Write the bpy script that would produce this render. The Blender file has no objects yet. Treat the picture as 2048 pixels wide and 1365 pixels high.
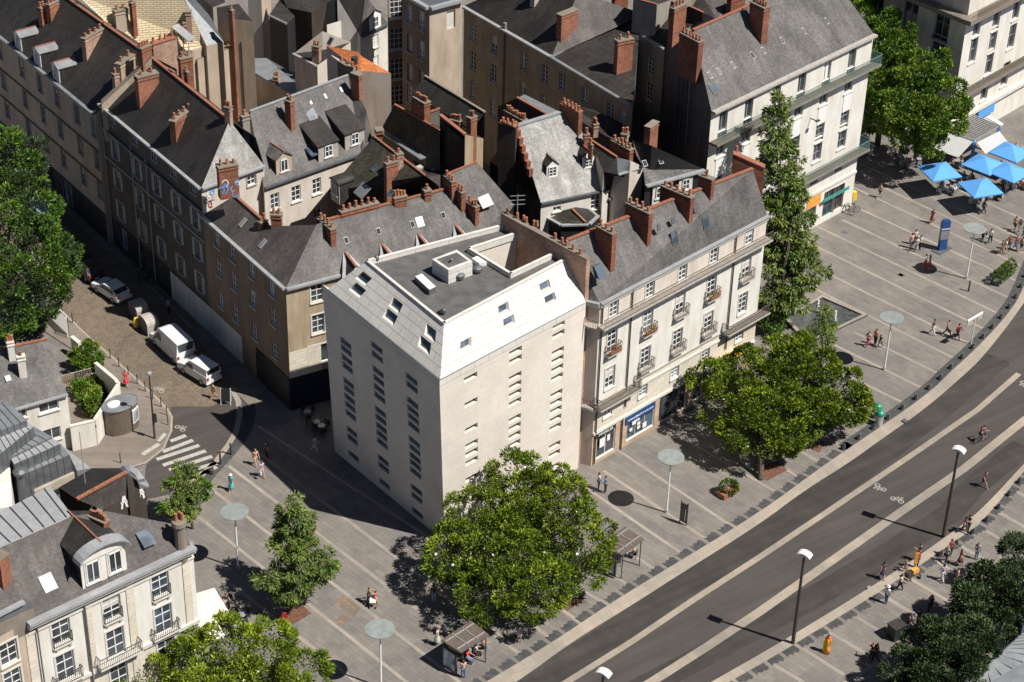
import bpy, bmesh, math, random
import numpy as np
from mathutils import Vector
random.seed(7)
RNG = np.random.default_rng(11)
SC = bpy.context.scene
COL = SC.collection

# ---------------------------------------------------------------- camera
FPX, PITCH, ROLL = 4100.0, 0.58355, 0.02769
CAMZ, CAMY = 104.0, -156.0
cp, sp, cr, sr = math.cos(PITCH), math.sin(PITCH), math.cos(ROLL), math.sin(ROLL)
F_ = np.array([0, cp, -sp]); _r = np.array([1., 0, 0]); _u = np.array([0, sp, cp])
R_ = cr * _r + sr * _u; U_ = -sr * _r + cr * _u
CAM = np.array([0, CAMY, CAMZ])
cam = bpy.data.cameras.new('camera'); camo = bpy.data.objects.new('camera', cam); COL.objects.link(camo)
from mathutils import Matrix
M = Matrix(((R_[0], U_[0], -F_[0], CAM[0]), (R_[1], U_[1], -F_[1], CAM[1]), (R_[2], U_[2], -F_[2], CAM[2]), (0, 0, 0, 1)))
camo.matrix_world = M
cam.sensor_fit = 'HORIZONTAL'; cam.sensor_width = 36.0; cam.lens = 36.0 * FPX / 2048.0
cam.clip_start = 1; cam.clip_end = 3000
SC.camera = camo

# ---------------------------------------------------------------- light
SUN_EL = math.radians(54.2); SUN_AZ = math.radians(-25.1)      # direction towards the sun, in the xy plane
world = bpy.data.worlds.new('World'); SC.world = world; world.use_nodes = True
nt = world.node_tree; bg = nt.nodes['Background']
sky = nt.nodes.new('ShaderNodeTexSky'); sky.sky_type = 'NISHITA'; sky.sun_disc = False
sky.air_density = 0.5; sky.dust_density = 0.3; sky.sun_elevation = SUN_EL; sky.sun_rotation = math.pi / 2 - SUN_AZ
nt.links.new(sky.outputs[0], bg.inputs[0]); bg.inputs[1].default_value = 0.05
sl = bpy.data.lights.new('sun', 'SUN'); sl.energy = 5.0; sl.angle = math.radians(0.5); sl.color = (1.0, 0.955, 0.88)
so = bpy.data.objects.new('sun', sl); COL.objects.link(so)
sd = Vector((math.cos(SUN_EL) * math.cos(SUN_AZ), math.cos(SUN_EL) * math.sin(SUN_AZ), math.sin(SUN_EL)))
so.rotation_euler = sd.to_track_quat('Z', 'Y').to_euler(); so.location = (60, -30, 120)
SC.view_settings.view_transform = 'Standard'; SC.view_settings.look = 'None'
SC.view_settings.gamma = 1.0; SC.view_settings.use_curve_mapping = False
SC.view_settings.exposure = 0.40
SC.cycles.max_bounces = 5; SC.cycles.diffuse_bounces = 2; SC.cycles.transparent_max_bounces = 8

# ---------------------------------------------------------------- survey points -> world points
TX = dict(zip('ABCDEFGHIJKLMNOP', [(x, y) for y in (0, 330, 670, 1010) for x in (0, 500, 1000, 1500)]))
TS = {k: (3.737 if k in 'DHLP' else 3.844 if k in 'MNO' else 3.9) for k in TX}
TX.update(Q=(640, 430), R=(1000, 180), S=(620, 130), T=(60, 320), U=(1700, 200), V=(1600, 380), W=(1750, 550), X=(1150, 900), Y=(380, 900), Z=(600, 1100), a=(1560, 1120))
TS.update(Q=3.657, R=4.876, S=4.876, T=4.876, U=5.687, V=6.827, W=6.825, X=6.827, Y=6.827, Z=6.827, a=6.827)
def q(s):
    if not isinstance(s, str): return s
    x, y = map(float, s[1:].split(','))
    ox, oy = TX[s[0]]; k = TS[s[0]]
    return ox + x / k, oy + y / k
def ray(s):
    x, y = q(s); return F_ * FPX + R_ * (x - 1024) - U_ * (y - 682.5)
def g(s, z=0.0):
    d = ray(s); return CAM + d * ((z - CAMZ) / d[2])
def onplane(s, p0, n):
    d = ray(s); return CAM + d * (np.dot(np.asarray(p0) - CAM, n) / np.dot(d, n))
def proj(X):
    d = np.asarray(X, float) - CAM; z = d @ F_
    return 1024 + FPX * (d @ R_) / z, 682.5 - FPX * (d @ U_) / z
def nrm(v):
    v = np.asarray(v, float); return v / (np.linalg.norm(v) + 1e-12)

# ---------------------------------------------------------------- materials
MATS = {}
def _new(name):
    m = bpy.data.materials.new(name); m.use_nodes = True; MATS[name] = m
    t = m.node_tree; b = t.nodes['Principled BSDF']; return m, t, b
def _coords(t, rot=0.0):
    """horizontal-run / height coordinates of whatever face is shaded"""
    geo = t.nodes.new('ShaderNodeNewGeometry')
    cr_ = t.nodes.new('ShaderNodeVectorMath'); cr_.operation = 'CROSS_PRODUCT'
    t.links.new(geo.outputs['True Normal'], cr_.inputs[0]); cr_.inputs[1].default_value = (0.001, 0, 1)
    nn = t.nodes.new('ShaderNodeVectorMath'); nn.operation = 'NORMALIZE'; t.links.new(cr_.outputs[0], nn.inputs[0])
    dt = t.nodes.new('ShaderNodeVectorMath'); dt.operation = 'DOT_PRODUCT'
    t.links.new(geo.outputs['Position'], dt.inputs[0]); t.links.new(nn.outputs[0], dt.inputs[1])
    sx = t.nodes.new('ShaderNodeSeparateXYZ'); t.links.new(geo.outputs['Position'], sx.inputs[0])
    cb = t.nodes.new('ShaderNodeCombineXYZ'); t.links.new(dt.outputs['Value'], cb.inputs[0]); t.links.new(sx.outputs[2], cb.inputs[1])
    return geo, cb
def _mix(t, fac, a, b, kind='MIX'):
    n = t.nodes.new('ShaderNodeMix'); n.data_type = 'RGBA'; n.blend_type = kind
    if isinstance(fac, (int, float)): n.inputs[0].default_value = fac
    else: t.links.new(fac, n.inputs[0])
    for i, v in ((6, a), (7, b)):
        if isinstance(v, tuple): n.inputs[i].default_value = (*v, 1) if len(v) == 3 else v
        else: t.links.new(v, n.inputs[i])
    return n.outputs[2]
def _noise(t, vec, scale, detail=4.0, rough=0.6):
    n = t.nodes.new('ShaderNodeTexNoise'); n.inputs['Scale'].default_value = scale; n.inputs['Detail'].default_value = detail
    n.inputs['Roughness'].default_value = rough
    if vec is not None: t.links.new(vec, n.inputs['Vector'])
    return n.outputs['Fac']
def _ramp(t, fac, a, b):
    n = t.nodes.new('ShaderNodeMapRange'); n.inputs[1].default_value = a; n.inputs[2].default_value = b
    t.links.new(fac, n.inputs[0]); return n.outputs[0]
def m_plain(name, c, rough=0.7, metal=0.0, var=0.15, scale=3.0, spec=0.5):
    m, t, b = _new(name)
    geo = t.nodes.new('ShaderNodeNewGeometry')
    f = _ramp(t, _noise(t, geo.outputs['Position'], scale), 0.3, 0.7)
    c2 = tuple(x * (1 - var * 1.6) for x in c); c3 = tuple(min(1, x * (1 + var)) for x in c)
    t.links.new(_mix(t, f, c2, c3), b.inputs['Base Color'])
    b.inputs['Roughness'].default_value = rough; b.inputs['Metallic'].default_value = metal
    b.inputs['Specular IOR Level'].default_value = spec
    return m
def m_course(name, c, mortar, bw, bh, msize=0.015, var=0.25, stain=0.25, rough=0.8, off=0.5, spec=0.3, bump=0.0):
    """courses of brick, slate, tile or stone laid level on any face"""
    m, t, b = _new(name); geo, cb = _coords(t)
    br = t.nodes.new('ShaderNodeTexBrick'); t.links.new(cb.outputs[0], br.inputs['Vector'])
    br.inputs['Scale'].default_value = 1.0; br.inputs['Brick Width'].default_value = bw; br.inputs['Row Height'].default_value = bh
    br.inputs['Mortar Size'].default_value = msize; br.offset = off
    br.inputs['Color1'].default_value = (*[x * (1 - var) for x in c], 1); br.inputs['Color2'].default_value = (*[x * (1 + var) for x in c], 1)
    br.inputs['Mortar'].default_value = (*mortar, 1)
    n1 = _ramp(t, _noise(t, geo.outputs['Position'], 0.35, 6.0, 0.65), 0.35, 0.68)
    n2 = _ramp(t, _noise(t, geo.outputs['Position'], 4.5, 5.0, 0.7), 0.3, 0.72)
    x = _mix(t, n1, (1 - stain,) * 3, (1 + stain * .6,) * 3); y = _mix(t, n2, (1 - stain * .8,) * 3, (1 + stain * .8,) * 3)
    cc = _mix(t, 1.0, br.outputs['Color'], x, 'MULTIPLY'); cc = _mix(t, 1.0, cc, y, 'MULTIPLY')
    if 'slate' in name:
        mp = t.nodes.new('ShaderNodeMapping'); t.links.new(cb.outputs[0], mp.inputs[0]); mp.inputs['Scale'].default_value = (1.3, 0.3, 1)
        cc = _mix(t, 1.0, cc, _mix(t, _ramp(t, _noise(t, mp.outputs[0], 1.0, 6, .7), .35, .7), (.78,) * 3, (1.3, 1.27, 1.22)), 'MULTIPLY')
        cc = _mix(t, _ramp(t, _noise(t, geo.outputs['Position'], 1.6, 7, .75), .60, .74), cc, tuple(min(1, v * 1.75) for v in c))
    t.links.new(cc, b.inputs['Base Color']); b.inputs['Roughness'].default_value = rough; b.inputs['Specular IOR Level'].default_value = spec
    if bump:
        bp = t.nodes.new('ShaderNodeBump'); bp.inputs['Strength'].default_value = bump; bp.inputs['Distance'].default_value = 0.02
        t.links.new(br.outputs['Fac'], bp.inputs['Height']); bp.invert = True; t.links.new(bp.outputs[0], b.inputs['Normal'])
    return m
def m_wall(name, c, stain=0.2, streak=0.12, rough=0.9, tint=(0.8, 0.74, 0.66)):
    """rendered wall with soft patches and vertical streaks of dirt"""
    m, t, b = _new(name); geo, cb = _coords(t)
    mp = t.nodes.new('ShaderNodeMapping'); t.links.new(cb.outputs[0], mp.inputs[0]); mp.inputs['Scale'].default_value = (1.1, 0.22, 1)
    st = _ramp(t, _noise(t, mp.outputs[0], 1.0, 5, 0.65), 0.42, 0.75)
    pt = _ramp(t, _noise(t, geo.outputs['Position'], 0.45, 6, 0.6), 0.35, 0.7)
    fine = _ramp(t, _noise(t, geo.outputs['Position'], 9.0, 3, 0.6), 0.2, 0.8)
    a = _mix(t, pt, tuple(x * (1 - stain) for x in c), c)
    a = _mix(t, st, a, tuple(x * (1 - streak * 1.1) * k for x, k in zip(c, tint)))
    n = t.nodes.new('ShaderNodeMath'); n.operation = 'MULTIPLY'
    a = _mix(t, 1.0, a, _mix(t, fine, (.93,) * 3, (1.04,) * 3), 'MULTIPLY')
    t.links.new(a, b.inputs['Base Color']); b.inputs['Roughness'].default_value = rough; b.inputs['Specular IOR Level'].default_value = 0.2
    return m
def m_ground(name, c, bw, bh, rot, mortar=0.8, var=0.12, stain=0.2, msize=0.02, rough=0.85, big=0.12, off=0.5, warm=None, off_vec=(0, 0)):
    """paving laid flat, courses turned to rot"""
    m, t, b = _new(name); geo = t.nodes.new('ShaderNodeNewGeometry')
    mp = t.nodes.new('ShaderNodeMapping'); t.links.new(geo.outputs['Position'], mp.inputs[0]); mp.inputs['Rotation'].default_value = (0, 0, -rot)
    br = t.nodes.new('ShaderNodeTexBrick'); t.links.new(mp.outputs[0], br.inputs['Vector'])
    br.inputs['Scale'].default_value = 1.0; br.inputs['Brick Width'].default_value = bw; br.inputs['Row Height'].default_value = bh; br.inputs['Mortar Size'].default_value = msize
    br.offset = off
    br.inputs['Color1'].default_value = (*[x * (1 - var) for x in c], 1); br.inputs['Color2'].default_value = (*[x * (1 + var) for x in c], 1)
    br.inputs['Mortar'].default_value = (*[x * mortar for x in c], 1)
    n1 = _ramp(t, _noise(t, geo.outputs['Position'], big, 7.0, 0.62), 0.33, 0.68)
    n2 = _ramp(t, _noise(t, geo.outputs['Position'], 1.3, 6.0, 0.7), 0.3, 0.7)
    w = warm or (1.05, 1.0, 0.95)
    x = _mix(t, n1, tuple((1 - stain) for k in range(3)), tuple((1 + stain * .5) * k for k in w)); y = _mix(t, n2, (1 - stain * .55,) * 3, (1 + stain * .45,) * 3)
    cc = _mix(t, 1.0, br.outputs['Color'], x, 'MULTIPLY'); cc = _mix(t, 1.0, cc, y, 'MULTIPLY')
    if bw > 30:      # tyre wear drawn out along the carriageway
        mp2 = t.nodes.new('ShaderNodeMapping'); t.links.new(geo.outputs['Position'], mp2.inputs[0]); mp2.inputs['Rotation'].default_value = (0, 0, -rot); mp3 = t.nodes.new('ShaderNodeMapping'); t.links.new(mp2.outputs[0], mp3.inputs[0]); mp3.inputs['Scale'].default_value = (.05, 1.1, 1)
        cc = _mix(t, 1.0, cc, _mix(t, _ramp(t, _noise(t, mp3.outputs[0], 1.0, 5, .6), .35, .65), (.84,) * 3, (1.12,) * 3), 'MULTIPLY')
    else:            # panels of slabs laid from different batches
        b2 = t.nodes.new('ShaderNodeTexBrick'); t.links.new(mp.outputs[0], b2.inputs['Vector']); b2.inputs['Scale'].default_value = 1.0; b2.inputs['Brick Width'].default_value = bw * 3.1; b2.inputs['Row Height'].default_value = bh * 4.3; b2.inputs['Mortar Size'].default_value = 0
        b2.inputs['Color1'].default_value = (.88, .88, .9, 1); b2.inputs['Color2'].default_value = (1.08, 1.07, 1.04, 1); cc = _mix(t, .8, cc, b2.outputs['Color'], 'MULTIPLY')
    # small dark spots: gum, oil, drips
    sp_ = _ramp(t, _noise(t, geo.outputs['Position'], 2.6, 2.0, 0.5), 0.70, 0.78)
    cc = _mix(t, sp_, cc, tuple(v * 0.55 for v in c))
    t.links.new(cc, b.inputs['Base Color']); b.inputs['Roughness'].default_value = rough; b.inputs['Specular IOR Level'].default_value = 0.25
    return m
def m_leaf(name, c, rough=0.5, var=0.35, trans=0.0):
    m, t, b = _new(name); geo = t.nodes.new('ShaderNodeNewGeometry')
    f = _ramp(t, _noise(t, geo.outputs['Position'], 0.9, 4), 0.3, 0.7); h = geo.outputs['Random Per Island']
    a = _mix(t, f, tuple(x * (1 - var) for x in c), tuple(x * (1 + var) for x in c))
    a = _mix(t, h, a, (c[0] * 1.9, c[1] * 1.55, c[2] * 1.0)) if False else a
    n = t.nodes.new('ShaderNodeMapRange'); t.links.new(h, n.inputs[0]); n.inputs[3].default_value = 0.6; n.inputs[4].default_value = 1.5
    vm = t.nodes.new('ShaderNodeVectorMath'); vm.operation = 'SCALE'; t.links.new(a, vm.inputs[0]); t.links.new(n.outputs[0], vm.inputs['Scale'])
    t.links.new(vm.outputs[0], b.inputs['Base Color']); b.inputs['Roughness'].default_value = rough
    b.inputs['Specular IOR Level'].default_value = 0.3
    return m
def m_glass(name, c=(0.03, 0.035, 0.04), rough=0.08):
    m, t, b = _new(name); geo = t.nodes.new('ShaderNodeNewGeometry')
    f = _ramp(t, _noise(t, geo.outputs['Position'], 0.8, 1), 0.45, 0.6)
    t.links.new(_mix(t, f, c, tuple(x * 2.2 for x in c)), b.inputs['Base Color']); b.inputs['Roughness'].default_value = rough
    b.inputs['Specular IOR Level'].default_value = 0.6
    return m

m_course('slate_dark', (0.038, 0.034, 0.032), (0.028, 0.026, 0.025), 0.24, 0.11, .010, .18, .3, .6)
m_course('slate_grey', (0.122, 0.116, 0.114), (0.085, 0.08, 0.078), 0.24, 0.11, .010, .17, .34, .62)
m_course('slate_brown', (0.092, 0.081, 0.076), (0.07, 0.064, 0.06), 0.24, 0.11, .010, .18, .36, .65)
m_course('slate_pale', (0.34, 0.34, 0.33), (0.24, 0.24, 0.23), 0.22, 0.11, .012, .12, .34, .7)
m_course('slate_moss', (0.055, 0.050, 0.037), (0.035, 0.033, 0.028), 0.30, 0.13, .012, .28, .4, .8)
m_course('brick', (0.30, 0.105, 0.062), (0.26, 0.15, 0.1), 0.24, 0.075, .012, .28, .35, .85)
m_course('brick_dark', (0.27, 0.085, 0.045), (0.18, 0.11, 0.08), 0.24, 0.075, .012, .3, .4, .85)
m_course('brick_pale', (0.42, 0.24, 0.17), (0.36, 0.28, 0.22), 0.24, 0.075, .014, .25, .35, .9)
m_course('clay_roof', (0.52, 0.17, 0.055), (0.3, 0.1, 0.04), 0.22, 0.2, .012, .2, .25, .8)
m_course('batten_roof', (0.60, 0.50, 0.34), (0.30, 0.24, 0.15), .7, 0.2, .035, .08, .15, .8)
m_plain('clay', (0.29, 0.115, 0.065), .8, var=.25, scale=5)
m_plain('pot', (0.36, 0.15, 0.08), .8, var=.3, scale=4)
m_wall('cap', (0.27, 0.235, 0.195), .3)
m_plain('zinc', (0.27, 0.285, 0.30), .45, .35, var=.14, scale=1.2)
m_plain('zinc_pale', (0.38, 0.39, 0.40), .5, .25, var=.1, scale=1.5)
m_plain('zinc_dark', (0.14, 0.15, 0.16), .45, .35, var=.15, scale=1.4)
m_plain('lead', (0.13, 0.14, 0.15), .5, .3)
m_course('white_stone', (0.68, 0.62, 0.55), (0.61, 0.545, 0.465), 1.5, 0.62, .012, .022, .09, .85)
m_course('white_panel', (0.63, 0.60, 0.555), (0.36, 0.34, 0.31), 1.5, 0.55, .022, .025, .07, .8)
m_wall('cream', (0.73, 0.715, 0.665), .09, .03)
m_course('cream_stone', (0.66, 0.60, 0.50), (0.50, 0.44, 0.36), 0.9, 0.34, .014, .06, .14, .9)
m_course('tan_stone', (0.50, 0.37, 0.26), (0.37, 0.27, 0.19), 0.8, 0.30, .014, .12, .2, .9)
m_wall('pinkish', (0.60, 0.51, 0.44), .12, .1)
m_wall('brown_wall', (0.30, 0.22, 0.155), .2, .16)
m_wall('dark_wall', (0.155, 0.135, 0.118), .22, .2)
m_wall('grey_wall', (0.36, 0.33, 0.30), .2, .2)
m_wall('beige_wall', (0.52, 0.43, 0.34), .15, .14)
m_wall('ochre_wall', (0.46, 0.37, 0.26), .22, .2)
m_wall('pale_wall', (0.66, 0.60, 0.54), .12, .12)
m_wall('house_white', (0.72, 0.695, 0.64), .08, .06)
m_wall('soot_wall', (0.075, 0.062, 0.053), .3, .3)  # near-black walls: dark ground floors, and gables with their shade put into the colour
m_wall('concrete_stain', (0.30, 0.27, 0.24), .35, .35)
m_plain('trim', (0.60, 0.575, 0.52), .8, var=.08)
m_plain('trim_dim', (0.40, 0.37, 0.33), .8, var=.12)
m_plain('frame_white', (0.76, 0.76, 0.74), .5, var=.04)
m_plain('frame_grey', (0.34, 0.36, 0.37), .5, var=.06)
m_plain('frame_blue', (0.30, 0.38, 0.47), .5, var=.06)
m_glass('glass'); m_glass('glass_pale', (0.16, 0.17, 0.175), .12); m_glass('glass_blue', (0.04, 0.055, 0.075), .3)
m_plain('curtain', (0.52, 0.5, 0.47), .9, var=.1, scale=6)
m_plain('black', (0.018, 0.018, 0.02), .5); m_plain('iron', (0.045, 0.042, 0.04), .5); m_plain('rust_iron', (0.12, 0.085, 0.065), .7)
m_plain('dark_hole', (0.02, 0.02, 0.022), .8)
m_plain('teal', (0.05, 0.27, 0.25), .5); m_plain('teal_rail', (0.13, 0.24, 0.235), .55)
m_plain('membrane', (0.105, 0.102, 0.10), .8, var=.22, scale=.9)
m_plain('steel', (0.52, 0.53, 0.54), .35, .5, var=.08); m_plain('white_paint', (0.78, 0.78, 0.77), .35, var=.03)
m_plain('disc', (0.25, 0.275, 0.27), .25, var=.12, scale=2.0)
m_plain('blue', (0.02, 0.07, 0.22), .4); m_plain('navy_shaded', (0.006, 0.014, 0.035), .5); m_plain('paint_worn', (0.42, 0.40, 0.37), .8, var=.2, scale=5); m_plain('orange', (0.75, 0.33, 0.06), .6); m_plain('yellow', (0.75, 0.52, 0.03), .5)
m_plain('green_paint', (0.02, 0.25, 0.15), .4); m_plain('lime', (0.12, 0.5, 0.05), .6); m_plain('red', (0.5, 0.03, 0.03), .6)
m_plain('umbrella_blue', (0.10, 0.33, 0.72), .75, var=.05); m_plain('awning_grey', (0.44, 0.44, 0.44), .8, var=.06); m_plain('awning_cream', (0.76, 0.71, 0.6), .8, var=.04)
m_plain('bark', (0.10, 0.075, 0.055), .9, var=.3, scale=6); m_plain('soil', (0.16, 0.075, 0.045), 1, var=.5, scale=9); m_plain('wood', (0.24, 0.15, 0.08), .8, var=.2)
m_plain('skin', (0.48, 0.28, 0.2), .6, var=.05); m_plain('skin_dark', (0.16, 0.085, 0.05), .6, var=.05)
m_plain('water', (0.075, 0.08, 0.075), .12, var=.3, scale=2); m_plain('foam', (0.85, 0.87, 0.88), .6)
m_plain('tyre', (0.02, 0.02, 0.02), .8); m_plain('lamp_red', (0.35, 0.02, 0.02), .3); m_plain('headlamp', (0.6, 0.62, 0.64), .15)
m_plain('car_white', (0.72, 0.73, 0.74), .22, var=.02, spec=.6); m_plain('car_black', (0.02, 0.021, 0.023), .25, spec=.6); m_plain('car_grey', (0.09, 0.09, 0.1), .25, spec=.6)

m_plain('bronze', (0.17, 0.135, 0.11), .5, .3, var=.12); m_plain('poster', (0.40, 0.50, 0.55), .4, var=.5, scale=1.5)

# ---------------------------------------------------------------- mesh helpers
def _mats(ms): return [MATS[x] for x in ms]
class MB:
    def __init__(s): s.v = []; s.f = []; s.m = []; s.names = []
    def mi(s, m):
        if m not in s.names: s.names.append(m)
        return s.names.index(m)
    def poly(s, pts, m):
        i = len(s.v); s.v += [tuple(map(float, p)) for p in pts]; s.f.append(tuple(range(i, i + len(pts)))); s.m.append(s.mi(m))
    def hexa(s, b, t, m, mt=None):
        """b, t: rings of n points (bottom, top)"""
        i = len(s.v); n = len(b); s.v += [tuple(map(float, p)) for p in b] + [tuple(map(float, p)) for p in t]
        k = s.mi(m); kt = s.mi(mt or m)
        s.f.append(tuple(i + n - 1 - j for j in range(n))); s.m.append(k)
        s.f.append(tuple(i + n + j for j in range(n))); s.m.append(kt)
        for j in range(n):
            a = (j + 1) % n; s.f.append((i + j, i + a, i + n + a, i + n + j)); s.m.append(k)
    def box(s, c, d, rz=0.0, m='trim', mt=None):
        """c = centre of the bottom face"""
        ca, sa = math.cos(rz), math.sin(rz); x, y = d[0] / 2, d[1] / 2
        r = [(c[0] + ca * a - sa * b, c[1] + sa * a + ca * b) for a, b in ((-x, -y), (x, -y), (x, y), (-x, y))]
        s.hexa([(*p, c[2]) for p in r], [(*p, c[2] + d[2]) for p in r], m, mt)
    def beam(s, p, q_, w, h, m, up=(0, 0, 1)):
        p = np.asarray(p, float); q_ = np.asarray(q_, float); d = nrm(q_ - p); upv = np.asarray(up, float)
        x = np.cross(d, upv)
        if np.linalg.norm(x) < 1e-4: x = np.cross(d, (1, 0, 0))
        x = nrm(x) * w / 2; y = nrm(np.cross(x, d)) * h / 2
        s.hexa([p - x - y, p + x - y, p + x + y, p - x + y], [q_ - x - y, q_ + x - y, q_ + x + y, q_ - x + y], m)
    def cyl(s, p, q_, r0, r1=None, n=8, m='steel', mt=None):
        r1 = r0 if r1 is None else r1; p = np.asarray(p, float); q_ = np.asarray(q_, float); d = nrm(q_ - p)
        x = nrm(np.cross(d, (0, 0, 1) if abs(d[2]) < .9 else (1, 0, 0))); y = np.cross(d, x)
        A = [2 * math.pi * k / n for k in range(n)]
        s.hexa([p + r0 * (x * math.cos(a) + y * math.sin(a)) for a in A], [q_ + r1 * (x * math.cos(a) + y * math.sin(a)) for a in A], m, mt)
    def lathe(s, c, prof, n=16, m='steel', sx=1.0, sy=1.0, rz=0.0):
        """prof: [(r, z, mat?)] from bottom to top"""
        i = len(s.v); ca, sa = math.cos(rz), math.sin(rz)
        for pr in prof:
            for k in range(n):
                a = 2 * math.pi * k / n; x, y = pr[0] * sx * math.cos(a), pr[0] * sy * math.sin(a)
                s.v.append((c[0] + ca * x - sa * y, c[1] + sa * x + ca * y, c[2] + pr[1]))
        for j in range(len(prof) - 1):
            mm = s.mi(prof[j][2] if len(prof[j]) > 2 else m)
            for k in range(n):
                a = (k + 1) % n; s.f.append((i + j * n + k, i + j * n + a, i + (j + 1) * n + a, i + (j + 1) * n + k)); s.m.append(mm)
        s.f.append(tuple(i + n - 1 - k for k in range(n))); s.m.append(s.mi(prof[0][2] if len(prof[0]) > 2 else m))
        s.f.append(tuple(i + (len(prof) - 1) * n + k for k in range(n))); s.m.append(s.mi(prof[-1][2] if len(prof[-1]) > 2 else m))
    def mesh(s, name, off=(0, 0, 0), fix=True, smooth=False):
        me = bpy.data.meshes.new(name); o = np.asarray(off, float)
        me.from_pydata([tuple(np.asarray(v) - o) for v in s.v], [], s.f)
        for n in s.names: me.materials.append(MATS[n])
        me.polygons.foreach_set('material_index', s.m)
        if fix:
            b = bmesh.new(); b.from_mesh(me); bmesh.ops.recalc_face_normals(b, faces=b.faces); b.to_mesh(me); b.free()
        if smooth: me.polygons.foreach_set('use_smooth', [True] * len(me.polygons))
        me.update(); return me
    def build(s, name, parent=None, fix=True, smooth=False, off=None):
        o_ = np.array(parent_world(parent)) if off is None else np.asarray(off, float)
        o = bpy.data.objects.new(name, s.mesh(name, o_, fix, smooth)); COL.objects.link(o)
        if parent: o.parent = parent
        elif off is not None: o.location = off
        return o
def parent_world(p):
    x = np.zeros(3)
    while p is not None: x = x + np.array(p.location); p = p.parent
    return x
def tag(o, label=None, cat=None, group=None, kind=None):
    if label: o['label'] = label
    if cat: o['category'] = cat
    if group: o['group'] = group
    if kind: o['kind'] = kind
    return o
def thing(name, label, cat, loc=(0, 0, 0), group=None):
    o = bpy.data.objects.new(name, None); COL.objects.link(o); o.location = tuple(map(float, loc)); o.empty_display_size = .5
    return tag(o, label, cat, group)
def inst(name, me, parent, loc, rz=0.0, scale=None):
    """a further object sharing mesh me, at world loc, under parent"""
    o = bpy.data.objects.new(name, me); COL.objects.link(o)
    if parent is not None: o.parent = parent; loc = np.asarray(loc, float) - parent_world(parent)
    o.location = tuple(map(float, loc)); o.rotation_euler = (0, 0, rz)
    if scale: o.scale = scale
    return o
def copy_tree(o, parent=None):
    c = o.copy(); COL.objects.link(c); c.parent = parent
    for ch in list(o.children): copy_tree(ch, c)
    return c
# ---------------------------------------------------------------- building helpers
Z3 = np.array([0, 0, 1.0])
def cluster(vals, tol):
    idx = sorted(range(len(vals)), key=lambda i: vals[i]); out = list(vals); grp = []
    for i in idx:
        if grp and vals[i] - vals[grp[-1]] > tol:
            mval = sum(vals[j] for j in grp) / len(grp)
            for j in grp: out[j] = mval
            grp = []
        grp.append(i)
    if grp:
        mval = sum(vals[j] for j in grp) / len(grp)
        for j in grp: out[j] = mval
    return out
def outward(b0, b1):
    d = np.asarray(b1, float) - np.asarray(b0, float); n = nrm(np.array([d[1], -d[0], 0])); mid = (np.asarray(b0) + np.asarray(b1)) / 2
    return n if np.dot(n, CAM - mid) > 0 else -n
def facade(mb, b0, b1, t0, t1, holes, m, depth=0.2, mrev=None):
    """one wall face with real openings; holes are (u0, u1, z0, z1)"""
    b0, b1, t0, t1 = (np.asarray(x, float) for x in (b0, b1, t0, t1)); L = np.linalg.norm((b1 - b0)[:2]); n = outward(b0, b1)
    zb, zt = b0[2], min(t0[2], t1[2]); ML = m if isinstance(m, list) else [(1e9, m)]; m = ML[-1][1]; mat = lambda z: next(k for h_, k in ML if z < h_)
    def pt(u, z, dd=0):
        s_ = u / L; k = (z - b0[2]) / max(1e-6, (t0[2] - b0[2])); p = (b0 * (1 - s_) + b1 * s_) * (1 - k) + (t0 * (1 - s_) + t1 * s_) * k
        return p - n * dd
    us = sorted(set([0.0, L] + [round(x, 3) for h in holes for x in h[:2] if 0 < x < L])); zs = sorted(set([zb, zt] + [round(x, 3) for h in holes for x in h[2:] if zb < x < zt] + [h_ for h_, _k in ML if zb < h_ < zt]))
    for i in range(len(us) - 1):
        for j in range(len(zs) - 1):
            uc, zc = (us[i] + us[i + 1]) / 2, (zs[j] + zs[j + 1]) / 2
            if any(h[0] < uc < h[1] and h[2] < zc < h[3] for h in holes): continue
            mb.poly([pt(us[i], zs[j]), pt(us[i + 1], zs[j]), pt(us[i + 1], zs[j + 1]), pt(us[i], zs[j + 1])], mat(zc))
    for (u0, u1, z0, z1) in holes:
        u0, u1, z0, z1 = max(0, u0), min(L, u1), max(zb, z0), min(zt, z1)
        c = [(u0, z0), (u1, z0), (u1, z1), (u0, z1)]
        for k in range(4):
            a, b_ = c[k], c[(k + 1) % 4]
            mb.poly([pt(*a), pt(*b_), pt(*b_, depth), pt(*a, depth)], mrev or m)
        mb.poly([pt(*c[0], depth), pt(*c[1], depth), pt(*c[2], depth), pt(*c[3], depth)], 'dark_hole')
    return n, L
WC = {}
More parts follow.
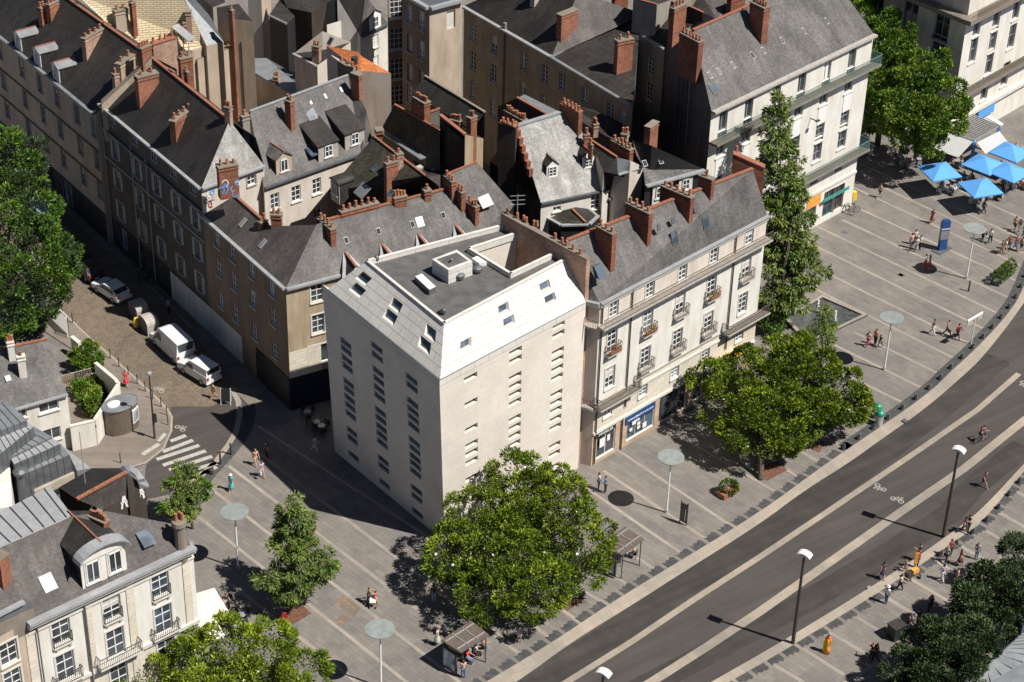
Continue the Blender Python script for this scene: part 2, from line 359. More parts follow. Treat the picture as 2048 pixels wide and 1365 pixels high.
def window_mesh(w, h, fr='frame_white', gl='glass', cols=2, rows=3, sur=None, sill='trim_dim', blind=0.0, depth=0.2, fw=0.075, bar=0.04, arch=False, shut=None):
    key = (round(w, 2), round(h, 2), fr, gl, cols, rows, sur, sill, blind, depth, fw, bar, shut)
    if key in WC: return WC[key]
    b = MB(); y0 = -depth + 0.02; x = w / 2
    b.box((0, y0 + .01, 0.001), (w - .002, .02, h - .002), m=gl)
    if blind: b.box((0, y0 + .035, h * (1 - blind)), (w - 2 * fw, .02, h * blind - fw), m='curtain' if blind < .99 else fr)
    if fr:
        for sx in (-1, 1): b.box((sx * (x - fw / 2 - .002), y0 + .05, 0.002), (fw, .07, h - .004), m=fr)
        for zz in (0.002, h - fw - .002): b.box((0, y0 + .052, zz), (w - .01, .066, fw), m=fr)
        for i in range(1, cols): b.box((-x + w * i / cols, y0 + .048, .01), (bar * (1.7 if cols == 2 else 1), .06, h - .02), m=fr)
        for j in range(1, rows): b.box((0, y0 + .045, h * j / rows - bar / 2), (w - .02, .045, bar), m=fr)
    if sill: b.box((0, .03, -.10), (w + .22, .20, .098), m=sill)
    if sur:
        t = .13
        for sx in (-1, 1): b.box((sx * (x + t / 2 + .001), .02, -.001), (t, .05, h + t), m=sur)
        b.box((0, .022, h + .001), (w - .001, .052, t), m=sur)
    if shut:
        for sx in (-1, 1): b.box((sx * (x + .24), .03, 0.03), (.42, .04, h - .06), m=shut)
    me = b.mesh('window'); WC[key] = me; return me
def plane_from(a, b, c):
    n = nrm(np.cross(np.asarray(b) - a, np.asarray(c) - a)); return n if n[2] > 0 else -n
class House:
    def __init__(s, name, label, cat, pts, group=None, zmin=0.0):
        s.P = {k: (g(v[0], v[1]) if isinstance(v[0], str) or len(v) == 2 else np.asarray(v, float)) for k, v in pts.items()}
        xs = np.array([p for p in s.P.values()]); c = xs.mean(0); s.zmin = zmin
        s.root = thing(name, label, cat, (c[0], c[1], zmin), group)
        s.roofb = MB(); s.wallb = MB(); s.fac = {}; s.faces = []; s.planes = {}
    def p(s, k): return s.P[k] if isinstance(k, str) else np.asarray(k, float)
    def roof(s, ks, m, name=None):
        ps = [s.p(k) for k in ks]; s.faces.append(list(ks))
        if len(ps) == 4:
            s.roofb.poly(ps[:3], m); s.roofb.poly([ps[0], ps[2], ps[3]], m)
        else: s.roofb.poly(ps, m)
        s.planes[name or len(s.planes)] = (ps[0], plane_from(ps[0], ps[1], ps[2]))
    def front(s, a, b, wins, m, snap=(.5, .45), base=None, depth=.2, extra=(), mrev=None):
        """wall under eave a-b; wins: (px, w, h, style dict)"""
        s.fac[frozenset((a, b))] = (a, b, wins, m, snap, base, depth, extra, mrev)
    def nowall(s, a, b): s.fac[frozenset((a, b))] = None
    def finish(s, wall, roofname='roof', thick=None):
        cnt = {}
        for f in s.faces:
            for i in range(len(f) if len(f) > 2 else 1):
                e = (f[i], f[(i + 1) % len(f)]); cnt.setdefault(frozenset(e), []).append(e)
        if s.roofb.v: s.roofo = s.roofb.build(roofname, s.root)
        hold = []
        for k, es in list(cnt.items()) + [(k, None) for k in s.fac if k not in cnt]:
            if es is not None and len(es) > 1 and k not in s.fac: continue
            if k in s.fac:
                if s.fac[k] is None: continue
                a, b, wins, m, snap, base, depth, extra, mrev = s.fac[k]
                t0, t1 = s.p(a).copy(), s.p(b).copy()
                if base is not None: b0, b1 = np.array(base[0], float), np.array(base[1], float)
                else: b0, b1 = t0.copy(), t1.copy(); b0[2] = b1[2] = s.zmin
                L = np.linalg.norm((b1 - b0)[:2]); dr = (b1 - b0) / L; n = outward(b0, b1); dr[2] = 0
                U = []; V = []
                for w_ in wins:
                    if isinstance(w_[0], str): X = onplane(w_[0], b0, n); U.append(np.dot(X - b0, dr)); V.append(X[2])
                    else: U.append(w_[0][0]); V.append(w_[0][1])
                if snap: U = cluster(U, snap[0]); V = cluster(V, snap[1])
                holes = []
                for (w_, u, v) in zip(wins, U, V):
                    ww, hh = w_[1], w_[2]; z0 = max(s.zmin + .02, v - hh / 2); holes.append((round(u - ww / 2, 3), round(u + ww / 2, 3), round(z0, 3), round(v + hh / 2, 3)))
                facade(s.wallb, b0, b1, t0, t1, holes, m, depth, mrev)
                top = max(t0[2], t1[2])
                if abs(t0[2] - t1[2]) > .01:   # raking top above the level part
                    lo = min(t0[2], t1[2]); hi_ = t0 if t0[2] > t1[2] else t1; lo_ = t1 if t0[2] > t1[2] else t0
                    x = hi_.copy(); x[2] = lo; s.wallb.poly([lo_, x, hi_], m[-1][1] if isinstance(m, list) else m)
                x = np.cross(n, Z3); rz = math.atan2(x[1], x[0])
                for (w_, hN) in zip(wins, holes):
                    st = dict(w_[3]) if len(w_) > 3 and w_[3] else {}
                    if st.get('none'): continue
                    gl = st.get('gl', 'rand')
                    if gl == 'rand': gl = random.choices(['glass', 'glass_blue', 'glass_pale'], [6, 2, 1.3])[0]
                    st['gl'] = gl; st['depth'] = depth; bal = st.pop('bal', None); nm = st.pop('name', 'window')
                    if 'blind' not in st and random.random() < st.pop('pb', .18): st['blind'] = random.choice([.3, .5])
                    st.pop('pb', None)
                    u = (hN[0] + hN[1]) / 2; k_ = (hN[2] - b0[2]) / max(.01, t0[2] - b0[2]); s_ = u / L
                    loc = (b0 * (1 - s_) + b1 * s_) * (1 - k_) + (t0 * (1 - s_) + t1 * s_) * k_
                    o = inst(nm, window_mesh(hN[1] - hN[0], hN[3] - hN[2], **st), s.root, loc, rz)
                    if bal: hold.append((o, loc, rz, n, bal, hN[1] - hN[0]))
            else:
                for a, b in es:
                    t0, t1 = s.p(a), s.p(b)
                    if max(t0[2], t1[2]) <= s.zmin + .01: continue
                    b0, b1 = t0.copy(), t1.copy(); b0[2] = b1[2] = s.zmin
                    s.wallb.poly([b0, b1, t1, t0], wall)
        if s.wallb.v: s.wallo = s.wallb.build('wall', s.root)
        for (o, loc, rz, n, bal, w) in hold: balcony(s.root, loc, rz, n, w + bal.get('ex', .7), bal.get('d', .35), bal.get('h', .9), bal.get('m', 'rust_iron'), bal.get('slab', 'trim_dim'), bal.get('flowers'))
        return s
    def line(s, name, edges, w, h, m, dz=0.0, out=0.0):
        """beams along edges (gutters, ridge tiles, copings); out pushes them off the wall"""
        b = MB()
        for e in edges:
            p0, p1 = s.p(e[0]).copy(), s.p(e[1]).copy()
            if out: n = outward(p0, p1); p0 = p0 + n * out; p1 = p1 + n * out
            b.beam(p0 + Z3 * dz, p1 + Z3 * dz, w, h, m)
        return b.build(name, s.root)
BALC = {}
def balcony(parent, loc, rz, n, w, d, h, m, slab, flowers=None):
    key = (round(w, 1), d, h, m, slab)
    if key not in BALC:
        b = MB(); b.box((0, d / 2 + .003, -.16), (w, d, .13), m=slab)
        rail(b, (-w / 2 + .03, .03, -.03), (-w / 2 + .03, d - .03, -.03), h, m); rail(b, (-w / 2 + .03, d - .03, -.03), (w / 2 - .03, d - .03, -.03), h, m); rail(b, (w / 2 - .03, d - .03, -.03), (w / 2 - .03, .03, -.03), h, m)
        for sx in (-.35, .35): b.hexa([(sx * w - .06, .01, -.5), (sx * w + .06, .01, -.5), (sx * w + .06, .06, -.5), (sx * w - .06, .06, -.5)], [(sx * w - .06, .01, -.165), (sx * w + .06, .01, -.165), (sx * w + .06, d * .9, -.165), (sx * w - .06, d * .9, -.165)], slab)
        BALC[key] = b.mesh('balcony')
    o = inst('balcony', BALC[key], parent, loc, rz)
    if flowers:
        b = MB(); rnd = random.Random(len(bpy.data.objects))
        b.box((0, d + .05, .25), (w * .8, .2, .18), m='clay')
        for k in range(60):
            x, y, z = rnd.uniform(-w * .4, w * .4), d + rnd.uniform(-.08, .2), rnd.uniform(.38, .7); a = rnd.random() * 6; r_ = .09
            b.poly([(x + r_ * math.cos(a + t), y + r_ * math.sin(a + t) * .6, z + r_ * math.sin(a + t * 1.3)) for t in (0, 1.6, 3.1, 4.7)], rnd.choice(flowers))
        f = bpy.data.objects.new('flower_box', b.mesh('flower_box')); COL.objects.link(f); f.parent = o
    return o
def rail(b, p, q_, h, m, sp_=.14, bar=.024):
    p = np.asarray(p, float); q_ = np.asarray(q_, float); L = np.linalg.norm(q_ - p); k = max(2, int(L / sp_))
    b.beam(p + Z3 * h, q_ + Z3 * h, .05, .04, m); b.beam(p + Z3 * .08, q_ + Z3 * .08, .03, .03, m)
    for i in range(k + 1):
        x = p + (q_ - p) * i / k; b.beam(x, x + Z3 * (h - .02), bar, bar, m, up=(1, 0, 0))
def chimney(parent, a, b_, zt, w, zb, pots=3, m='brick', cap='cap', name='chimney', potr=.13, poth=.45, ends=None, capo=.06):
    """brick stack; a, b_ are the ends of the centre line of its top at height zt"""
    A = g(a, zt) if isinstance(a, str) else np.asarray(a, float); B = g(b_, zt) if isinstance(b_, str) else np.asarray(b_, float)
    d = nrm(B - A); x = np.cross(d, Z3) * w / 2; mb = MB(); zt_ = Z3 * zt
    ring = lambda e, z, f=1.0: [np.array([*(p)[:2], z]) for p in (A - d * e - x * f, B + d * e - x * f, B + d * e + x * f, A - d * e + x * f)]
    mb.hexa(ring(0, zb), ring(0, zt - .12), m)
    mb.hexa(ring(capo, zt - .42, 1 + 2 * capo / w), ring(capo, zt - .32, 1 + 2 * capo / w), m)
    mb.hexa(ring(capo, zt - .119, 1 + 2 * capo / w), ring(capo, zt, 1 + 2 * capo / w), cap)
    L = np.linalg.norm(B - A)
    for k in range(pots):
        t = (k + .5) / pots; c = A * (1 - t) + B * t; c = np.array([c[0], c[1], zt]); hh = poth * random.choice([.8, 1, 1, 1.25])
        mb.cyl(c + Z3 * .001, c + Z3 * hh, potr, potr * .8, 8, 'pot'); mb.cyl(c + Z3 * (hh + .001), c + Z3 * (hh + .05), potr * .95, potr * .95, 8, 'pot')
    return mb.build(name, parent)
def firewall(parent, pts, w, m='brick', zb=0.0, name='firewall', cap='clay', pots=()):
    """party wall standing above the roofs: pts = [(px, z)...] along its top centre line"""
    P = [g(a, z) if isinstance(a, str) else np.asarray([*a[:2], z], float) for a, z in pts]; mb = MB()
    for i in range(len(P) - 1):
        A, B = P[i], P[i + 1]; d = B - A; d[2] = 0; x = np.cross(nrm(d), Z3) * w / 2
        bot = [np.array([*(p)[:2], zb if np.isscalar(zb) else zb[i]]) for p in (A - x, B - x, B + x, A + x)]
        mb.hexa(bot, [A - x, B - x, B + x, A + x], m)
        if cap: mb.hexa([A - x * 1.25 + Z3 * .003, B - x * 1.25 + Z3 * .003, B + x * 1.25 + Z3 * .003, A + x * 1.25 + Z3 * .003], [A - x * 1.25 + Z3 * .09, B - x * 1.25 + Z3 * .09, B + x * 1.25 + Z3 * .09, A + x * 1.25 + Z3 * .09], cap)
    for (s_, z) in pots:
        c = g(s_, z); mb.cyl(c, c + Z3 * .5, .14, .11, 8, 'pot')
    return mb.build(name, parent)
def rooflight(parent, s_, plane, w=.8, h=1.0, m='glass_blue', fr='zinc_dark', t=.08, name='skylight', openup=0.0):
    p0, n = plane; X = onplane(s_, p0, n) if isinstance(s_, str) else np.asarray(s_, float)
    hx = nrm(np.cross(Z3, n)) if abs(n[2]) < .999 else np.array([1., 0, 0]); hy = np.cross(n, hx); b = MB()
    R4 = lambda sx, sy, d: [X + hx * sx * i * w / 2 + hy * sy * j * h / 2 + n * d for i, j in ((-1, -1), (1, -1), (1, 1), (-1, 1))]
    b.hexa(R4(1, 1, -.05), R4(1, 1, t), fr)
    if m: b.hexa(R4(.8, .8, t + .002), R4(.8, .8, t + .012), m)
    if openup:
        a = R4(1, 1, t + .02); up = n * openup; b.hexa([a[0] + up, a[1] + up, a[2], a[3]], [a[0] + up + n * .05, a[1] + up + n * .05, a[2] + n * .05, a[3] + n * .05], 'glass_blue')
    return b.build(name, parent)
def dormer(parent, X, out, w, h, dep, kind='gable', wall='slate_dark', face='frame_white', roofm='slate_dark', rise=.5, win=None, ridge=None, over=.12, slope=0.0):
    """dormer whose front base centre is X, looking along out"""
    out = nrm(np.array([out[0], out[1], 0])); sx = np.cross(out, Z3) * -1; X = np.asarray(X, float)
    P = lambda x, y, z: X + sx * x + out * y + Z3 * z
    b = MB(); w2 = w / 2; zb = -.6
    b.hexa([P(-w2, 0, zb), P(w2, 0, zb), P(w2, -dep, zb), P(-w2, -dep, zb)], [P(-w2, 0, h), P(w2, 0, h), P(w2, -dep, h), P(-w2, -dep, h)], wall)
    b.hexa([P(-w2, .001, zb), P(w2, .001, zb), P(w2, .06, zb), P(-w2, .06, zb)], [P(-w2, .001, h), P(w2, .001, h), P(w2, .06, h), P(-w2, .06, h)], face)
    o = b.build('dormer', parent); r = MB(); v = w2 + over; f = .06 + over
    if kind == 'gable':
        A, B, C_, D = P(-v, f, h - .05), P(v, f, h - .05), P(0, f, h + rise), None; A2, B2, C2 = P(-v, -dep, h - .05), P(v, -dep, h - .05), P(0, -dep, h + rise)
        r.hexa([A, C_, C2, A2], [p + Z3 * .08 for p in (A, C_, C2, A2)], roofm); r.hexa([C_, B, B2, C2], [p + Z3 * .08 for p in (C_, B, B2, C2)], roofm)
        b2 = MB(); b2.hexa([P(-w2, 0, h), P(w2, 0, h), P(0, 0, h + rise - .02)], [P(-w2, .06, h), P(w2, .06, h), P(0, .06, h + rise - .02)], face); b2.build('gable', o)
        if ridge: r.beam(C_ + Z3 * .1, C2 + Z3 * .1, .12, .1, ridge)
    elif kind == 'hip':
        A, B, A2, B2 = P(-v, f, h), P(v, f, h), P(v, -dep, h), P(-v, -dep, h); c, c2 = P(0, f - w * .5, h + rise), P(0, -dep, h + rise)
        r.poly([A, B, c], roofm); r.poly([B, A2, c2, c], roofm); r.poly([A, c, c2, B2], roofm); r.poly([A, B2, A2, B], roofm)
        if ridge: r.beam(c + Z3 * .04, c2 + Z3 * .04, .12, .1, ridge)
    elif kind == 'shed':
        A, B, A2, B2 = P(-v, f, h - slope * .1), P(v, f, h - slope * .1), P(v, -dep, h + slope), P(-v, -dep, h + slope); r.hexa([A, B, A2, B2], [p + Z3 * .08 for p in (A, B, A2, B2)], roofm)
        b3 = MB(); b3.poly([P(-w2, 0, h), P(-w2, -dep, h), P(-w2, -dep, h + slope)], wall); b3.poly([P(w2, 0, h), P(w2, -dep, h), P(w2, -dep, h + slope)], wall); b3.build('cheek', o)
    elif kind == 'arch':
        K = 8; pr = [(-v * math.cos(math.pi * k / K), h - .05 + rise * math.sin(math.pi * k / K)) for k in range(K + 1)]
        for k in range(K):
            (xa, za), (xb, zb2) = pr[k], pr[k + 1]
            r.hexa([P(xa, f, za), P(xb, f, zb2), P(xb, -dep, zb2), P(xa, -dep, za)], [P(xa, f, za + .07), P(xb, f, zb2 + .07), P(xb, -dep, zb2 + .07), P(xa, -dep, za + .07)], roofm)
        b2 = MB(); b2.hexa([P(x * .93, 0, z - .02) for x, z in pr], [P(x * .93, .06, z - .02) for x, z in pr], face); b2.build('gable', o)
    r.build('dormer_roof', o)
    wn = win or dict(w=w * .7, h=h * .72, cols=2, rows=2)
    wn = dict(wn); ww, hh, n_ = wn.pop('w'), wn.pop('h'), wn.pop('n', 1); wn.setdefault('sill', 'trim'); rz = math.atan2(-sx[1], -sx[0]) 
    for i in range(n_):
        xx = (i - (n_ - 1) / 2) * w / n_
        me = window_mesh(ww, hh, depth=.02, **wn)
        L = P(xx, .065, (h - hh) * .55); inst('window', me, o, L, math.atan2(np.cross(out, Z3)[1], np.cross(out, Z3)[0]))
    return o
def chim_on(parent, plane, a, b_, hpx, w=.6, pots=3, m='brick', ref='a', deep=2.5, **k):
    """stack standing on a roof plane; hpx = how far the foot lies below the top at end ref"""
    r_ = q(a if ref == 'a' else b_); X = onplane((r_[0], r_[1] + hpx), *plane)
    lo, hi = 0.0, 12.0
    for _ in range(40):
        mid = (lo + hi) / 2
        if proj(X + Z3 * mid)[1] > r_[1]: lo = mid
        else: hi = mid
    zt = X[2] + lo; o = g(b_ if ref == 'a' else a, zt); X = X * [1, 1, 0] + Z3 * zt
    A, B = (X, o) if ref == 'a' else (o, X)
    return chimney(parent, A, B, zt, w, X[2] - lo - deep - max(0, 0), pots, m, **k)
# ================================================================ THE SETTING
def sheet(name, pts, m, z=0.0, zb=None, kind='structure'):
    """flat sheet or, with zb, a slab with real edges; pts are survey points or xy"""
    P = [g(p, z) if isinstance(p, str) else np.array([p[0], p[1], z]) for p in pts]; b = MB()
    if zb is None: b.poly(P, m)
    else: b.hexa([np.array([p[0], p[1], zb]) for p in P], P, m)
    o = b.build(name, None, fix=zb is not None)
    if zb is None:
        me = o.data
        if me.polygons[0].normal.z < 0: me.flip_normals()
    bm = bmesh.new(); bm.from_mesh(o.data); bmesh.ops.triangulate(bm, faces=[f for f in bm.faces if len(f.verts) > 4]); bm.to_mesh(o.data); bm.free()
    return tag(o, kind=kind)
def xy(p): return p[0], p[1]
TH_A, TH_B, TH_C = -0.785, -0.8307, -0.80528
m_ground('paving', (0.190, 0.178, 0.167), 0.95, 0.42, TH_A, mortar=.80, var=.09, stain=.15, big=.3)
m_ground('paving_light', (0.30, 0.27, 0.24), 0.95, 0.5, TH_A, mortar=.88, var=.07, stain=.14)
m_ground('strip_stone', (0.31, 0.275, 0.235), 1.0, 3.0, 0.6, mortar=.85, var=.06, stain=.2)
m_ground('kerb_stone', (0.33, 0.295, 0.255), 1.0, 3.0, 0.6, mortar=.8, var=.05, stain=.14, msize=.02)
m_ground('asphalt', (0.074, 0.066, 0.063), 40, 40, 0.62, mortar=1, var=.02, stain=.12, big=.12)
m_ground('asphalt_dark', (0.056, 0.051, 0.048), 40, 40, 0.62, mortar=1, var=.02, stain=.24, big=.3)
m_ground('cobbles', (0.195, 0.16, 0.125), 0.24, 0.15, -0.9, mortar=.5, var=.18, stain=.24)
m_ground('sidewalk', (0.20, 0.175, 0.155), 40, 40, 0, mortar=1, var=.03, stain=.22)
m_ground('dark_setts', (0.075, 0.077, 0.08), 0.32, 0.22, 0.4, mortar=.7, var=.2, stain=.15)
m_ground('path', (0.42, 0.37, 0.31), 40, 40, 0, mortar=1, var=.03, stain=.14)
m_ground('patch_brown', (0.24, 0.185, 0.14), 0.5, 0.35, TH_C, mortar=.7, var=.12, stain=.2)

# ground: one sheet to the horizon, at road level
sheet('ground', [(-1500, -700), (1500, -700), (1500, 1800), (-1500, 1800)], 'asphalt', -0.13)

# kerb curve (outer = plaza edge, inner = road side) along the near side of the plaza
KO = ['O-1000,1890', 'O0,1300', 'O400,1060', 'O830,770', 'O1240,520', 'O1999,60', 'L560,970', 'L740,850', 'L1000,672', 'L1200,537', 'L1400,380', 'W1010,1345', 'W1300,1085', 'W1560,825', 'W1800,555', 'W1980,300', (2068, 520), (2110, 440)]
KI = ['O-850,1960', 'O120,1365', 'O560,1040', 'O1000,772', 'O1400,515', 'O1999,140', 'L400,1160', 'L740,950', 'L1000,760', 'L1200,625', 'L1400,470', 'L1570,320', 'W1400,1185', 'W1560,1000', 'W1800,700', 'W1980,450', (2075, 565), (2118, 480)]
def chaikin(P, n=2):
    for _ in range(n):
        Q = [P[0]]
        for i in range(len(P) - 1): Q += [P[i] * .75 + P[i + 1] * .25, P[i] * .25 + P[i + 1] * .75]
        P = Q + [P[-1]]
    return P
KOw = chaikin([g(p) for p in KO]); KIw = chaikin([g(p) for p in KI])
KS = min(range(len(KOw)), key=lambda i: abs(proj(KOw[i])[0] - 1700))
plaza = KOw + [np.array([120., 30, 0]), np.array([160., 200, 0]), np.array([-170., 200, 0]), np.array([-170., -90, 0]), np.array([-10., -90, 0])]
sheet('plaza', [xy(p) for p in plaza], 'paving', 0.0, -0.5)
b = MB()
for i in range(len(KOw) - 1):
    A, B, C_, D = KOw[i], KOw[i + 1], KIw[i + 1], KIw[i]; z = Z3 * .012; lo = -Z3 * .11
    mid = lambda P, Q, t: P * (1 - t) + Q * t
    b.poly([A + z, B + z, mid(B, C_, .62) + z, mid(A, D, .62) + z], 'kerb_stone')
    b.poly([mid(A, D, .62) + z, mid(B, C_, .62) + z, mid(B, C_, .64) + lo, mid(A, D, .64) + lo], 'kerb_stone')
    b.poly([mid(A, D, .64) + lo, mid(B, C_, .64) + lo, C_ + lo, D + lo], 'kerb_stone')
tag(b.build('kerb', None, fix=False), kind='structure')

# far side of the road
FO = ['P-1500,2080', 'P0,1240', 'P640,855', 'P1180,515', 'P1490,300', 'P1740,130', 'L2048,1010', (2110, 882), (2200, 800)]
FI = ['P-1500,2000', 'P0,1165', 'P640,780', 'P1180,440', 'P1470,235', 'P1720,50', 'L2048,960', (2110, 866), (2200, 780)]
FOw = chaikin([g(p) for p in FO]); FIw = chaikin([g(p) for p in FI])
FS = min(range(len(FOw)), key=lambda i: abs(proj(FOw[i])[0] - 1890))
sheet('plaza_east', [xy(p) for p in FOw] + [(150, -40), (150, -110), (10, -110)], 'paving', 0.0, -0.5)
b = MB()
for i in range(len(FOw) - 1):
    A, B, C_, D = FOw[i], FOw[i + 1], FIw[i + 1], FIw[i]; z = Z3 * .012
    b.poly([A + z, B + z, C_ + z, D + z], 'kerb_stone'); b.poly([D + z, C_ + z, C_ - Z3 * .125, D - Z3 * .125], 'kerb_stone')
tag(b.build('kerb', None, fix=False), kind='structure')
def strip(b, pts, w, m, z):
    P = [g(p, z) if not isinstance(p, np.ndarray) else p for p in pts]; Lr = []
    for i, p in enumerate(P):
        d = nrm((P[min(i + 1, len(P) - 1)] - P[max(i - 1, 0)])[:2]); n = np.array([-d[1], d[0], 0]) * w / 2; Lr.append((p + n, p - n))
    for i in range(len(P) - 1): b.poly([Lr[i][0], Lr[i + 1][0], Lr[i + 1][1], Lr[i][1]], m)
b = MB()
strip(b, ['O-700,2070', 'O510,1365', 'O1000,1060', 'O1500,722', 'O1999,400', 'L600,1308', 'L1250,870', 'L1700,560', 'L2010,290'], .55, 'strip_stone', -.124)
strip(b, ['O0,2040', 'O1160,1365', 'O1600,1085', 'O1999,820', 'L1150,1308', 'L1600,1000', 'L2048,640', (2120, 790)], .78, 'strip_stone', -.124)
tag(b.build('road_dividing_strip', None, fix=False), kind='structure')
# outer bus lanes are darker asphalt, with tyre wear
b = MB()
strip(b, ['O-900,1985', 'O330,1365', 'O760,1075', 'O1250,747', 'O1750,410', 'L480,1240', 'L1000,870', 'L1470,500', 'L1850,170'], 2.7, 'asphalt_dark', -.127)
strip(b, ['P-900,1420', 'P0,945', 'P600,620', 'P1150,290', 'P1500,60', 'L1650,1150', 'L1900,950', 'L2048,830'], 2.2, 'asphalt_dark', -.127)
tag(b.build('bus_lane', None, fix=False), kind='structure')

# pale stone bands across the paving
ST = [('V105,715', 'W1520,750', 3, 0), ('V330,545', 'W1690,530', 1, 0), ('V580,410', (2019.6, 596.9), 0, 0), ('V835,270', 'H2030,885', 0, 0), ('H765,165', 'H2048,765', 3, 3), ('H1020,180', 'H2048,660', 3, 12), ('H1100,120', 'H2048,562', 4, 15), ('H1500,160', 'H2048,410', 0, 15),
      ('V310,1110', 'W740,670', 4, 4.4), ('W0,600', 'W1100,1150', 12, 0), ('W200,1020', 'W860,1345', 4, 0), ('L600,60', 'L1270,390', 0, 0), ('L780,330', 'L1150,510', 6, 0), ('L720,680', 'L860,740', 9, 0), ('L600,790', 'L720,855', 9, 0), ('L410,890', 'L560,970', 14, 0), ('L230,980', 'L400,1090', 14, 0),
      ('L110,1125', 'L240,1200', 14, 0), ('X700,80', 'X2040,975', 1, 1.2), ('X390,285', 'X1820,1240', 0, 0), ('X60,460', 'X1350,1340', 0, 1.6), ('O1060,410', 'O1225,520', 14, 0), ('O840,510', 'O1030,655', 12, 0), ('O600,640', 'O830,770', 12, 0),
      ('O510,830', 'O625,910', 10, 0), ('O300,960', 'O410,1050', 10, 0), ('O90,1100', 'O210,1190', 10, 0), ('Y530,220', 'Z1060,400', 0, 12), ('N830,180', 'N1160,430', 14, 12), ('Y210,470', 'Z1040,920', 0, 12), ('Y100,900', 'Z880,1350', 0, 8), ('Y1550,80', 'Y2040,400', 6, 16),
      ('N280,940', 'N600,1190', 7, 10)]
b = MB()
for a_, c_, e0, e1 in ST:
    A, B = g(a_, .004), g(c_, .004); dd = nrm(B - A); A, B = A - dd * e0, B + dd * e1; n = np.array([-(B - A)[1], (B - A)[0], 0]); n = nrm(n) * .15; b.poly([A + n, B + n, B - n, A - n], 'paving_light')
ST2 = [('P100,1150', 'P400,1327'), ('P340,1040', 'P700,1270'), ('P490,890', 'P960,1170'), ('P670,760', 'P1060,1000'), ('P880,610', 'P1330,880'), ('P1110,500', 'P1550,760'), ('P1290,360', 'P1700,610'), ('P1470,250', 'P1830,450'), ('P1640,120', 'P1960,310'), ('P1760,0', 'P2200,250'), ('L1920,1130', 'L2200,1290'), ('P-150,1290', 'P100,1440')]
for a_, c_ in ST2:
    A, B = g(a_, .004), g(c_, .004); n = np.array([-(B - A)[1], (B - A)[0], 0]); n = nrm(n) * .17; b.poly([A + n, B + n, B - n, A - n], 'paving_light')
strip(b, ['P700,1340', 'P950,1180', 'P1080,1085'], .42, 'paving_light', .005); strip(b, ['P1560,760', 'P1760,520', 'P1890,390'], .42, 'paving_light', .005)
tag(b.build('paving_bands', None, fix=False), kind='structure')
# dark wavy patches along both kerbs
def along(pts, step, start=0.0):
    out = []; acc = -start
    for i in range(len(pts) - 1):
        L = np.linalg.norm(pts[i + 1] - pts[i]); d = (pts[i + 1] - pts[i]) / L
        while acc < L: out.append((pts[i] + d * acc, d)); acc += step
        acc -= L
    return out
b = MB(); rnd = random.Random(3)
def wavy(b, p, d, n, L, w):
    e = [(0, .92), (.2, .70), (.42, .95), (.6, .8), (.8, 1.05), (1, .82)]
    for i in range(len(e) - 1):
        (a0, h0), (a1, h1) = e[i], e[i + 1]
        b.poly([p + d * L * a0 + n * .03 + Z3 * .006, p + d * L * a1 + n * .03 + Z3 * .006, p + d * L * a1 + n * w * h1 + Z3 * .006, p + d * L * a0 + n * w * h0 + Z3 * .006], 'dark_setts')
for p, d in along(KOw[:KS + 1], 1.62, .35): wavy(b, p, d, np.array([-d[1], d[0], 0]), 1.28, .85)
for p, d in along(FOw, 1.62, .2): wavy(b, p, d, -np.array([-d[1], d[0], 0]), 1.28, .8)
strip(b, [KOw[i] + np.array([-nrm((KOw[i + 1] - KOw[i])[:2])[1], nrm((KOw[i + 1] - KOw[i])[:2])[0], 0]) * .5 + Z3 * .006 for i in range(KS, len(KOw) - 1)], .92, 'dark_setts', 0)
tag(b.build('dark_kerb_patches', None, fix=False), kind='structure')

# west street: cobbled carriageway, asphalt at the mouth, pavements and dark curved gutter
sheet('asphalt_street', ['I1110,1290', 'I1140,1010', 'I1290,890', 'I1345,690', 'I1330,560', 'I1640,560', 'I1850,470', 'I1870,620', 'I1800,800', 'I1700,960', 'I1560,1110', 'I1300,1250'], 'asphalt', .008)
sheet('cobbled_street', ['T-900,-300', 'T300,-120', 'T620,360', 'T1000,800', 'T1500,1240', 'E1560,1340', 'I1500,-20', 'I1800,330', 'I1845,470', 'I1700,560', 'I1330,665', 'I1290,560', 'I1100,360', 'I700,20', 'E430,1110', 'E200,960', 'T-900,500'], 'cobbles', .004)
sheet('sidewalk', ['E200,1010', 'E440,1100', 'I690,20', 'I1120,400', 'I1290,570', 'I1330,640', 'I1330,740', 'I1260,890', 'I1120,1000', 'I900,1060', 'I700,1090', 'I540,900', 'I760,820', 'I930,400', 'I700,200', 'I330,-40'], 'sidewalk', .1, -.01)
b = MB(); strip(b, ['E440,1100', 'I690,15', 'I900,195', 'I1120,400', 'I1230,500', 'I1300,575', 'I1340,640', 'I1335,750', 'I1270,890', 'I1130,1000', 'I920,1060', 'I800,1085'], .2, 'kerb_stone', .11)
strip(b, ['I1110,935', 'I1240,850'], .45, 'paint_worn', .118); strip(b, ['I1235,830', 'I1290,770'], .35, 'paint_worn', .118)
tag(b.build('kerb', None, fix=False), kind='structure')
sheet('sidewalk', ['T140,170', 'T600,600', 'T850,850', 'T1050,1100', 'E1250,1010', 'E1500,1250', 'I1830,190', 'J150,400', 'J0,560', 'I1860,470', 'I1800,300', 'I1560,20', 'E1330,1130', 'E1000,800', 'T900,990', 'T560,720', 'T100,280'], 'sidewalk', .07, -.01)
b = MB(); CB = ['I1870,430', 'I1925,500', 'I1945,600', 'I1920,720', 'I1850,840', 'I1760,950', 'I1640,1080', 'I1590,1150', 'Y-200,640']
strip(b, CB, 1.15, 'dark_setts', .009)
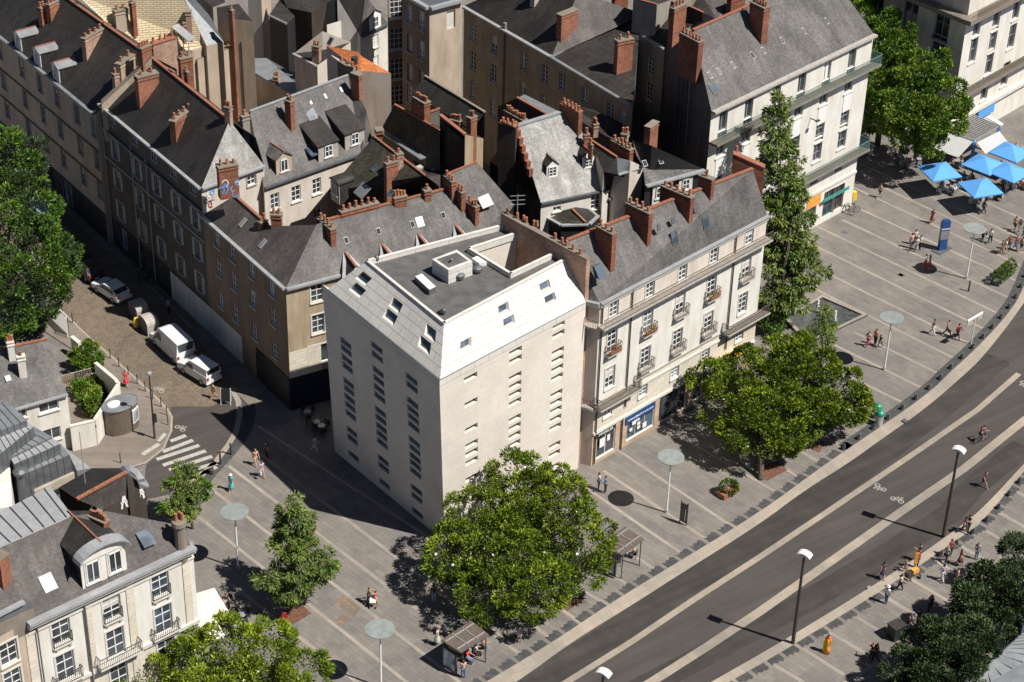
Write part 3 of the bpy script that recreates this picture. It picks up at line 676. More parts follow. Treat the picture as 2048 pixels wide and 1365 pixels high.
strip(b, ['I1815,420', 'I1860,520', 'I1870,620', 'I1840,760', 'I1780,860', 'I1690,980', 'I1560,1110', 'Y-160,500'], .5, 'kerb_stone', .013)
tag(b.build('curved_gutter', None, fix=False), kind='structure')
b = MB()
for a_, c_ in (('I1330,830', 'I1450,785'), ('I1270,912', 'I1505,822'), ('I1222,972', 'I1555,862'), ('I1270,1018', 'I1605,905'), ('I1320,1055', 'I1655,948'), ('I1390,1085', 'I1690,1000'), ('I1480,1120', 'I1690,1030')):
    strip(b, [a_, c_], .45, 'paint_worn', .013)
tag(b.build('crosswalk', None, fix=False), kind='structure')
# bicycle marks painted on the road and street
def bike_mark(b, c, a, s_=1.0, z=-.122, m='paint_worn'):
    P = g(c, z); ca, sa = math.cos(a), math.sin(a); W = lambda x, y: P + np.array([ca * x - sa * y, sa * x + ca * y, 0]) * s_
    for x in (-.42, .42):
        for k in range(10):
            t0, t1 = k * .628, (k + 1) * .628
            b.poly([W(x + .3 * math.cos(t0), .3 * math.sin(t0)), W(x + .3 * math.cos(t1), .3 * math.sin(t1)), W(x + .21 * math.cos(t1), .21 * math.sin(t1)), W(x + .21 * math.cos(t0), .21 * math.sin(t0))], m)
    for (x0, y0, x1, y1) in ((-.42, 0, -.1, .4), (-.1, .4, .3, .4), (-.1, .4, .05, 0), (.05, 0, .3, .4), (.42, 0, .25, .6), (-.42, 0, .05, 0), (.1, .62, .38, .62), (-.2, .52, 0, .52)):
        A, B = W(x0, y0), W(x1, y1); n = nrm(np.array([-(B - A)[1], (B - A)[0], 0])) * .035 * s_; b.poly([A + n, B + n, B - n, A - n], m)
b = MB(); bike_mark(b, 'L975,1140', 2.2, .85); bike_mark(b, 'L1100,1235', -.6, .85); bike_mark(b, 'L2060,370', 2.2, .85); bike_mark(b, 'I1405,730', -.7, .8, .013)
bike_mark(b, 'I1240,430', -.7, .8, .013)
tag(b.build('bicycle_marking', None, fix=False), kind='structure')
b = MB()
for ps, mm in ((['Z440,700', 'Z620,630', 'Z830,790', 'Z740,930', 'Z560,790'], 'patch_brown'), (['Z460,980', 'Z590,870', 'Z710,950', 'Z560,1040'], 'patch_brown')):
    b.poly([g(p, .0065) for p in ps], mm)
for c in ('W350,0', 'V1380,1165', 'L1155,640', 'L300,900', 'H705,505'):
    b.box(g(c, .003), (.55, .45, .004), -.8, 'lead')
tag(b.build('paving_patches', None), kind='structure')

# ================================================================ WHITE CORNER BUILDING
W = House('white_building', 'white stone corner building with slot windows, white mansard and dark flat roof', 'building',
          dict(l=('Q20,560', 15.9), f=('Q875,1262', 15.9), r=('Q1942,690', 15.9), bk=('Q1480,115', 15.9), bl=('Q1000,60', 15.9)))
Bl, Bf, Br = g((669.7, 903)), g((889, 1084)), g((1156, 937))
SL = dict(fr='frame_grey', cols=1, rows=1, sill=None, fw=.04, gl='glass_blue', blind=0)
sw, sh = 1.5, .6
lw = 'J768,45 J773,105 J778,180 J783,245 J790,370 J797,430 J803,500 J808,565 J812,632 J822,770 J827,833 J835,968 J1010,55 J1014,128 J1022,255 J1027,325 J1030,398 J1035,465 J1042,585 J1048,650 J1050,718 J1055,782 J1060,848 J1070,992 J1074,1052 J1080,1188 J1277,280 J1280,345 J1288,480 J1292,548 J1295,612 J1298,680 J1305,808 J1310,875 J1313,945 J1316,1005 J1318,1070 J1325,1215 J1330,1283 N1315,85'.split()
W.front('l', 'f', [(x, sw, sh, SL) for x in lw], 'white_stone', snap=(.35, .12), base=(Bl, Bf), depth=.22)
SR = dict(SL, gl='glass', fr=None); rw = [('J1755,280'), 'J1752,485', 'J1750,692', 'J1750,820', 'J1750,888', 'J1748,958', 'J1745,1095', 'J1730,1240'] + 'K145,95 K140,165 K138,298 K135,368 K133,435 K130,505 K128,635 K125,702 K122,770 K122,838 K120,905 G470,1240 G470,1310 K460,120 K458,185 K455,255 K450,325 K445,455 K443,520 K440,582 K438,650 K435,716 K428,860 K425,928 K420,1030'.split()
W.front('f', 'r', [(x, 1.3, .5, SR) for x in rw], 'white_stone', snap=(.5, .12), base=(Bf, Br), depth=.34)
W.faces += [('l', 'f'), ('f', 'r')]
for k in (('l', 'f'), ('f', 'r')): pass
_t, _s = g('Q345,335', 19.3), g('Q1815,312', 19.3); W.wallb.poly([Br, W.p('r'), [_s[0], _s[1], 16], [_s[0], _s[1], 0]], 'white_stone'); W.wallb.poly([Bl, W.p('l'), [_t[0], _t[1], 16], [_t[0], _t[1], 0]], 'white_stone')
W.finish('white_stone')
# band and mansard
ml, mf, mr = g('Q55,545', 16.5), g('Q880,1205', 16.5), g('Q1925,650', 16.5)
tl, tf, tr = g('Q345,335', 19.3), g('Q908,790', 19.3), g('Q1815,312', 19.3)
lb, fb, rb = W.p('l'), W.p('f'), W.p('r'); up = Z3 * .62
b = MB()
b.poly([lb, fb, fb + up, lb + up], 'white_panel'); b.poly([fb, rb, rb + up, fb + up], 'white_panel')
b.poly([lb + up, fb + up, mf + Z3 * .02, ml + Z3 * .02], 'lead'); b.poly([fb + up, rb + up, mr + Z3 * .02, mf + Z3 * .02], 'lead')
b.poly([lb, lb + up, ml, tl, tl * [1, 1, 0] + Z3 * 15], 'white_panel'); b.poly([rb, rb + up, mr, tr, tr * [1, 1, 0] + Z3 * 15], 'white_panel')
def mans(b, b0, b1, t0, t1, wins, w, h, root):
    n = plane_from(b0, b1, t0); holes = []; L = np.linalg.norm((b1 - b0)[:2])
    for s_ in wins:
        X = onplane(s_, b0, n); k = (X[2] - b0[2]) / (t0[2] - b0[2]); A = b0 * (1 - k) + t0 * k; B = b1 * (1 - k) + t1 * k; u = np.dot(X - A, nrm(B - A)) / np.linalg.norm(B - A) * L
        holes.append((u - w / 2, u + w / 2, X[2] - h / 2, X[2] + h / 2))
    facade(b, b0, b1, t0, t1, holes, 'white_panel', .32, 'trim')
    no = outward(b0, b1); out = []
    for (u0, u1, z0, z1) in holes:
        wb = MB()
        def pt(u, z, dd):
            k = (z - b0[2]) / (t0[2] - b0[2]); return (b0 * (1 - u / L) + b1 * (u / L)) * (1 - k) + (t0 * (1 - u / L) + t1 * (u / L)) * k - no * dd
        q4 = lambda e, dd: [pt(u0 + e, z0 + e, dd), pt(u1 - e, z0 + e, dd), pt(u1 - e, z1 - e, dd), pt(u0 + e, z1 - e, dd)]
        wb.hexa(q4(.01, .30), q4(.01, .25), 'frame_grey'); wb.hexa(q4(.06, .249), q4(.06, .235), 'glass_blue'); wb.build('window', root)
mans(b, ml, mf, tl, tf, ['Q320,465', 'Q275,550', 'Q562,660', 'Q517,745', 'Q820,860', 'Q772,950'], 1.7, .62, W.root)
mans(b, mf, mr, tf, tr, ['Q1655,528', 'Q1690,618', 'Q1348,690', 'Q1385,782', 'Q1068,948'], 1.25, .5, W.root)
mz = b.build('mansard', W.root)
W2 = dict(a='Q345,335', f='Q908,790', r='Q1815,312', r2='Q1750,262', c1='Q1395,430', c2='Q1090,245', c3='Q1490,115', b='Q1390,62')
TP = {k: g(v, 19.3) for k, v in W2.items()}
b = MB(); order = ['a', 'f', 'r', 'r2', 'c1', 'c2', 'c3', 'b']
dk = [np.array([*TP[k][:2], 18.92]) for k in order]
b.poly([dk[0], dk[1], dk[4], dk[5]], 'membrane'); b.poly([dk[1], dk[2], dk[3], dk[4]], 'membrane'); b.poly([dk[0], dk[5], dk[6], dk[7]], 'membrane')
b.build('flat_roof', W.root, fix=False)
b = MB()
for i in range(len(order)):
    A, B = TP[order[i]], TP[order[(i + 1) % 8]]
    if order[i] in ('r', 'c3'): continue
    b.beam(A - Z3 * .28 + Z3 * .04 + nrm(A - B) * .1, B - Z3 * .28 + Z3 * .04 + nrm(B - A) * .1, .24, .6, 'white_panel')
b.poly([TP['c2'], TP['c3'], TP['c3'] * [1, 1, 0] + Z3 * 6, TP['c2'] * [1, 1, 0] + Z3 * 6], 'white_stone'); b.poly([TP['c1'], TP['c2'], TP['c2'] * [1, 1, 0] + Z3 * 6, TP['c1'] * [1, 1, 0] + Z3 * 6], 'white_stone')
b.poly([TP['c1'], TP['r2'], TP['r2'] * [1, 1, 0] + Z3 * 6, TP['c1'] * [1, 1, 0] + Z3 * 6], 'white_stone')
b.poly([TP['a'], TP['b'], TP['b'] * [1, 1, 0] + Z3 * 8, TP['a'] * [1, 1, 0] + Z3 * 8], 'white_stone')
b.poly([np.array([*TP[k][:2], 6.0]) for k in ('c1', 'c2', 'c3', 'r2')], 'membrane')
b.build('parapet', W.root)
# lift head, hatch and condensers
def quadbox(b, ps, zt, zb, m, mt=None):
    P = [g(p, zt) for p in ps]; b.hexa([np.array([*p[:2], zb]) for p in P], P, m, mt)
b = MB(); quadbox(b, ['Q820,325', 'Q940,405', 'Q1115,340', 'Q1000,255'], 20.2, 18.92, 'white_panel', 'white_panel'); quadbox(b, ['Q850,325', 'Q940,388', 'Q1085,335', 'Q1000,275'], 20.21, 20, 'membrane'); quadbox(b, ['Q835,325', 'Q940,396', 'Q1100,338', 'Q1000,265'], 20.205, 20.1, 'white_panel')
b.beam(g('Q965,325', 20.2), g('Q965,325', 20.65), .08, .08, 'trim'); b.build('lift_housing', W.root)
b = MB(); quadbox(b, ['Q695,450', 'Q800,548', 'Q848,525', 'Q745,430'], 19.45, 18.92, 'lead', 'frame_white'); b.build('roof_hatch', W.root)
b = MB(); quadbox(b, ['Q1110,318', 'Q1165,355', 'Q1220,345', 'Q1150,300'], 19.3, 18.95, 'frame_white'); b.build('roof_hatch', W.root)
for c in ('Q1150,420', 'Q1020,470', 'Q415,345', 'Q905,730', 'Q1780,300'):
    b = MB(); X = g(c, 18.93); r_ = .42 if c[1] == '1' and c != 'Q1780,300' else .2
    b.lathe(X, [(r_ * .6, 0), (r_ * .7, .15), (r_, .2), (r_, .45), (r_ * .85, .5), (r_ * .3, .62)], 12, 'lead'); b.beam(X + np.array([-.5, .2, .1]), X + np.array([.1, .5, .3]), .08, .08, 'iron'); b.build('roof_fan', W.root)
b = MB(); X = g('Q1440,100', 19.3); b.cyl(X, X + Z3 * 3.2, .04, .03, 6, 'steel')
for z in (2.2, 2.6, 3.0): b.beam(X + np.array([-.6, 0, z]), X + np.array([.6, 0.2, z]), .04, .04, 'steel')
b.build('aerial', W.root)
# ================================================================ LONG CREAM APARTMENT BUILDING
EAV = 16.3
Gd = dict(c0=('G650,1050', EAV), c1=('G780,1080', EAV), r=('H130,378', EAV), rr=('H20,30', 20.6), rl=('G525,588', 20.6), bl=('G300,420', EAV), br=('C1890,1180', EAV))
LB = House('apartment_building', 'long cream apartment building with grey slate roof and brick chimney walls', 'building', Gd)
X0 = g('G700,740', 19.5)
LB.P['bl'] = LB.p('rl') + (LB.p('rl') - LB.p('c1')) * [.8, .8, 0] - Z3 * 4.3; LB.P['br'] = LB.p('rr') + (LB.p('rr') - LB.p('r')) * [.8, .8, 0] - Z3 * 4.3
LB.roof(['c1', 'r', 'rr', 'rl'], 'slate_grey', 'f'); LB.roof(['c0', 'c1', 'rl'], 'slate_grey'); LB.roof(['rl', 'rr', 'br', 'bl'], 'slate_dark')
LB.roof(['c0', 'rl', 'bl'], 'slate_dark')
fw = dict(cols=2, rows=4, sur='trim', sill='trim'); bal = dict(ex=.5, d=.45, m='rust_iron', slab='trim_dim')
fb = dict(fw, bal=bal); FL = ['yellow', 'yellow', 'orange', 'green_paint']; FR = ['red', 'orange', 'green_paint']
ws = [(x, 1.05, 1.75, fw) for x in 'G900,1115 G1185,955 G1437,825 G1685,685 G1955,550'.split()]
ws += [('K880,60', 1.15, 2.1, dict(fb, bal=dict(bal, flowers=FR))), ('G1160,1222', 1.15, 2.1, dict(fb, bal=dict(bal, flowers=FL))), ('G1408,1080', 1.15, 2.1, fb), ('G1655,940', 1.15, 2.1, dict(fb, bal=dict(bal, flowers=FL))), ('G1922,800', 1.15, 2.1, fb)]
ws += [('K862,335', 1.15, 2.1, fw), ('K1135,165', 1.15, 2.1, fb), ('K1375,50', 1.15, 2.1, fb), ('G1630,1225', 1.15, 2.1, fb), ('G1890,1075', 1.15, 2.1, fw)]
ws += [(x, 1.05, 1.5, dict(cols=2, rows=4, sur='trim', sill='trim')) for x in 'K825,590 K1105,420 K1355,280 K1600,145 K1860,10'.split()]
shopw = dict(fr='frame_white', cols=2, rows=1, sill=None, gl='glass', pb=0, name='shop_window')
ws += [('K820,830', 2.3, 3.0, shopw), ('K1088,685', 3.5, 2.9, dict(shopw, cols=3, gl='glass_blue')), ('K1350,500', 3.4, 2.9, dict(shopw, fr='iron', cols=3)), ('K1560,400', 2.4, 2.7, shopw), ('K1800,250', 2.4, 2.7, shopw)]
_n = outward(LB.p('c1'), LB.p('r')); _z = lambda s_: onplane(s_, LB.p('c1'), _n)[2]
LB.front('c1', 'r', ws, [(_z('K1100,560'), 'tan_stone'), (_z('K1130,320'), 'cream_stone'), (_z('G770,1245'), 'cream'), (99, 'pale_wall')])
LB.front('c0', 'c1', [], 'pinkish')
LB.finish('grey_wall')
e0, e1 = LB.p('c1'), LB.p('r'); nF = outward(e0, e1); dF = nrm(e1 - e0); LF = np.linalg.norm(e1 - e0)
FP = lambda u, z, o=0.0: np.array([*(e0 + dF * u + nF * o)[:2], z])
nC = outward(LB.p('c0'), LB.p('c1'))
LB.line('gutter', [('c1', 'r'), ('c0', 'c1')], .34, .16, 'zinc_pale', -.02, .14); LB.line('cornice', [('c1', 'r'), ('c0', 'c1')], .16, .3, 'trim', -.26, .08)
LB.line('ridge_tiles', [('rl', 'rr')], .3, .12, 'clay', .05)
zu = lambda s_: (np.dot(onplane(s_, e0, nF) - e0, dF), onplane(s_, e0, nF)[2])
b = MB(); zb_ = zu('G770,1245')[1]
# attic storey a shade pinker, its balcony, the stone lower floors, string courses
zr = zu('K965,480')[1]; zs = zu('K965,650')[1]; zg = zu('K940,640')[1]
def skin(b, u0, u1, z0, z1, m, o=.03): b.hexa([FP(u0, z0, .004), FP(u1, z0, .004), FP(u1, z0, o), FP(u0, z0, o)], [FP(u0, z1, .004), FP(u1, z1, .004), FP(u1, z1, o), FP(u0, z1, o)], m)
b = MB(); b.beam(FP(-.3, zb_ - .1, .45), FP(LF, zb_ - .1, .45), .9, .16, 'trim_dim'); rail(b, FP(-.3, zb_, .85), FP(LF, zb_, .85), .85, 'rust_iron')
C0 = LB.p('c0').copy(); C0[2] = zb_; C1 = FP(0, zb_)
b.beam(C0 + nC * .35 - Z3 * .1, C1 + nC * .35 - Z3 * .1, .7, .16, 'trim_dim'); rail(b, C0 + nC * .7, C1 + nC * .7 + dF * -.2 + nF * .3, .85, 'rust_iron'); b.build('attic_balcony', LB.root)
b = MB(); b.beam(FP(0, zr + .2, .06), FP(LF, zr + .2, .06), .12, .22, 'trim')
for z in (zs - 3.6, zs - .1): pass
z4 = zu('K1100,560')[1]; b.beam(FP(0, z4, .07), FP(LF, z4, .07), .14, .25, 'trim'); z3 = zu('K1130,320')[1]; b.beam(FP(0, z3, .06), FP(LF, z3, .06), .1, .14, 'trim_dim'); b.build('string_course', LB.root)
b = MB()
for (lo, hi, cut, mm) in ((z4 + .15, z3 - .1, [5, 6], 'cream_stone'), (0.02, z4 - .15, [], 'tan_stone')): pass
# two first floor balconies on brackets
for a_, c_ in (('K735,560', 'K1045,370'), ('G1730,1300', 'G2050,1120')):
    u0, z0 = zu(a_); u1, z1 = zu(c_); b = MB(); z = z0
    b.beam(FP(u0 - .1, z - .1, .45), FP(u1, z - .1, .45), .9, .16, 'trim_dim')
    for P_, Q_ in ((FP(u0, z, .04), FP(u0, z, .85)), (FP(u0, z, .85), FP(u1, z, .85)), (FP(u1, z, .85), FP(u1, z, .04))): rail(b, P_, Q_, .9, 'rust_iron', .11, .035)
    b.build('balcony', LB.root)
b = MB(); zq = zu('K735,560')[1]; A = C0 * [1, 1, 0] + Z3 * zq; B = C1 * [1, 1, 0] + Z3 * zq; b.beam(A + nC * .3 - Z3 * .1, B + nC * .3 - Z3 * .1, .6, .16, 'trim_dim'); rail(b, A + nC * .6, B + nC * .6, .9, 'rust_iron', .12, .03); b.build('balcony', LB.root)
for u, za_, zb2 in ((zu('G1030,970')[0], 4.4, EAV - .2), (zu('G1840,530')[0], 4.4, EAV - .2), (.25, .2, EAV - .2), (zu('K950,640')[0], .1, z4)):
    b = MB(); b.cyl(FP(u, za_, .12), FP(u, zb2, .12), .07, .07, 6, 'iron'); b.build('drainpipe', LB.root)
# shop fronts: dark fascia, estate agent board and the words on them
def text_on(parent, txt, s_, size, m, off=.06, plane=None, d=None, name='lettering', z=None, bold=.0):
    P0, n, dr = plane; X = onplane(s_, P0, n) + n * off
    cu = bpy.data.curves.new(name, 'FONT'); cu.body = txt; cu.size = size; cu.extrude = .012; cu.offset = bold; cu.align_x = 'CENTER'; cu.align_y = 'CENTER'
    o = bpy.data.objects.new('tmp', cu); COL.objects.link(o); dg = bpy.context.evaluated_depsgraph_get(); me = bpy.data.meshes.new_from_object(o.evaluated_get(dg)); bpy.data.objects.remove(o)
    me.materials.clear(); me.materials.append(MATS[m])
    o = bpy.data.objects.new(name, me); COL.objects.link(o); o.parent = parent
    x = nrm(np.array([dr[0], dr[1], 0])); R = Matrix(((x[0], 0, n[0]), (x[1], 0, n[1]), (0, 1, 0))); 
    if np.cross(x, Z3) @ n < 0: x = -x; R = Matrix(((x[0], 0, n[0]), (x[1], 0, n[1]), (0, 1, 0)))
    o.matrix_local = Matrix.Translation(Vector(X - parent_world(parent))) @ R.to_4x4(); return o
PLF = (e0, nF, dF)
b = MB(); u, z = zu('K820,745'); skin(b, u - 1.25, u + 1.25, z - .28, z + .3, 'black', .09); b.build('shop_fascia', LB.root); text_on(LB.root, 'IMMOBILIER', 'K820,752', .34, 'frame_white', .1, PLF)
b = MB(); u, z = zu('K1092,610'); skin(b, u - 1.85, u + 1.85, z - .35, z + .35, 'blue', .10); b.build('shop_fascia', LB.root); text_on(LB.root, 'www.pigeault-immo.com', 'K1092,610', .32, 'frame_white', .11, PLF)
for s_, w_, h_ in (('K1045,680', .5, .5), ('K1075,655', .45, .35), ('K1080,690', .4, .3), ('K1040,640', .35, .3), ('K1080,720', .4, .3), ('K1125,700', .5, .5), ('K1020,740', .35, .3), ('K795,840', .6, .9), ('K845,800', .35, .6)):
    u, z = zu(s_); b = MB(); skin(b, u - w_ / 2, u + w_ / 2, z - h_ / 2, z + h_ / 2, 'frame_white', .03); b.build('poster', LB.root)
b = MB(); u, z = zu('K1850,120'); skin(b, u - 3, u + 1.2, z - .22, z + .22, 'yellow', .5); b.build('awning', LB.root)
# chimney walls
pf = LB.planes['f']
def zroof(s_): return onplane(s_, *pf)[2]
for a_, c_, h_, n in (('G765,465', 'G885,535', 42, 3), ('G995,285', 'G1168,372', 42, 4), ('G1265,150', 'G1487,250', 50, 5), ('G1562,70', 'G1655,108', 32, 1)):
    chim_on(LB.root, pf, a_, c_, h_, .5, n, 'brick_dark', ref='b')
firewall(LB.root, [('C1820,1195', 21.6), ('D112,1250', 20.6)], .5, 'brick_dark', zb=10, pots=[('C1845,1180', 21.6)], cap='clay')
firewall(LB.root, [('G20,375', 20.3), ('G690,735', 20.3)], .42, 'brick_pale', zb=0, cap='cap', pots=[('G%d,%d' % p, 20.4) for p in ((60, 375), (135, 415), (185, 435), (205, 450), (265, 475), (290, 480), (430, 575), (485, 610), (520, 630), (570, 660), (627, 695))], name='party_wall')
for s_, op in (('G1360,570', 0), ('G1605,450', 0), ('G760,830', .35)): rooflight(LB.root, s_, pf, .8, 1.1, openup=op)
for s_ in ('G1350,435', 'G1240,490', 'G1525,345', 'G1805,325'): rooflight(LB.root, s_, pf, .4, .55, None, 'slate_grey' if False else 'zinc_dark', t=.02, name='roof_patch')

# ================================================================ TALL CREAM BUILDING, TEAL BALCONIES
KE = 19.4
Kd = dict(l=('C1650,872', KE), r=('D925,255', KE), p=('C1505,238', 24.5), pr=((1640, -45), 24.5))
KB = House('apartment_building', 'tall cream building with long teal balconies and steep grey slate roof', 'building', Kd)
eL, eR = KB.p('l'), KB.p('r'); KB.P['pr'] = KB.p('p') + (eR - eL) * .83
dep = (KB.p('p') - eL) * [1, 1, 0]; KB.P['bl'] = eL + dep * 2; KB.P['br'] = eR + dep * 2
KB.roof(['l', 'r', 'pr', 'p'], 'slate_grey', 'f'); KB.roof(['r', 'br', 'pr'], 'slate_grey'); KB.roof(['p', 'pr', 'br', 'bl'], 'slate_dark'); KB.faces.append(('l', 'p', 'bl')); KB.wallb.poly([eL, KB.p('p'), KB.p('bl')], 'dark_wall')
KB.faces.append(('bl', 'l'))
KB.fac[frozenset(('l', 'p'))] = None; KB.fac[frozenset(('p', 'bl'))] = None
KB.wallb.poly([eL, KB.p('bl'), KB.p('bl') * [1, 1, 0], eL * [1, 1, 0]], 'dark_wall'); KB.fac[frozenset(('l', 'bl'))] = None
kw = dict(fr='frame_grey', cols=2, rows=1, sill=None, gl='glass', pb=0); kt = dict(fr='frame_grey', cols=2, rows=3, sill='trim', gl='glass', pb=0)
ws = [(x, 1.2, 2.2, kw) for x in 'C1740,945 C1950,850 D200,695 D395,612 D765,442'.split()] + [('D570,528', 1.2, 2.2, dict(kw, gl='frame_white'))]
nK = outward(eL, eR); dK = nrm(eR - eL)
uk = lambda s_: (np.dot(onplane(s_, eL, nK) - eL, dK), onplane(s_, eL, nK)[2])
us_ = [uk(x)[0] for x in ('C1740,945', 'C1950,850', 'D200,695', 'D395,612', 'D570,528', 'D765,442')]
us_ = [uk('C1725,1130')[0], uk('C1920,1030')[0], uk('D180,880')[0] - 0, uk('D360,800')[0], uk('D550,720')[0], uk('D738,640')[0]]
z1a, z1b = uk('D735,600')[1], uk('D700,900')[1]; z1c = uk('D680,1010')[1]
for i, u in enumerate(us_):
    ws.append(((u, z1a - .1), 1.35, 2.6, kt)); ws.append(((u, z1b), 1.35, 2.0, kt)); ws.append(((u, z1c - .3), 1.35, 2.6, kt))
    if i > 1: ws.append(((u, uk('D655,1235')[1]), 1.25, 1.5, dict(kw, rows=2)))
ws += [('H480,95', 1.25, 1.5, kw)] if False else []
ws += [('H590,290', 2.0, 3.0, dict(kw, fr='teal', name='shop_window')), ('H665,240', 1.6, 2.9, dict(kw, fr='wood', name='door')), ('H470,370', 1.9, 1.2, dict(kw, fr=None, name='shop_window')), ('H300,420', 2.4, 2.2, dict(kw, name='shop_window'))]
KB.front('l', 'r', ws, 'cream', snap=(.7, .35), depth=.3); KB.finish('grey_wall')
KB.line('gutter', [('l', 'r')], .5, .22, 'trim_dim', -.05, .25); KB.line('ridge_tiles', [('p', 'pr')], .3, .12, 'clay', .05)
LK = np.linalg.norm(eR - eL); KP = lambda u, z, o=0.0: np.array([*(eL + dK * u + nK * o)[:2], z])
b = MB()
for s_ in ('C1640,1100', 'D600,1215'):
    z = uk(s_)[1]; b.beam(KP(0, z - .15, .5), KP(LK + .6, z - .15, .5), 1.0, .2, 'cap'); rail(b, KP(0, z, .95), KP(LK + .6, z, .95), 1.0, 'teal_rail', .13, .03); rail(b, KP(LK + .6, z, .95), KP(LK + .6, z, -1.2), 1.0, 'teal_rail', .13, .03)
b.build('balcony', KB.root)
b = MB(); zz = uk('H620,140')[1]; b.beam(KP(0, zz, .07), KP(LK, zz, .07), .14, .3, 'trim'); b.build('string_course', KB.root)
for u in us_:
    b = MB()
    b.hexa([KP(u - .6, z1b + .98, .004), KP(u + .6, z1b + .98, .004), KP(u + .6, z1b + .98, .05), KP(u - .6, z1b + .98, .05)], [KP(u - .6, z1a - 1.3, .004), KP(u + .6, z1a - 1.3, .004), KP(u + .6, z1a - 1.3, .05), KP(u - .6, z1a - 1.3, .05)], 'frame_white')
    b.build('white_panel', KB.root)
b = MB(); u0, z0 = uk('H475,275'); b.hexa([KP(u0 - 1.1, z0 - .6, .004), KP(u0 + 1.1, z0 - .6, .004), KP(u0 + 1.1, z0 - .6, .06), KP(u0 - 1.1, z0 - .6, .06)], [KP(u0 - 1.1, z0 + .6, .004), KP(u0 + 1.1, z0 + .6, .004), KP(u0 + 1.1, z0 + .6, .06), KP(u0 - 1.1, z0 + .6, .06)], 'orange'); b.build('orange_panel', KB.root)
b = MB(); u0, z0 = uk('H265,375'); b.hexa([KP(u0 - 1.6, z0 - .6, .004), KP(u0 + 1.2, z0 - .6, .004), KP(u0 + 1.2, z0 - .6, .06), KP(u0 - 1.6, z0 - .6, .06)], [KP(u0 - 1.6, z0 + .6, .004), KP(u0 + 1.2, z0 + .6, .004), KP(u0 + 1.2, z0 + .6, .06), KP(u0 - 1.6, z0 + .6, .06)], 'orange'); b.build('orange_panel', KB.root)
b = MB(); u0, z0 = uk('H630,210'); b.hexa([KP(u0 - 2.3, z0 - .15, .31), KP(u0 + 2.0, z0 - .15, .31), KP(u0 + 2.0, z0 - .15, .4), KP(u0 - 2.3, z0 - .15, .4)], [KP(u0 - 2.3, z0 + .2, .31), KP(u0 + 2.0, z0 + .2, .31), KP(u0 + 2.0, z0 + .2, .4), KP(u0 - 2.3, z0 + .2, .4)], 'teal'); b.build('shop_fascia', KB.root)
b = MB(); z = uk('D430,880')[1]
for s_ in ('D455,880', 'D1930,150'): pass
u, z = uk('D450,885'); b.beam(KP(u, z, 0), KP(u, z, .9), .08, .08, 'iron'); b.box(KP(u, z, .9), (.5, .25, .12), math.atan2(dK[1], dK[0]), 'iron'); b.build('wall_lamp', KB.root)
pk = KB.planes['f']
for s_ in 'C1635,590 C1705,560 C1815,510 C1970,435 D15,415 D98,380 D240,305 D400,235 D570,160'.split(): rooflight(KB.root, s_, pk, .4, .7, 'slate_grey', 'zinc_pale', t=.05, name='roof_vent')
rooflight(KB.root, 'C1665,690', pk, .9, 1.0)
# gable stack with metal flues, second stack on the roof
chimney(KB.root, 'C1420,245', 'C1570,325', 24.8, .6, 20.6, 6, 'brick_dark')
b = MB(); nG = outward(eL, KB.p('bl')); dG = nrm(KB.p('bl') - eL)
gp = lambda s_, o: onplane(s_, eL, nG) + nG * o
for xs, zt in ((1440, 300), (1475, 300), (1505, 320), (1530, 330)):
    A = gp('C%d,%d' % (xs, zt), .25); B = gp('C%d,%d' % (xs - 25, 1180), .25); B = np.array([A[0], A[1], B[2]]); b.cyl(B, A, .09, .09, 8, 'zinc' if xs > 1510 else 'zinc_dark')
b.build('flue', KB.root)
chimney(KB.root, 'D25,5', 'D130,55', 25.6, .8, 20, 5, 'brick_dark')
# ================================================================ WEST STREET ROW
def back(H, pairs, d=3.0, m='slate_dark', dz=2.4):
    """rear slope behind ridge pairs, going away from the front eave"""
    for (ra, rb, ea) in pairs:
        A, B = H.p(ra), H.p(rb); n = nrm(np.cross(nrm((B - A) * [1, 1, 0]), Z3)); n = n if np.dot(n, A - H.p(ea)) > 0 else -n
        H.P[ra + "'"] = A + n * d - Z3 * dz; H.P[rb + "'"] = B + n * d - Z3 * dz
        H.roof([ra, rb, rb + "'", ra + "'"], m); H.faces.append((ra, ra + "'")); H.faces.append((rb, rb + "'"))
sh = dict(cols=2, rows=3, sur='trim_dim', sill='trim_dim', fr='frame_grey', shut='trim_dim'); sd_ = dict(cols=2, rows=3, sur='grey_wall', sill='trim_dim', fr='frame_white')
# --- beige corner end (far left)
HD = House('apartment_building', 'beige street building with three white dormers, far left end of the dark street', 'building',
           dict(l=((-90, -2), 14.1), r=('A745,895', 14.1), ra=((-40, -125), 18.9), rb=('A1150,425', 18.9)))
HD.roof(['l', 'r', 'rb', 'ra'], 'slate_dark', 'f'); back(HD, [('ra', 'rb', 'r')])
wd = dict(cols=2, rows=3, sur='grey_wall', sill='trim_dim', fr='frame_grey')
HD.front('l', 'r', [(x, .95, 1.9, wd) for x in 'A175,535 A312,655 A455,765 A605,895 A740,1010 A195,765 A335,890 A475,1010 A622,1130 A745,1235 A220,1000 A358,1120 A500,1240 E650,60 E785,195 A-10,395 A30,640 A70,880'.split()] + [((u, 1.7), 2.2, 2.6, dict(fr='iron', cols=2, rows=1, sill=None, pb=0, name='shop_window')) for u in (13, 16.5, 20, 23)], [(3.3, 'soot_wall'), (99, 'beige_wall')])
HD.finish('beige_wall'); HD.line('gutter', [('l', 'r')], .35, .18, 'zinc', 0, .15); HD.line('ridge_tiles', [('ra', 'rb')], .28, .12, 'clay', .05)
nH = outward(HD.p('l'), HD.p('r')); dH = nrm(HD.p('r') - HD.p('l')); hz = lambda s_: onplane(s_, HD.p('l'), nH)[2]
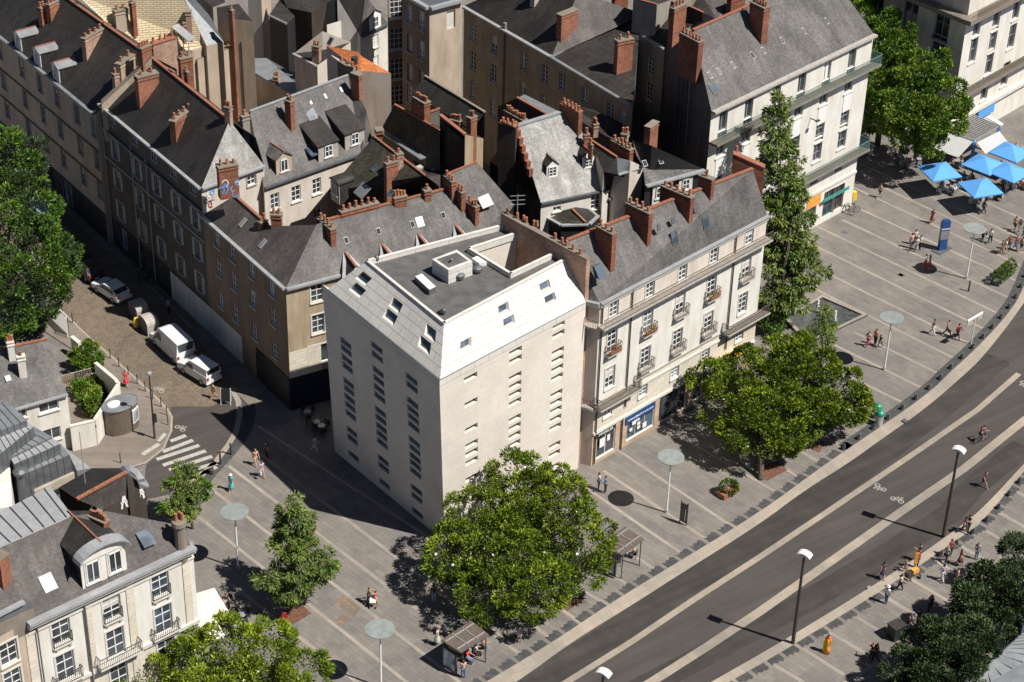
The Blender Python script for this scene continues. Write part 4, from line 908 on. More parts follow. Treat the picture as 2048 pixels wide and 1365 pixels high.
for s_ in ('A400,870', 'A420,1100'):
    z = hz(s_); b = MB(); b.beam(HD.p('l') * [1, 1, 0] + Z3 * z + nH * .04, HD.p('r') * [1, 1, 0] + Z3 * z + nH * .04, .1, .18, 'dark_wall'); b.build('string_course', HD.root)
for s_ in ('A150,380', 'A300,505', 'A445,625'):
    X = onplane(s_, *HD.planes['f']); dormer(HD.root, X, nH, 1.5, 1.5, 2.0, 'gable', 'slate_dark', 'frame_white', 'zinc', .35, dict(w=.7, h=1.1, cols=2, rows=2), ridge='clay')
pd = HD.planes['f']; chim_on(HD.root, pd, 'A665,300', 'A835,195', 46, .5, 5, 'brick_pale'); chim_on(HD.root, pd, 'A320,60', 'A345,45', 38, .6, 2); chim_on(HD.root, pd, 'A385,35', 'A440,0', 38, .6, 3)
# --- middle building with attic gallery
HC = House('apartment_building', 'grimy street building with long dark slate roof, pale hip and graffiti on its brick stack', 'building',
           dict(l=('A780,810', 15.3), r=('E1570,183', 15.3), ra=('A1175,445', 19.9), rb=('A1790,940', 19.9), e=('F110,5', 15.3)))
HC.roof(['l', 'r', 'rb', 'ra'], 'slate_dark', 'f'); HC.roof(['r', 'e', 'rb'], 'slate_pale', 's'); back(HC, [('ra', 'rb', 'l')], 2.5); HC.faces.append(('e', "rb'"))  # hip facing the sun gets paler slate: sunlight put into the colour
wc = [(x, .95, .95, dict(sd_, rows=1)) for x in 'A880,935 A1060,1090 A1215,1225 E1370,80 E1500,185'.split()]
wc += [(x, 1.0, 1.9, sh) for x in 'A900,1165 E1075,40 E1225,155 E1375,285 E1535,430 E925,120 E1095,260 E1240,390 E1390,530 E1545,665 E940,365 E1105,490 E1255,620 E1405,780 E1560,930'.split()]
wc += [((u, 1.6), 1.6, 2.5, dict(fr='iron', cols=1, rows=1, sill=None, pb=0, name='doorway')) for u in (2.5, 6, 9.5)]
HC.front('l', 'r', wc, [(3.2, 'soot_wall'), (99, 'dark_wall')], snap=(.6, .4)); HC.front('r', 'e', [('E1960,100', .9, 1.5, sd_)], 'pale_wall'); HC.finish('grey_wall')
HC.line('gutter', [('l', 'r'), ('r', 'e')], .32, .18, 'zinc_pale', 0, .16); HC.line('ridge_tiles', [('ra', 'rb')], .28, .12, 'clay', .05)
nS = outward(HC.p('l'), HC.p('r')); A_, B_ = HC.p('l'), HC.p('r')
b = MB(); cz = onplane('E1350,165', A_, nS)[2]; b.beam(A_ * [1, 1, 0] + Z3 * cz + nS * .12, B_ * [1, 1, 0] + Z3 * cz + nS * .12, .24, .22, 'zinc_dark'); b.build('cornice', HC.root)
b = MB(); cz2 = onplane('E1110,180', A_, nS)[2]; b.beam(A_ * [1, 1, 0] + Z3 * cz2 + nS * .04, B_ * [1, 1, 0] + Z3 * cz2 + nS * .04, .08, .14, 'trim_dim'); b.build('string_course', HC.root)
for u in (.2, 6.0, 9.0):
    b = MB(); p = A_ + nrm(B_ - A_) * u + nS * .1; b.cyl(p * [1, 1, 0] + Z3 * .2, p * [1, 1, 0] + Z3 * 13.5, .06, .06, 6, 'trim_dim'); b.build('drainpipe', HC.root)
b = MB(); dS = nrm(B_ - A_); L_ = np.linalg.norm(B_ - A_)
P0 = lambda u, z, o: np.array([*(A_ + dS * u + nS * o)[:2], z])
b.hexa([P0(L_ * .62, .02, .003), P0(L_, .02, .003), P0(L_, .02, .05), P0(L_ * .62, .02, .05)], [P0(L_ * .62, 3.0, .003), P0(L_, 3.0, .003), P0(L_, 3.0, .05), P0(L_ * .62, 3.0, .05)], 'house_white'); b.build('painted_base', HC.root)
firewall(HC.root, [('A1180,440', 20.3), ('A1000,610', 18.2), ('A790,800', 16.0)], .5, 'beige_wall', 12, cap='cap')
pc = HC.planes['f']; chim_on(HC.root, pc, 'A935,500', 'A1030,420', 50, .6, 2, 'ochre_wall'); chim_on(HC.root, pc, 'A895,575', 'A915,565', 42, .6, 1, 'brick_pale'); chimney(HC.root, 'A1085,375', 'A1160,340', 21.3, .7, 17, 4, 'brick')
chim_on(HC.root, pc, 'A1080,595', 'A1220,555', 62, .8, 2); chim_on(HC.root, pc, 'A1355,945', 'A1525,800', 46, .6, 5); chim_on(HC.root, pc, 'A1765,825', 'A1800,835', 30, .5, 2, 'brick_pale'); chimney(HC.root, 'A1395,450', 'A1490,430', 21.6, .7, 17, 2, 'brick'); chimney(HC.root, 'A1445,555', 'A1460,550', 20.8, .6, 17, 1, 'brick_dark')
gc = chimney(HC.root, 'A1695,1295', 'A1845,1268', 18.8, .8, 15.6, 3, 'brick')
# painted scrawl on the stack and wall
def scrawl(parent, ctr, n, w, h, seed):
    rnd = random.Random(seed); b = MB(); x = nrm(np.cross(Z3, n)); C_ = np.asarray(ctr)
    for k in range(9):
        c = C_ + x * rnd.uniform(-.4, .4) * w + Z3 * rnd.uniform(-.35, .35) * h; m = rnd.choice(['frame_white', 'frame_blue', 'umbrella_blue', 'red', 'frame_white', 'black']); a0 = rnd.random() * 6; R = rnd.uniform(.15, .32)
        for j in range(6):
            a, a2 = a0 + j * .7, a0 + (j + 1) * .7; p = c + x * R * math.cos(a) + Z3 * R * 1.2 * math.sin(a); q2 = c + x * R * math.cos(a2) + Z3 * R * 1.2 * math.sin(a2); b.beam(p + n * (.01 + k * .001), q2 + n * (.01 + k * .001), .012, .09, m, up=nrm(np.cross(q2 - p, n)))
    return b.build('graffiti', parent)
ng = outward(g('A1695,1295', 18.8), g('A1845,1268', 18.8)); cg = (g('A1695,1295', 18.8) + g('A1845,1268', 18.8)) / 2; scrawl(gc, cg * [1, 1, 0] + ng * .41 + Z3 * 16.5, ng, 2.0, 2.2, 4)
dg_ = nrm(HC.p('e') - B_); ne = outward(B_, HC.p('e')); scrawl(HC.root, B_ + dg_ * .8 + ne * .02 - Z3 * 1.3, ne, 1.2, 1.8, 9)
# --- brown corner building with hipped roof, running on behind the white one
EB = 12.5
HB = House('apartment_building', 'brown corner building with hipped slate roof beside the white building', 'building', dict(w=('E1580,392', EB), s=('F280,965', EB), e=((985, 470), EB), rw=('E1830,240', 14.5), rr=('F1540,190', 16.8), rl=('F600,430', 16.8)))
pw = (HB.p('w'), plane_from(HB.p('w'), HB.p('s'), HB.p('rw')))
HB.P['m1'] = onplane('F170,480', *pw); HB.P['ap'] = onplane('F515,468', *pw); HB.P['q1'] = onplane('F90,425', *pw)
HB.roof(['w', 's', 'ap', 'm1', 'q1', 'rw'], 'slate_brown', 'f')
HB.P['rl'] = g('F600,430', HB.p('ap')[2] + .1); HB.P['rr'] = g('F1540,185', HB.p('ap')[2] + .1)

HB.P['re'] = g('F1830,480', EB + .3)
HB.fac[frozenset(('s', 'ap'))] = None; HB.roofb.poly([HB.p('s'), HB.p('rl'), HB.p('ap')], 'slate_grey'); HB.roofb.poly([HB.p('s'), HB.p('rr'), HB.p('rl')], 'slate_grey'); HB.roofb.poly([HB.p('s'), HB.p('e'), HB.p('rr')], 'slate_grey'); HB.faces.append(('s', 'e')); HB.faces.append(('e', 'rr')); HB.planes['s'] = (HB.p('s'), plane_from(HB.p('s'), HB.p('e'), HB.p('rr')))
back(HB, [('rl', 'rr', 's')], 1.5, dz=1.2)
wb = dict(cols=2, rows=3, sur=None, sill='trim', fr='frame_white')
HB.front('w', 's', [(x, .95, 1.75, wb) for x in 'E1700,585 E1820,690 E1965,825 F175,955 E1712,815 E1828,910 E1975,1045 F180,1180 E1720,1050 E1838,1160 E1985,1285 J190,110'.split()], 'brown_wall', snap=(.5, .5))
HB.front('s', 'e', [('F530,1000', 1.15, 1.7, dict(wb, sur='trim')), ('F530,1240', 1.15, 1.9, dict(wb, sur='trim')), ('J535,150', 1.9, 1.9, dict(wb, rows=1, cols=1, sur='trim', sill='trim', gl='glass'))], 'ochre_wall'); HB.finish('brown_wall')
HB.line('gutter', [('w', 's'), ('s', 'e')], .34, .2, 'zinc_pale', -.02, .16); HB.line('ridge_tiles', [('rw', 'q1')], .26, .12, 'clay', .05); HB.line('ridge_tiles', [('rl', 'rr')], .26, .12, 'clay', .05)
A_, B_ = HB.p('w'), HB.p('s'); nW = outward(A_, B_); dW = nrm(B_ - A_); L_ = np.linalg.norm(B_ - A_); P1 = lambda u, z, o: np.array([*(A_ + dW * u + nW * o)[:2], z])
b = MB(); b.hexa([P1(-.3, .02, .003), P1(L_ * .42, .02, .003), P1(L_ * .42, .02, .06), P1(-.3, .02, .06)], [P1(-.3, 3.0, .003), P1(L_ * .42, 3.0, .003), P1(L_ * .42, 3.0, .06), P1(-.3, 3.0, .06)], 'house_white'); b.build('painted_base', HB.root)
b = MB(); E_ = HB.p('e'); nE = outward(B_, E_); dE = nrm(E_ - B_); P2 = lambda u, z, o: np.array([*(B_ + dE * u + nE * o)[:2], z])
b.hexa([P2(0, 0.02, .01), P2(8, .02, .01), P2(8, .02, .1), P2(0, .02, .1)], [P2(0, 3.3, .01), P2(8, 3.3, .01), P2(8, 3.3, .1), P2(0, 3.3, .1)], 'navy_shaded'); b.hexa([P1(L_ * .6, 0.02, .01), P1(L_, .02, .01), P1(L_, .02, .1), P1(L_ * .6, .02, .1)], [P1(L_ * .6, 3.3, .01), P1(L_, 3.3, .01), P1(L_, 3.3, .1), P1(L_ * .6, 3.3, .1)], 'black'); b.build('cafe_front', HB.root)  # shop blue and black deepened, the corner's shade put into the colour
b = MB(); b.hexa([P2(0, 3.35, .005), P2(3, 3.35, .005), P2(3, 3.35, .03), P2(0, 3.35, .03)], [P2(0, 6.0, .005), P2(3, 6.0, .005), P2(3, 6.0, .03), P2(0, 6.0, .03)], 'cream_stone'); b.build('stone_band', HB.root)
for s_ in ('F100,615', 'E1895,450'): rooflight(HB.root, s_, HB.planes['f'], .45, .9, 'zinc', 'zinc_pale')
pb_ = HB.planes['f']; chim_on(HB.root, pb_, 'F75,445', 'F125,420', 16, .45, 2); chim_on(HB.root, pb_, 'F170,375', 'F245,380', 26, .6, 2)
ps = HB.planes['s']
chim_on(HB.root, ps, 'F540,405', 'F655,500', 38, .5, 4, 'brick_dark', ref='b', deep=3)
chim_on(HB.root, ps, 'F705,360', 'F995,285', 12, .5, 6); chim_on(HB.root, ps, 'F1120,250', 'F1215,230', 16, .5, 4); chim_on(HB.root, ps, 'F1355,195', 'F1405,185', 15, .6, 1)
for s_ in 'F750,590 F1000,520 F1265,465 F1505,395'.split(): rooflight(HB.root, s_, ps, .4, .6, 'dark_hole', 'zinc_dark', name='roof_vent')
rooflight(HB.root, 'F1325,445', ps, .7, .9, None, 'zinc_pale', t=.03, name='roof_patch')
for s_ in ('F740,685', 'F1030,625', 'F1310,545', 'F1600,475'):
    X = onplane(s_, *ps); n = nE; b = MB(); w = 1.15; d = 2.2
    T0, T1, Fl, Fr = X, X + n * d + Z3 * -.25, X + n * d - dE * w - Z3 * 1.5, X + n * d + dE * w - Z3 * 1.5
    b.poly([T0, Fl, T1], 'slate_dark'); b.poly([T0, T1, Fr], 'slate_dark'); b.poly([T1, Fl, Fr], 'frame_white'); b.beam(T0 + Z3 * .06, Fl + Z3 * .06, .3, .1, 'zinc_pale'); b.beam(T0 + Z3 * .06, Fr + Z3 * .06, .3, .1, 'zinc_pale'); b.beam(T0 + Z3 * .1, T1 + Z3 * .1, .2, .1, 'clay'); b.build('dormer', HB.root)
HBR = [('F1525,75', 'F1590,130'), ('F1600,160', 'F1665,215'), ('F1700,280', 'F1772,325')]

# ================================================================ INNER COURTYARD HOUSES
def hs(label, pts, faces, wall='dark_wall', group=None, cat='house', name='town_house', fin=True, up=0):
    H = House(name, label, cat, pts, group)
    for k in H.P: H.P[k] = H.P[k] + Z3 * up
    for ks, m in faces: H.roof(ks.split(), m, ks)
    if fin: H.finish(wall)
    return H
MR = House('town_house', 'pale courtyard house with lichen-grey slate roof and two slate dormers', 'house', dict(l=('F110,178', 13.5), r=('B870,1195', 13.5), rb=('B765,590', 18.6), ra=('B0,872', 18.6), k=('B955,1060', 13.9), kb=('B910,870', 16.6)))
MR.roof(['l', 'r', 'rb', 'ra'], 'slate_grey', 'f'); MR.roof(['r', 'k', 'kb', 'rb'], 'slate_grey', 'h'); back(MR, [('ra', 'rb', 'l')], 2.5)
wm = dict(cols=2, rows=3, sur=None, sill='trim', fr='frame_white', gl='glass')
MR.front('l', 'r', [('F195,285', .95, 1.6, wm), ('F360,225', 1.0, 1.6, wm), ('F525,165', .95, 1.6, wm), ('F525,370', .9, 1.2, wm)], 'pale_wall'); MR.finish('pale_wall')
MR.line('gutter', [('l', 'r')], .3, .16, 'zinc_dark', 0, .15); MR.line('ridge_tiles', [('ra', 'rb')], .25, .1, 'zinc_pale', .05); MR.line('hip_flashing', [('r', 'k')], .5, .08, 'zinc', .03)
nM = outward(MR.p('l'), MR.p('r'))
for s_ in ('B610,1240', 'B815,1145'): X = onplane(s_, *MR.planes['f']); dormer(MR.root, X, nM, 2.2, 1.65, 3.0, 'shed', 'slate_dark', 'trim_dim', 'slate_dark', win=dict(w=.85, h=1.15, cols=2, rows=2), slope=1.1)
X = onplane('B265,1345', *MR.planes['f']); dormer(MR.root, X, nM, 1.7, 1.5, 2.0, 'gable', 'slate_dark', 'beige_wall', 'slate_grey', .6, dict(w=.8, h=1.2, cols=2, rows=1), ridge='clay')
pm = MR.planes['f']; chim_on(MR.root, pm, 'B285,770', 'B340,790', 62, .55, 2, ref='b'); chim_on(MR.root, pm, 'B800,560', 'B868,585', 66, .5, 0, ref='b'); chimney(MR.root, 'A1880,905', 'A1935,890', 19.2, .6, 15, 1, 'grey_wall')
for s_, op in (('B480,900', 0), ('B475,1195', .5)): rooflight(MR.root, s_, MR.planes['f'], .9, 1.1, openup=op)
for s_ in 'B470,800 B585,755 B708,705 B200,900 B95,940'.split(): rooflight(MR.root, s_, MR.planes['f'], .25, .5, None, 'zinc_pale', t=.12, name='roof_vent')
b = MB(); p = g('F350,420', 5); b.cyl(p, g('F340,260', 9) * [0, 0, 1] + p * [1, 1, 0] + Z3 * 2.5, .28, .28, 10, 'zinc'); b.build('flue', MR.root)

PR = House('town_house', 'old house with steep pale slate roof, two arched dormers and scalloped gable', 'house', dict(l=('G320,300', 13.2), r=('G845,190', 13.2), ra=('C130,985', 18.9), rb=('C510,868', 18.9), k=('C640,1030', 17.4)))
PR.roof(['l', 'r', 'k', 'rb', 'ra'], 'slate_pale', 'f')
sl_ = PR.p('ra') - PR.p('l'); PR.P["ra'"] = PR.p('ra') + sl_ * [1, 1, -1]; PR.P["rb'"] = PR.p('rb') + sl_ * [1, 1, -1]
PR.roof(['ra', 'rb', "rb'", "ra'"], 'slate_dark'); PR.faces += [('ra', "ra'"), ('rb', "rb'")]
PR.front('l', 'r', [('G745,290', 1.0, 1.7, dict(wm, rows=4)), ('G445,335', .8, .5, dict(wm, rows=1))], 'house_white'); PR.finish('soot_wall')
PR.wallb = MB(); PR.wallb.poly([PR.p('l'), PR.p('ra'), PR.p("ra'")], 'soot_wall'); PR.wallb.build('gable', PR.root)
PR.line('gutter', [('l', 'r')], .25, .15, 'zinc_dark', 0, .14); PR.line('ridge_tiles', [('ra', 'rb')], .4, .16, 'zinc_pale', .06)
nP = outward(PR.p('l'), PR.p('r'))
for s_ in ('G405,95', 'C685,1310'): X = onplane(s_, *PR.planes['f']); dormer(PR.root, X, nP, 1.15, 1.2, 1.7, 'gable', 'slate_dark', 'frame_white', 'slate_dark', .5, dict(w=.8, h=1.0, cols=2, rows=3), ridge='brick_dark', over=.06)
b = MB()
for k in range(11):
    t = k / 10; p = PR.p('ra') * (1 - t) + PR.p('l') * t; p = p if t < .62 else PR.p('ra') * .38 + PR.p('l') * .62
    if t < .62: b.box(p + np.array([-.12, 0, -.35]), (.42, .42, .75), .6, 'brick_dark', 'clay')
b.build('scalloped_coping', PR.root)
firewall(PR.root, [('C0,950', 19.6), ('C130,990', 19.4)], .5, 'soot_wall', 4, cap='clay', pots=[('C%d,%d' % p, 19.7) for p in ((25, 955), (60, 965), (100, 975))], name='chimney')
firewall(PR.root, [('C480,800', 19.7), ('C630,880', 19.5)], .55, 'brick_dark', 10, cap='clay', pots=[('C%d,%d' % p, 19.8) for p in ((500, 805), (530, 820), (560, 835), (590, 850), (615, 865))], name='chimney')
BY = hs('low zinc-edged bay with orange ridge in front of the steep pale roof', dict(a=('G335,385', 11.5), b=('G480,468', 11.5), c=('G690,462', 11.5), d=('G760,395', 11.5), e=('G650,300', 11.5), m=('G560,345', 12.3), n=('G668,450', 11.7)), [], fin=False)
BY.roof(['a', 'b', 'n', 'm'], 'slate_moss'); BY.roof(['m', 'n', 'd', 'e'], 'slate_dark'); BY.roof(['b', 'c', 'n'], 'slate_dark'); BY.roof(['n', 'c', 'd'], 'slate_dark'); BY.roof(['a', 'm', 'e'], 'slate_dark'); BY.finish('black'); BY.line('gutter', [('a', 'b'), ('b', 'c'), ('c', 'd'), ('d', 'e')], .3, .15, 'zinc_pale', 0, .1); BY.line('ridge_tiles', [('m', 'n')], .2, .1, 'clay', .05)

MQ = hs('narrow house with black slate mansard and one white-framed window', dict(a=('R1040,1050', 12.2), b=('R1415,960', 12.2), c=('R1395,750', 15.4), d=('R1150,825', 15.4), a2=('R1010,800', 15.4), t=('R1140,660', 16.6), t2=('R1270,690', 16.6), l=('R880,490', 16.8)), [], fin=False)
MQ.roof(['a', 'b', 'c', 'd', 'a2'], 'slate_dark'); MQ.roof(['d', 'c', 't2', 't'], 'zinc'); MQ.roof(['a2', 'd', 't', 'l'], 'slate_dark')
MQ.front('a', 'b', [], 'cream'); MQ.finish('pale_wall'); MQ.line('cornice', [('a', 'b')], .5, .2, 'zinc', 0, .2); MQ.line('ridge_tiles', [('t', 'l')], .22, .12, 'clay', .05); MQ.line('gutter', [('c', 'd')], .22, .12, 'zinc_pale', 0, .08)
X = (MQ.p('a') * .45 + MQ.p('b') * .55) + outward(MQ.p('a'), MQ.p('b')) * .12 + Z3 * .35; dormer(MQ.root, X, outward(MQ.p('a'), MQ.p('b')), 1.9, 2.5, 1.0, 'shed', 'slate_dark', 'trim', 'zinc', win=dict(w=1.05, h=1.9, cols=2, rows=4))
chimney(MQ.root, 'R1100,480', 'R1285,580', 17.6, .45, 15.4, 5, 'brick_dark'); chimney(MQ.root, 'R1190,415', 'R1250,425', 17.8, .6, 16, 3, 'brick_pale'); chimney(MQ.root, 'R880,530', 'R890,525', 17.6, .45, 16, 1, 'brick'); chimney(MQ.root, 'R835,415', 'R850,435', 17.8, .45, 16.4, 2, 'brick'); chimney(MQ.root, 'R920,310', 'R940,335', 17.6, .45, 16.2, 2, 'brick_pale')
RR = hs('long slate roof with black mansard and two zinc dormers behind the cream apartments', dict(a=('R1415,930', 14.6), b=('R1985,775', 14.6), c=('R1480,545', 17.5), d=('R1290,490', 17.6), e=('R1330,640', 16.6), f=('R1395,745', 15.2)), [], fin=False)
RR.roofb.poly([RR.p(k) for k in 'abcdef'], 'slate_grey'); RR.faces += [('a', 'b'), ('b', 'c'), ('c', 'd')]; RR.finish('black'); RR.line('gutter', [('a', 'b')], .45, .15, 'zinc_pale', 0, .2); nR = outward(RR.p('a'), RR.p('b'))
for s_ in ('R1800,930', 'R1545,1010'): X = onplane(s_, RR.p('a'), nR) + nR * .1; dormer(RR.root, X - Z3 * .6, nR, 1.5, 1.5, .6, 'shed', 'black', 'trim', 'zinc_pale', win=dict(w=.8, h=1.1, cols=2, rows=2))
plRR = (RR.p('a'), plane_from(RR.p('a'), RR.p('b'), RR.p('d')))
for s_ in ('R1410,720', 'R1565,695'): rooflight(RR.root, s_, plRR, .45, .6, 'dark_hole', 'zinc_dark', name='roof_vent')
chimney(RR.root, 'R1440,360', 'R1520,300', 19, .6, 12, 0, 'brick')

SK = hs('slate roof with a big white skylight behind the white corner building', dict(a=('S1350,1062', 17.3), b=('S1625,950', 17.3), c=('S1990,1365', 13.2), d=('F1900,560', 12.6), e=('F1830,500', 12.8)), [], fin=False)
SK.roofb.poly([SK.p(k) for k in 'abcde'], 'slate_grey'); SK.faces += [('a', 'b'), ('b', 'c'), ('e', 'a')]; SK.planes['f'] = (SK.p('a'), plane_from(SK.p('a'), SK.p('b'), SK.p('d'))); SK.finish('soot_wall'); SK.line('ridge_tiles', [('a', 'b')], .2, .1, 'clay', .04); rooflight(SK.root, 'F1835,285', SK.planes['f'], 1.3, 1.1, 'white_paint', 'zinc_pale')
for a_, c_ in HBR: chim_on(SK.root, SK.planes['f'], a_, c_, 26, .42, 3, 'brick', ref='b', deep=2)
IH = hs('dark brown hipped roof with one tall brick chimney, deep in the courtyard block', dict(a=('S620,700', 17.0), b=('S1120,1080', 17.0), c=('S170,1240', 13.0), d=('S440,1340', 12.6), e=('S1180,1230', 14.6)), [], fin=False)
IH.roofb.poly([IH.p('a'), IH.p('b'), IH.p('e'), IH.p('d'), IH.p('c')], 'slate_moss'); IH.faces += [('a', 'b'), ('a', 'c'), ('c', 'd'), ('d', 'e')]; IH.planes['f'] = (IH.p('a'), plane_from(IH.p('a'), IH.p('b'), IH.p('c'))); back(IH, [('a', 'b', 'c')], 1.5, dz=1.5); IH.finish('dark_wall'); IH.line('ridge_tiles', [('a', 'b')], .2, .12, 'clay', .05)
chim_on(IH.root, IH.planes['f'], 'S735,955', 'S845,925', 44, .55, 2); chimney(IH.root, 'S850,840', 'S880,870', 18.0, .6, 14, 1, 'brick_pale'); IHn = nrm((IH.p('c') - IH.p('a')) * [1, 1, 0])
X = onplane('S250,1280', *IH.planes['f']); dormer(IH.root, X, IHn, 1.3, 1.5, 1.6, 'arch', 'slate_dark', 'trim_dim', 'slate_dark', .35, dict(w=.8, h=1.1, cols=2, rows=3)); rooflight(IH.root, 'S510,1225', IH.planes['f'], 1.4, 1.3, None, 'zinc', t=.03, name='roof_patch'); rooflight(IH.root, 'S630,1010', IH.planes['f'], .5, .7); rooflight(IH.root, 'S790,1250', IH.planes['f'], .5, .7)
IM = hs('mossy slate roof with orange ridge and zinc eave beside the dark gable', dict(a=('S825,390', 16.4), b=('S1268,640', 16.4), c=('S1130,905', 13.4), d=('S700,615', 13.4)), [('d c b a', 'slate_moss')], fin=False)
back(IM, [('a', 'b', 'c')], 1.5, dz=1.4); IM.finish('dark_wall'); IM.line('ridge_tiles', [('a', 'b')], .22, .12, 'clay', .05); IM.line('gutter', [('c', 'd')], .7, .12, 'zinc', 0, .3); chimney(IM.root, 'S650,625', 'S700,620', 15.2, .6, 9, 0, 'brick_dark', capo=.15)
DG = hs('dark gabled house end with orange coping and lit side', dict(a=('S1268,490', 17.6), b=('S1512,682', 17.0), c=('S1690,718', 14.4), d=('S1270,620', 14)), [], fin=False); DG.roof(['a', 'b', 'c'], 'slate_dark'); DG.front('a', 'b', [], 'soot_wall'); DG.finish('ochre_wall'); DG.line('coping', [('a', 'b')], .35, .15, 'clay', .05)
BK = hs('bare dark slate slope with chimney stacks behind the dark gable', dict(a=('S1120,110', 16.6), b=('S1705,465', 16.6), c=('S1600,700', 13.4), d=('S985,330', 13.2)), [('d c b a', 'slate_dark')], fin=False); back(BK, [('a', 'b', 'c')], 1.5, dz=1.4); BK.finish('dark_wall'); BK.line('coping', [('a', 'b')], .25, .1, 'cap', .05)
chimney(BK.root, 'S1035,300', 'S1145,365', 18.3, .7, 12, 6, 'brick_dark'); chimney(BK.root, 'S1375,520', 'S1470,545', 17.2, .5, 12, 5, 'brick_dark'); chimney(BK.root, 'S1555,490', 'S1600,510', 17.8, .8, 12, 2, 'brick'); BK2 = hs('small slate roof with orange ridge below a brick stack', dict(a=('S1170,465', 16), b=('S1265,428', 16), c=('S1420,640', 14), d=('S1190,560', 14)), [('d c b a', 'slate_dark')], 'dark_wall'); BK2.line('ridge_tiles', [('a', 'b')], .2, .12, 'clay', .05)
LR = hs('low flat dark roof with row of pale rooflight strips', dict(a=('S1000,930', 12.2), b=('S1500,900', 12.2), c=('S1640,960', 12.2), d=('S1350,1060', 12.2), e=('S1110,1100', 12.2)), [('a b c d e', 'slate_dark')], 'dark_wall')
for s_ in ('S1230,950', 'S1430,940', 'S1100,1005', 'S1250,1010', 'S1400,1010'): rooflight(LR.root, s_, (g('S1230,950', 12.2), np.array([.1, -.1, 1.0]) / 1.01), 1.6, .5, 'trim_dim', 'zinc_pale', t=.3)
ZR = hs('small house with orange ridge and zinc rear slope between chimney rows', dict(a=('R165,80', 16.5), b=('R475,255', 16.5), c=('R570,210', 15.6), d=('R240,45', 15.6), e=('R300,340', 14.5), f=('R-20,165', 14.5)), [('a b c d', 'zinc'), ('f e b a', 'slate_dark')], 'dark_wall'); ZR.line('ridge_tiles', [('a', 'b')], .25, .14, 'clay', .06)
chimney(ZR.root, 'R60,190', 'R250,295', 17.2, .5, 10, 8, 'brick_dark')
for (lab, pt_, wl) in (('small slate roof behind the brick stacks, under the grey gable wall', dict(a=('R700,150', 14.5), b=('R900,190', 14.5), c=('R1030,250', 14.5), d=('R1500,480', 12.5), e=('R1300,600', 12.5), f=('R820,330', 14)), 'dark_wall'),):
    hs(lab, pt_, [('f e d c b a', 'slate_dark')], wl)
# ================================================================ BACK ROWS (top of the picture)
def onH(H, a, s_): 
    n = outward(H.p(a[0]), H.p(a[1])); return onplane(s_, H.p(a[0]), n)
JB = hs('dark ochre courtyard range with white windows under long slate roofs', dict(a=('B1668,48', 16.5), b=('C405,442', 16.5), c=('C1035,822', 16.5), a2=('C240,-190', 21), b2=('C610,-60', 21), d=('C800,215', 17.6), e=('C1130,112', 18.6), f=('C1085,265', 17.6)), [], 'dark_wall', fin=False, name='apartment_building', cat='building')
JB.roof(['a', 'b', 'b2', 'a2'], 'slate_dark', 'f'); JB.roof(['b', 'c', 'f', 'd'], 'slate_dark', 'g'); JB.roof(['d', 'f', 'e'], 'slate_dark'); JB.roof(['b', 'd', 'e', 'b2'], 'slate_brown', 'k')
wj = dict(cols=2, rows=4, sur=None, sill='trim_dim', fr='frame_white')
JB.front('a', 'b', [(x, 1.0, 2.0, wj) for x in 'B1745,245 B1908,345 C185,500 C352,585 B1735,490 B1898,595 C175,690 C335,790 B1735,710 B1890,840'.split()], 'ochre_wall', snap=(.5, .5))
JB.front('b', 'c', [(x, .95, 1.8, wj) for x in 'C482,665 C660,765 C860,850 C960,920'.split()], 'ochre_wall', snap=(.5, .5)); JB.finish('dark_wall')
JB.line('gutter', [('a', 'b')], .4, .2, 'zinc_pale', 0, .2); JB.line('gutter', [('b', 'c')], .35, .2, 'zinc', 0, .2); JB.line('valley_flashing', [('b', 'd')], .5, .08, 'zinc', .05); JB.line('valley_flashing', [('d', 'e')], .35, .08, 'zinc', .05)
jf, jg = JB.planes['f'], JB.planes['k']
chim_on(JB.root, jf, 'C455,115', 'C590,65', 50, .7, 0, 'brick'); chim_on(JB.root, jg, 'C900,315', 'C1030,290', 42, .7, 2, 'brick'); chim_on(JB.root, jf, 'C250,-60', 'C300,-80', 30, .6, 1, 'trim_dim'); chim_on(JB.root, jg, 'C880,-40', 'C990,-60', 25, .7, 2, 'brick_dark'); chim_on(JB.root, jg, 'C1330,65', 'C1440,20', 48, .6, 4, 'brick')
b = MB(); A = onH(JB, ('a', 'b'), 'B1990,180'); b.cyl(A * [1, 1, 0] + Z3 * 2, A, .18, .18, 8, 'cap'); b.build('drainpipe', JB.root)
TB = hs('dark slate roofs with orange ridge and brick stack left of the tall cream gable', dict(a=('C1075,250', 17.5), b=('C1285,378', 17.5), c=('C1520,180', 19.5), d=('C1690,150', 20.5), e=('C1480,55', 21), f=('C1240,-20', 21), g=('C1130,110', 19)), [], 'grey_wall', fin=False)
TB.roofb.poly([TB.p(k) for k in 'abcdefg'], 'slate_dark'); TB.faces += [('a', 'b')]; TB.front('a', 'b', [(x, 1.0, 2.0, wj) for x in 'C1178,520 C1160,715'.split()], 'grey_wall'); TB.finish('grey_wall'); TB.line('gutter', [('a', 'b')], .35, .2, 'zinc_pale', 0, .15)
TB.line('ridge_tiles', [('e', 'd')], .22, .12, 'clay', .05)
TC = hs('slate roofs with orange ridges along the top edge behind the brown range', dict(a=('C1040,-10', 21.2), b=('C1225,40', 21.2), c=('C1500,-60', 21), d=('C1700,-150', 22), e=('C1180,-200', 22)), [('a b c d e', 'slate_dark')], 'grey_wall'); TC.line('ridge_tiles', [('a', 'b')], .22, .12, 'clay', .05)
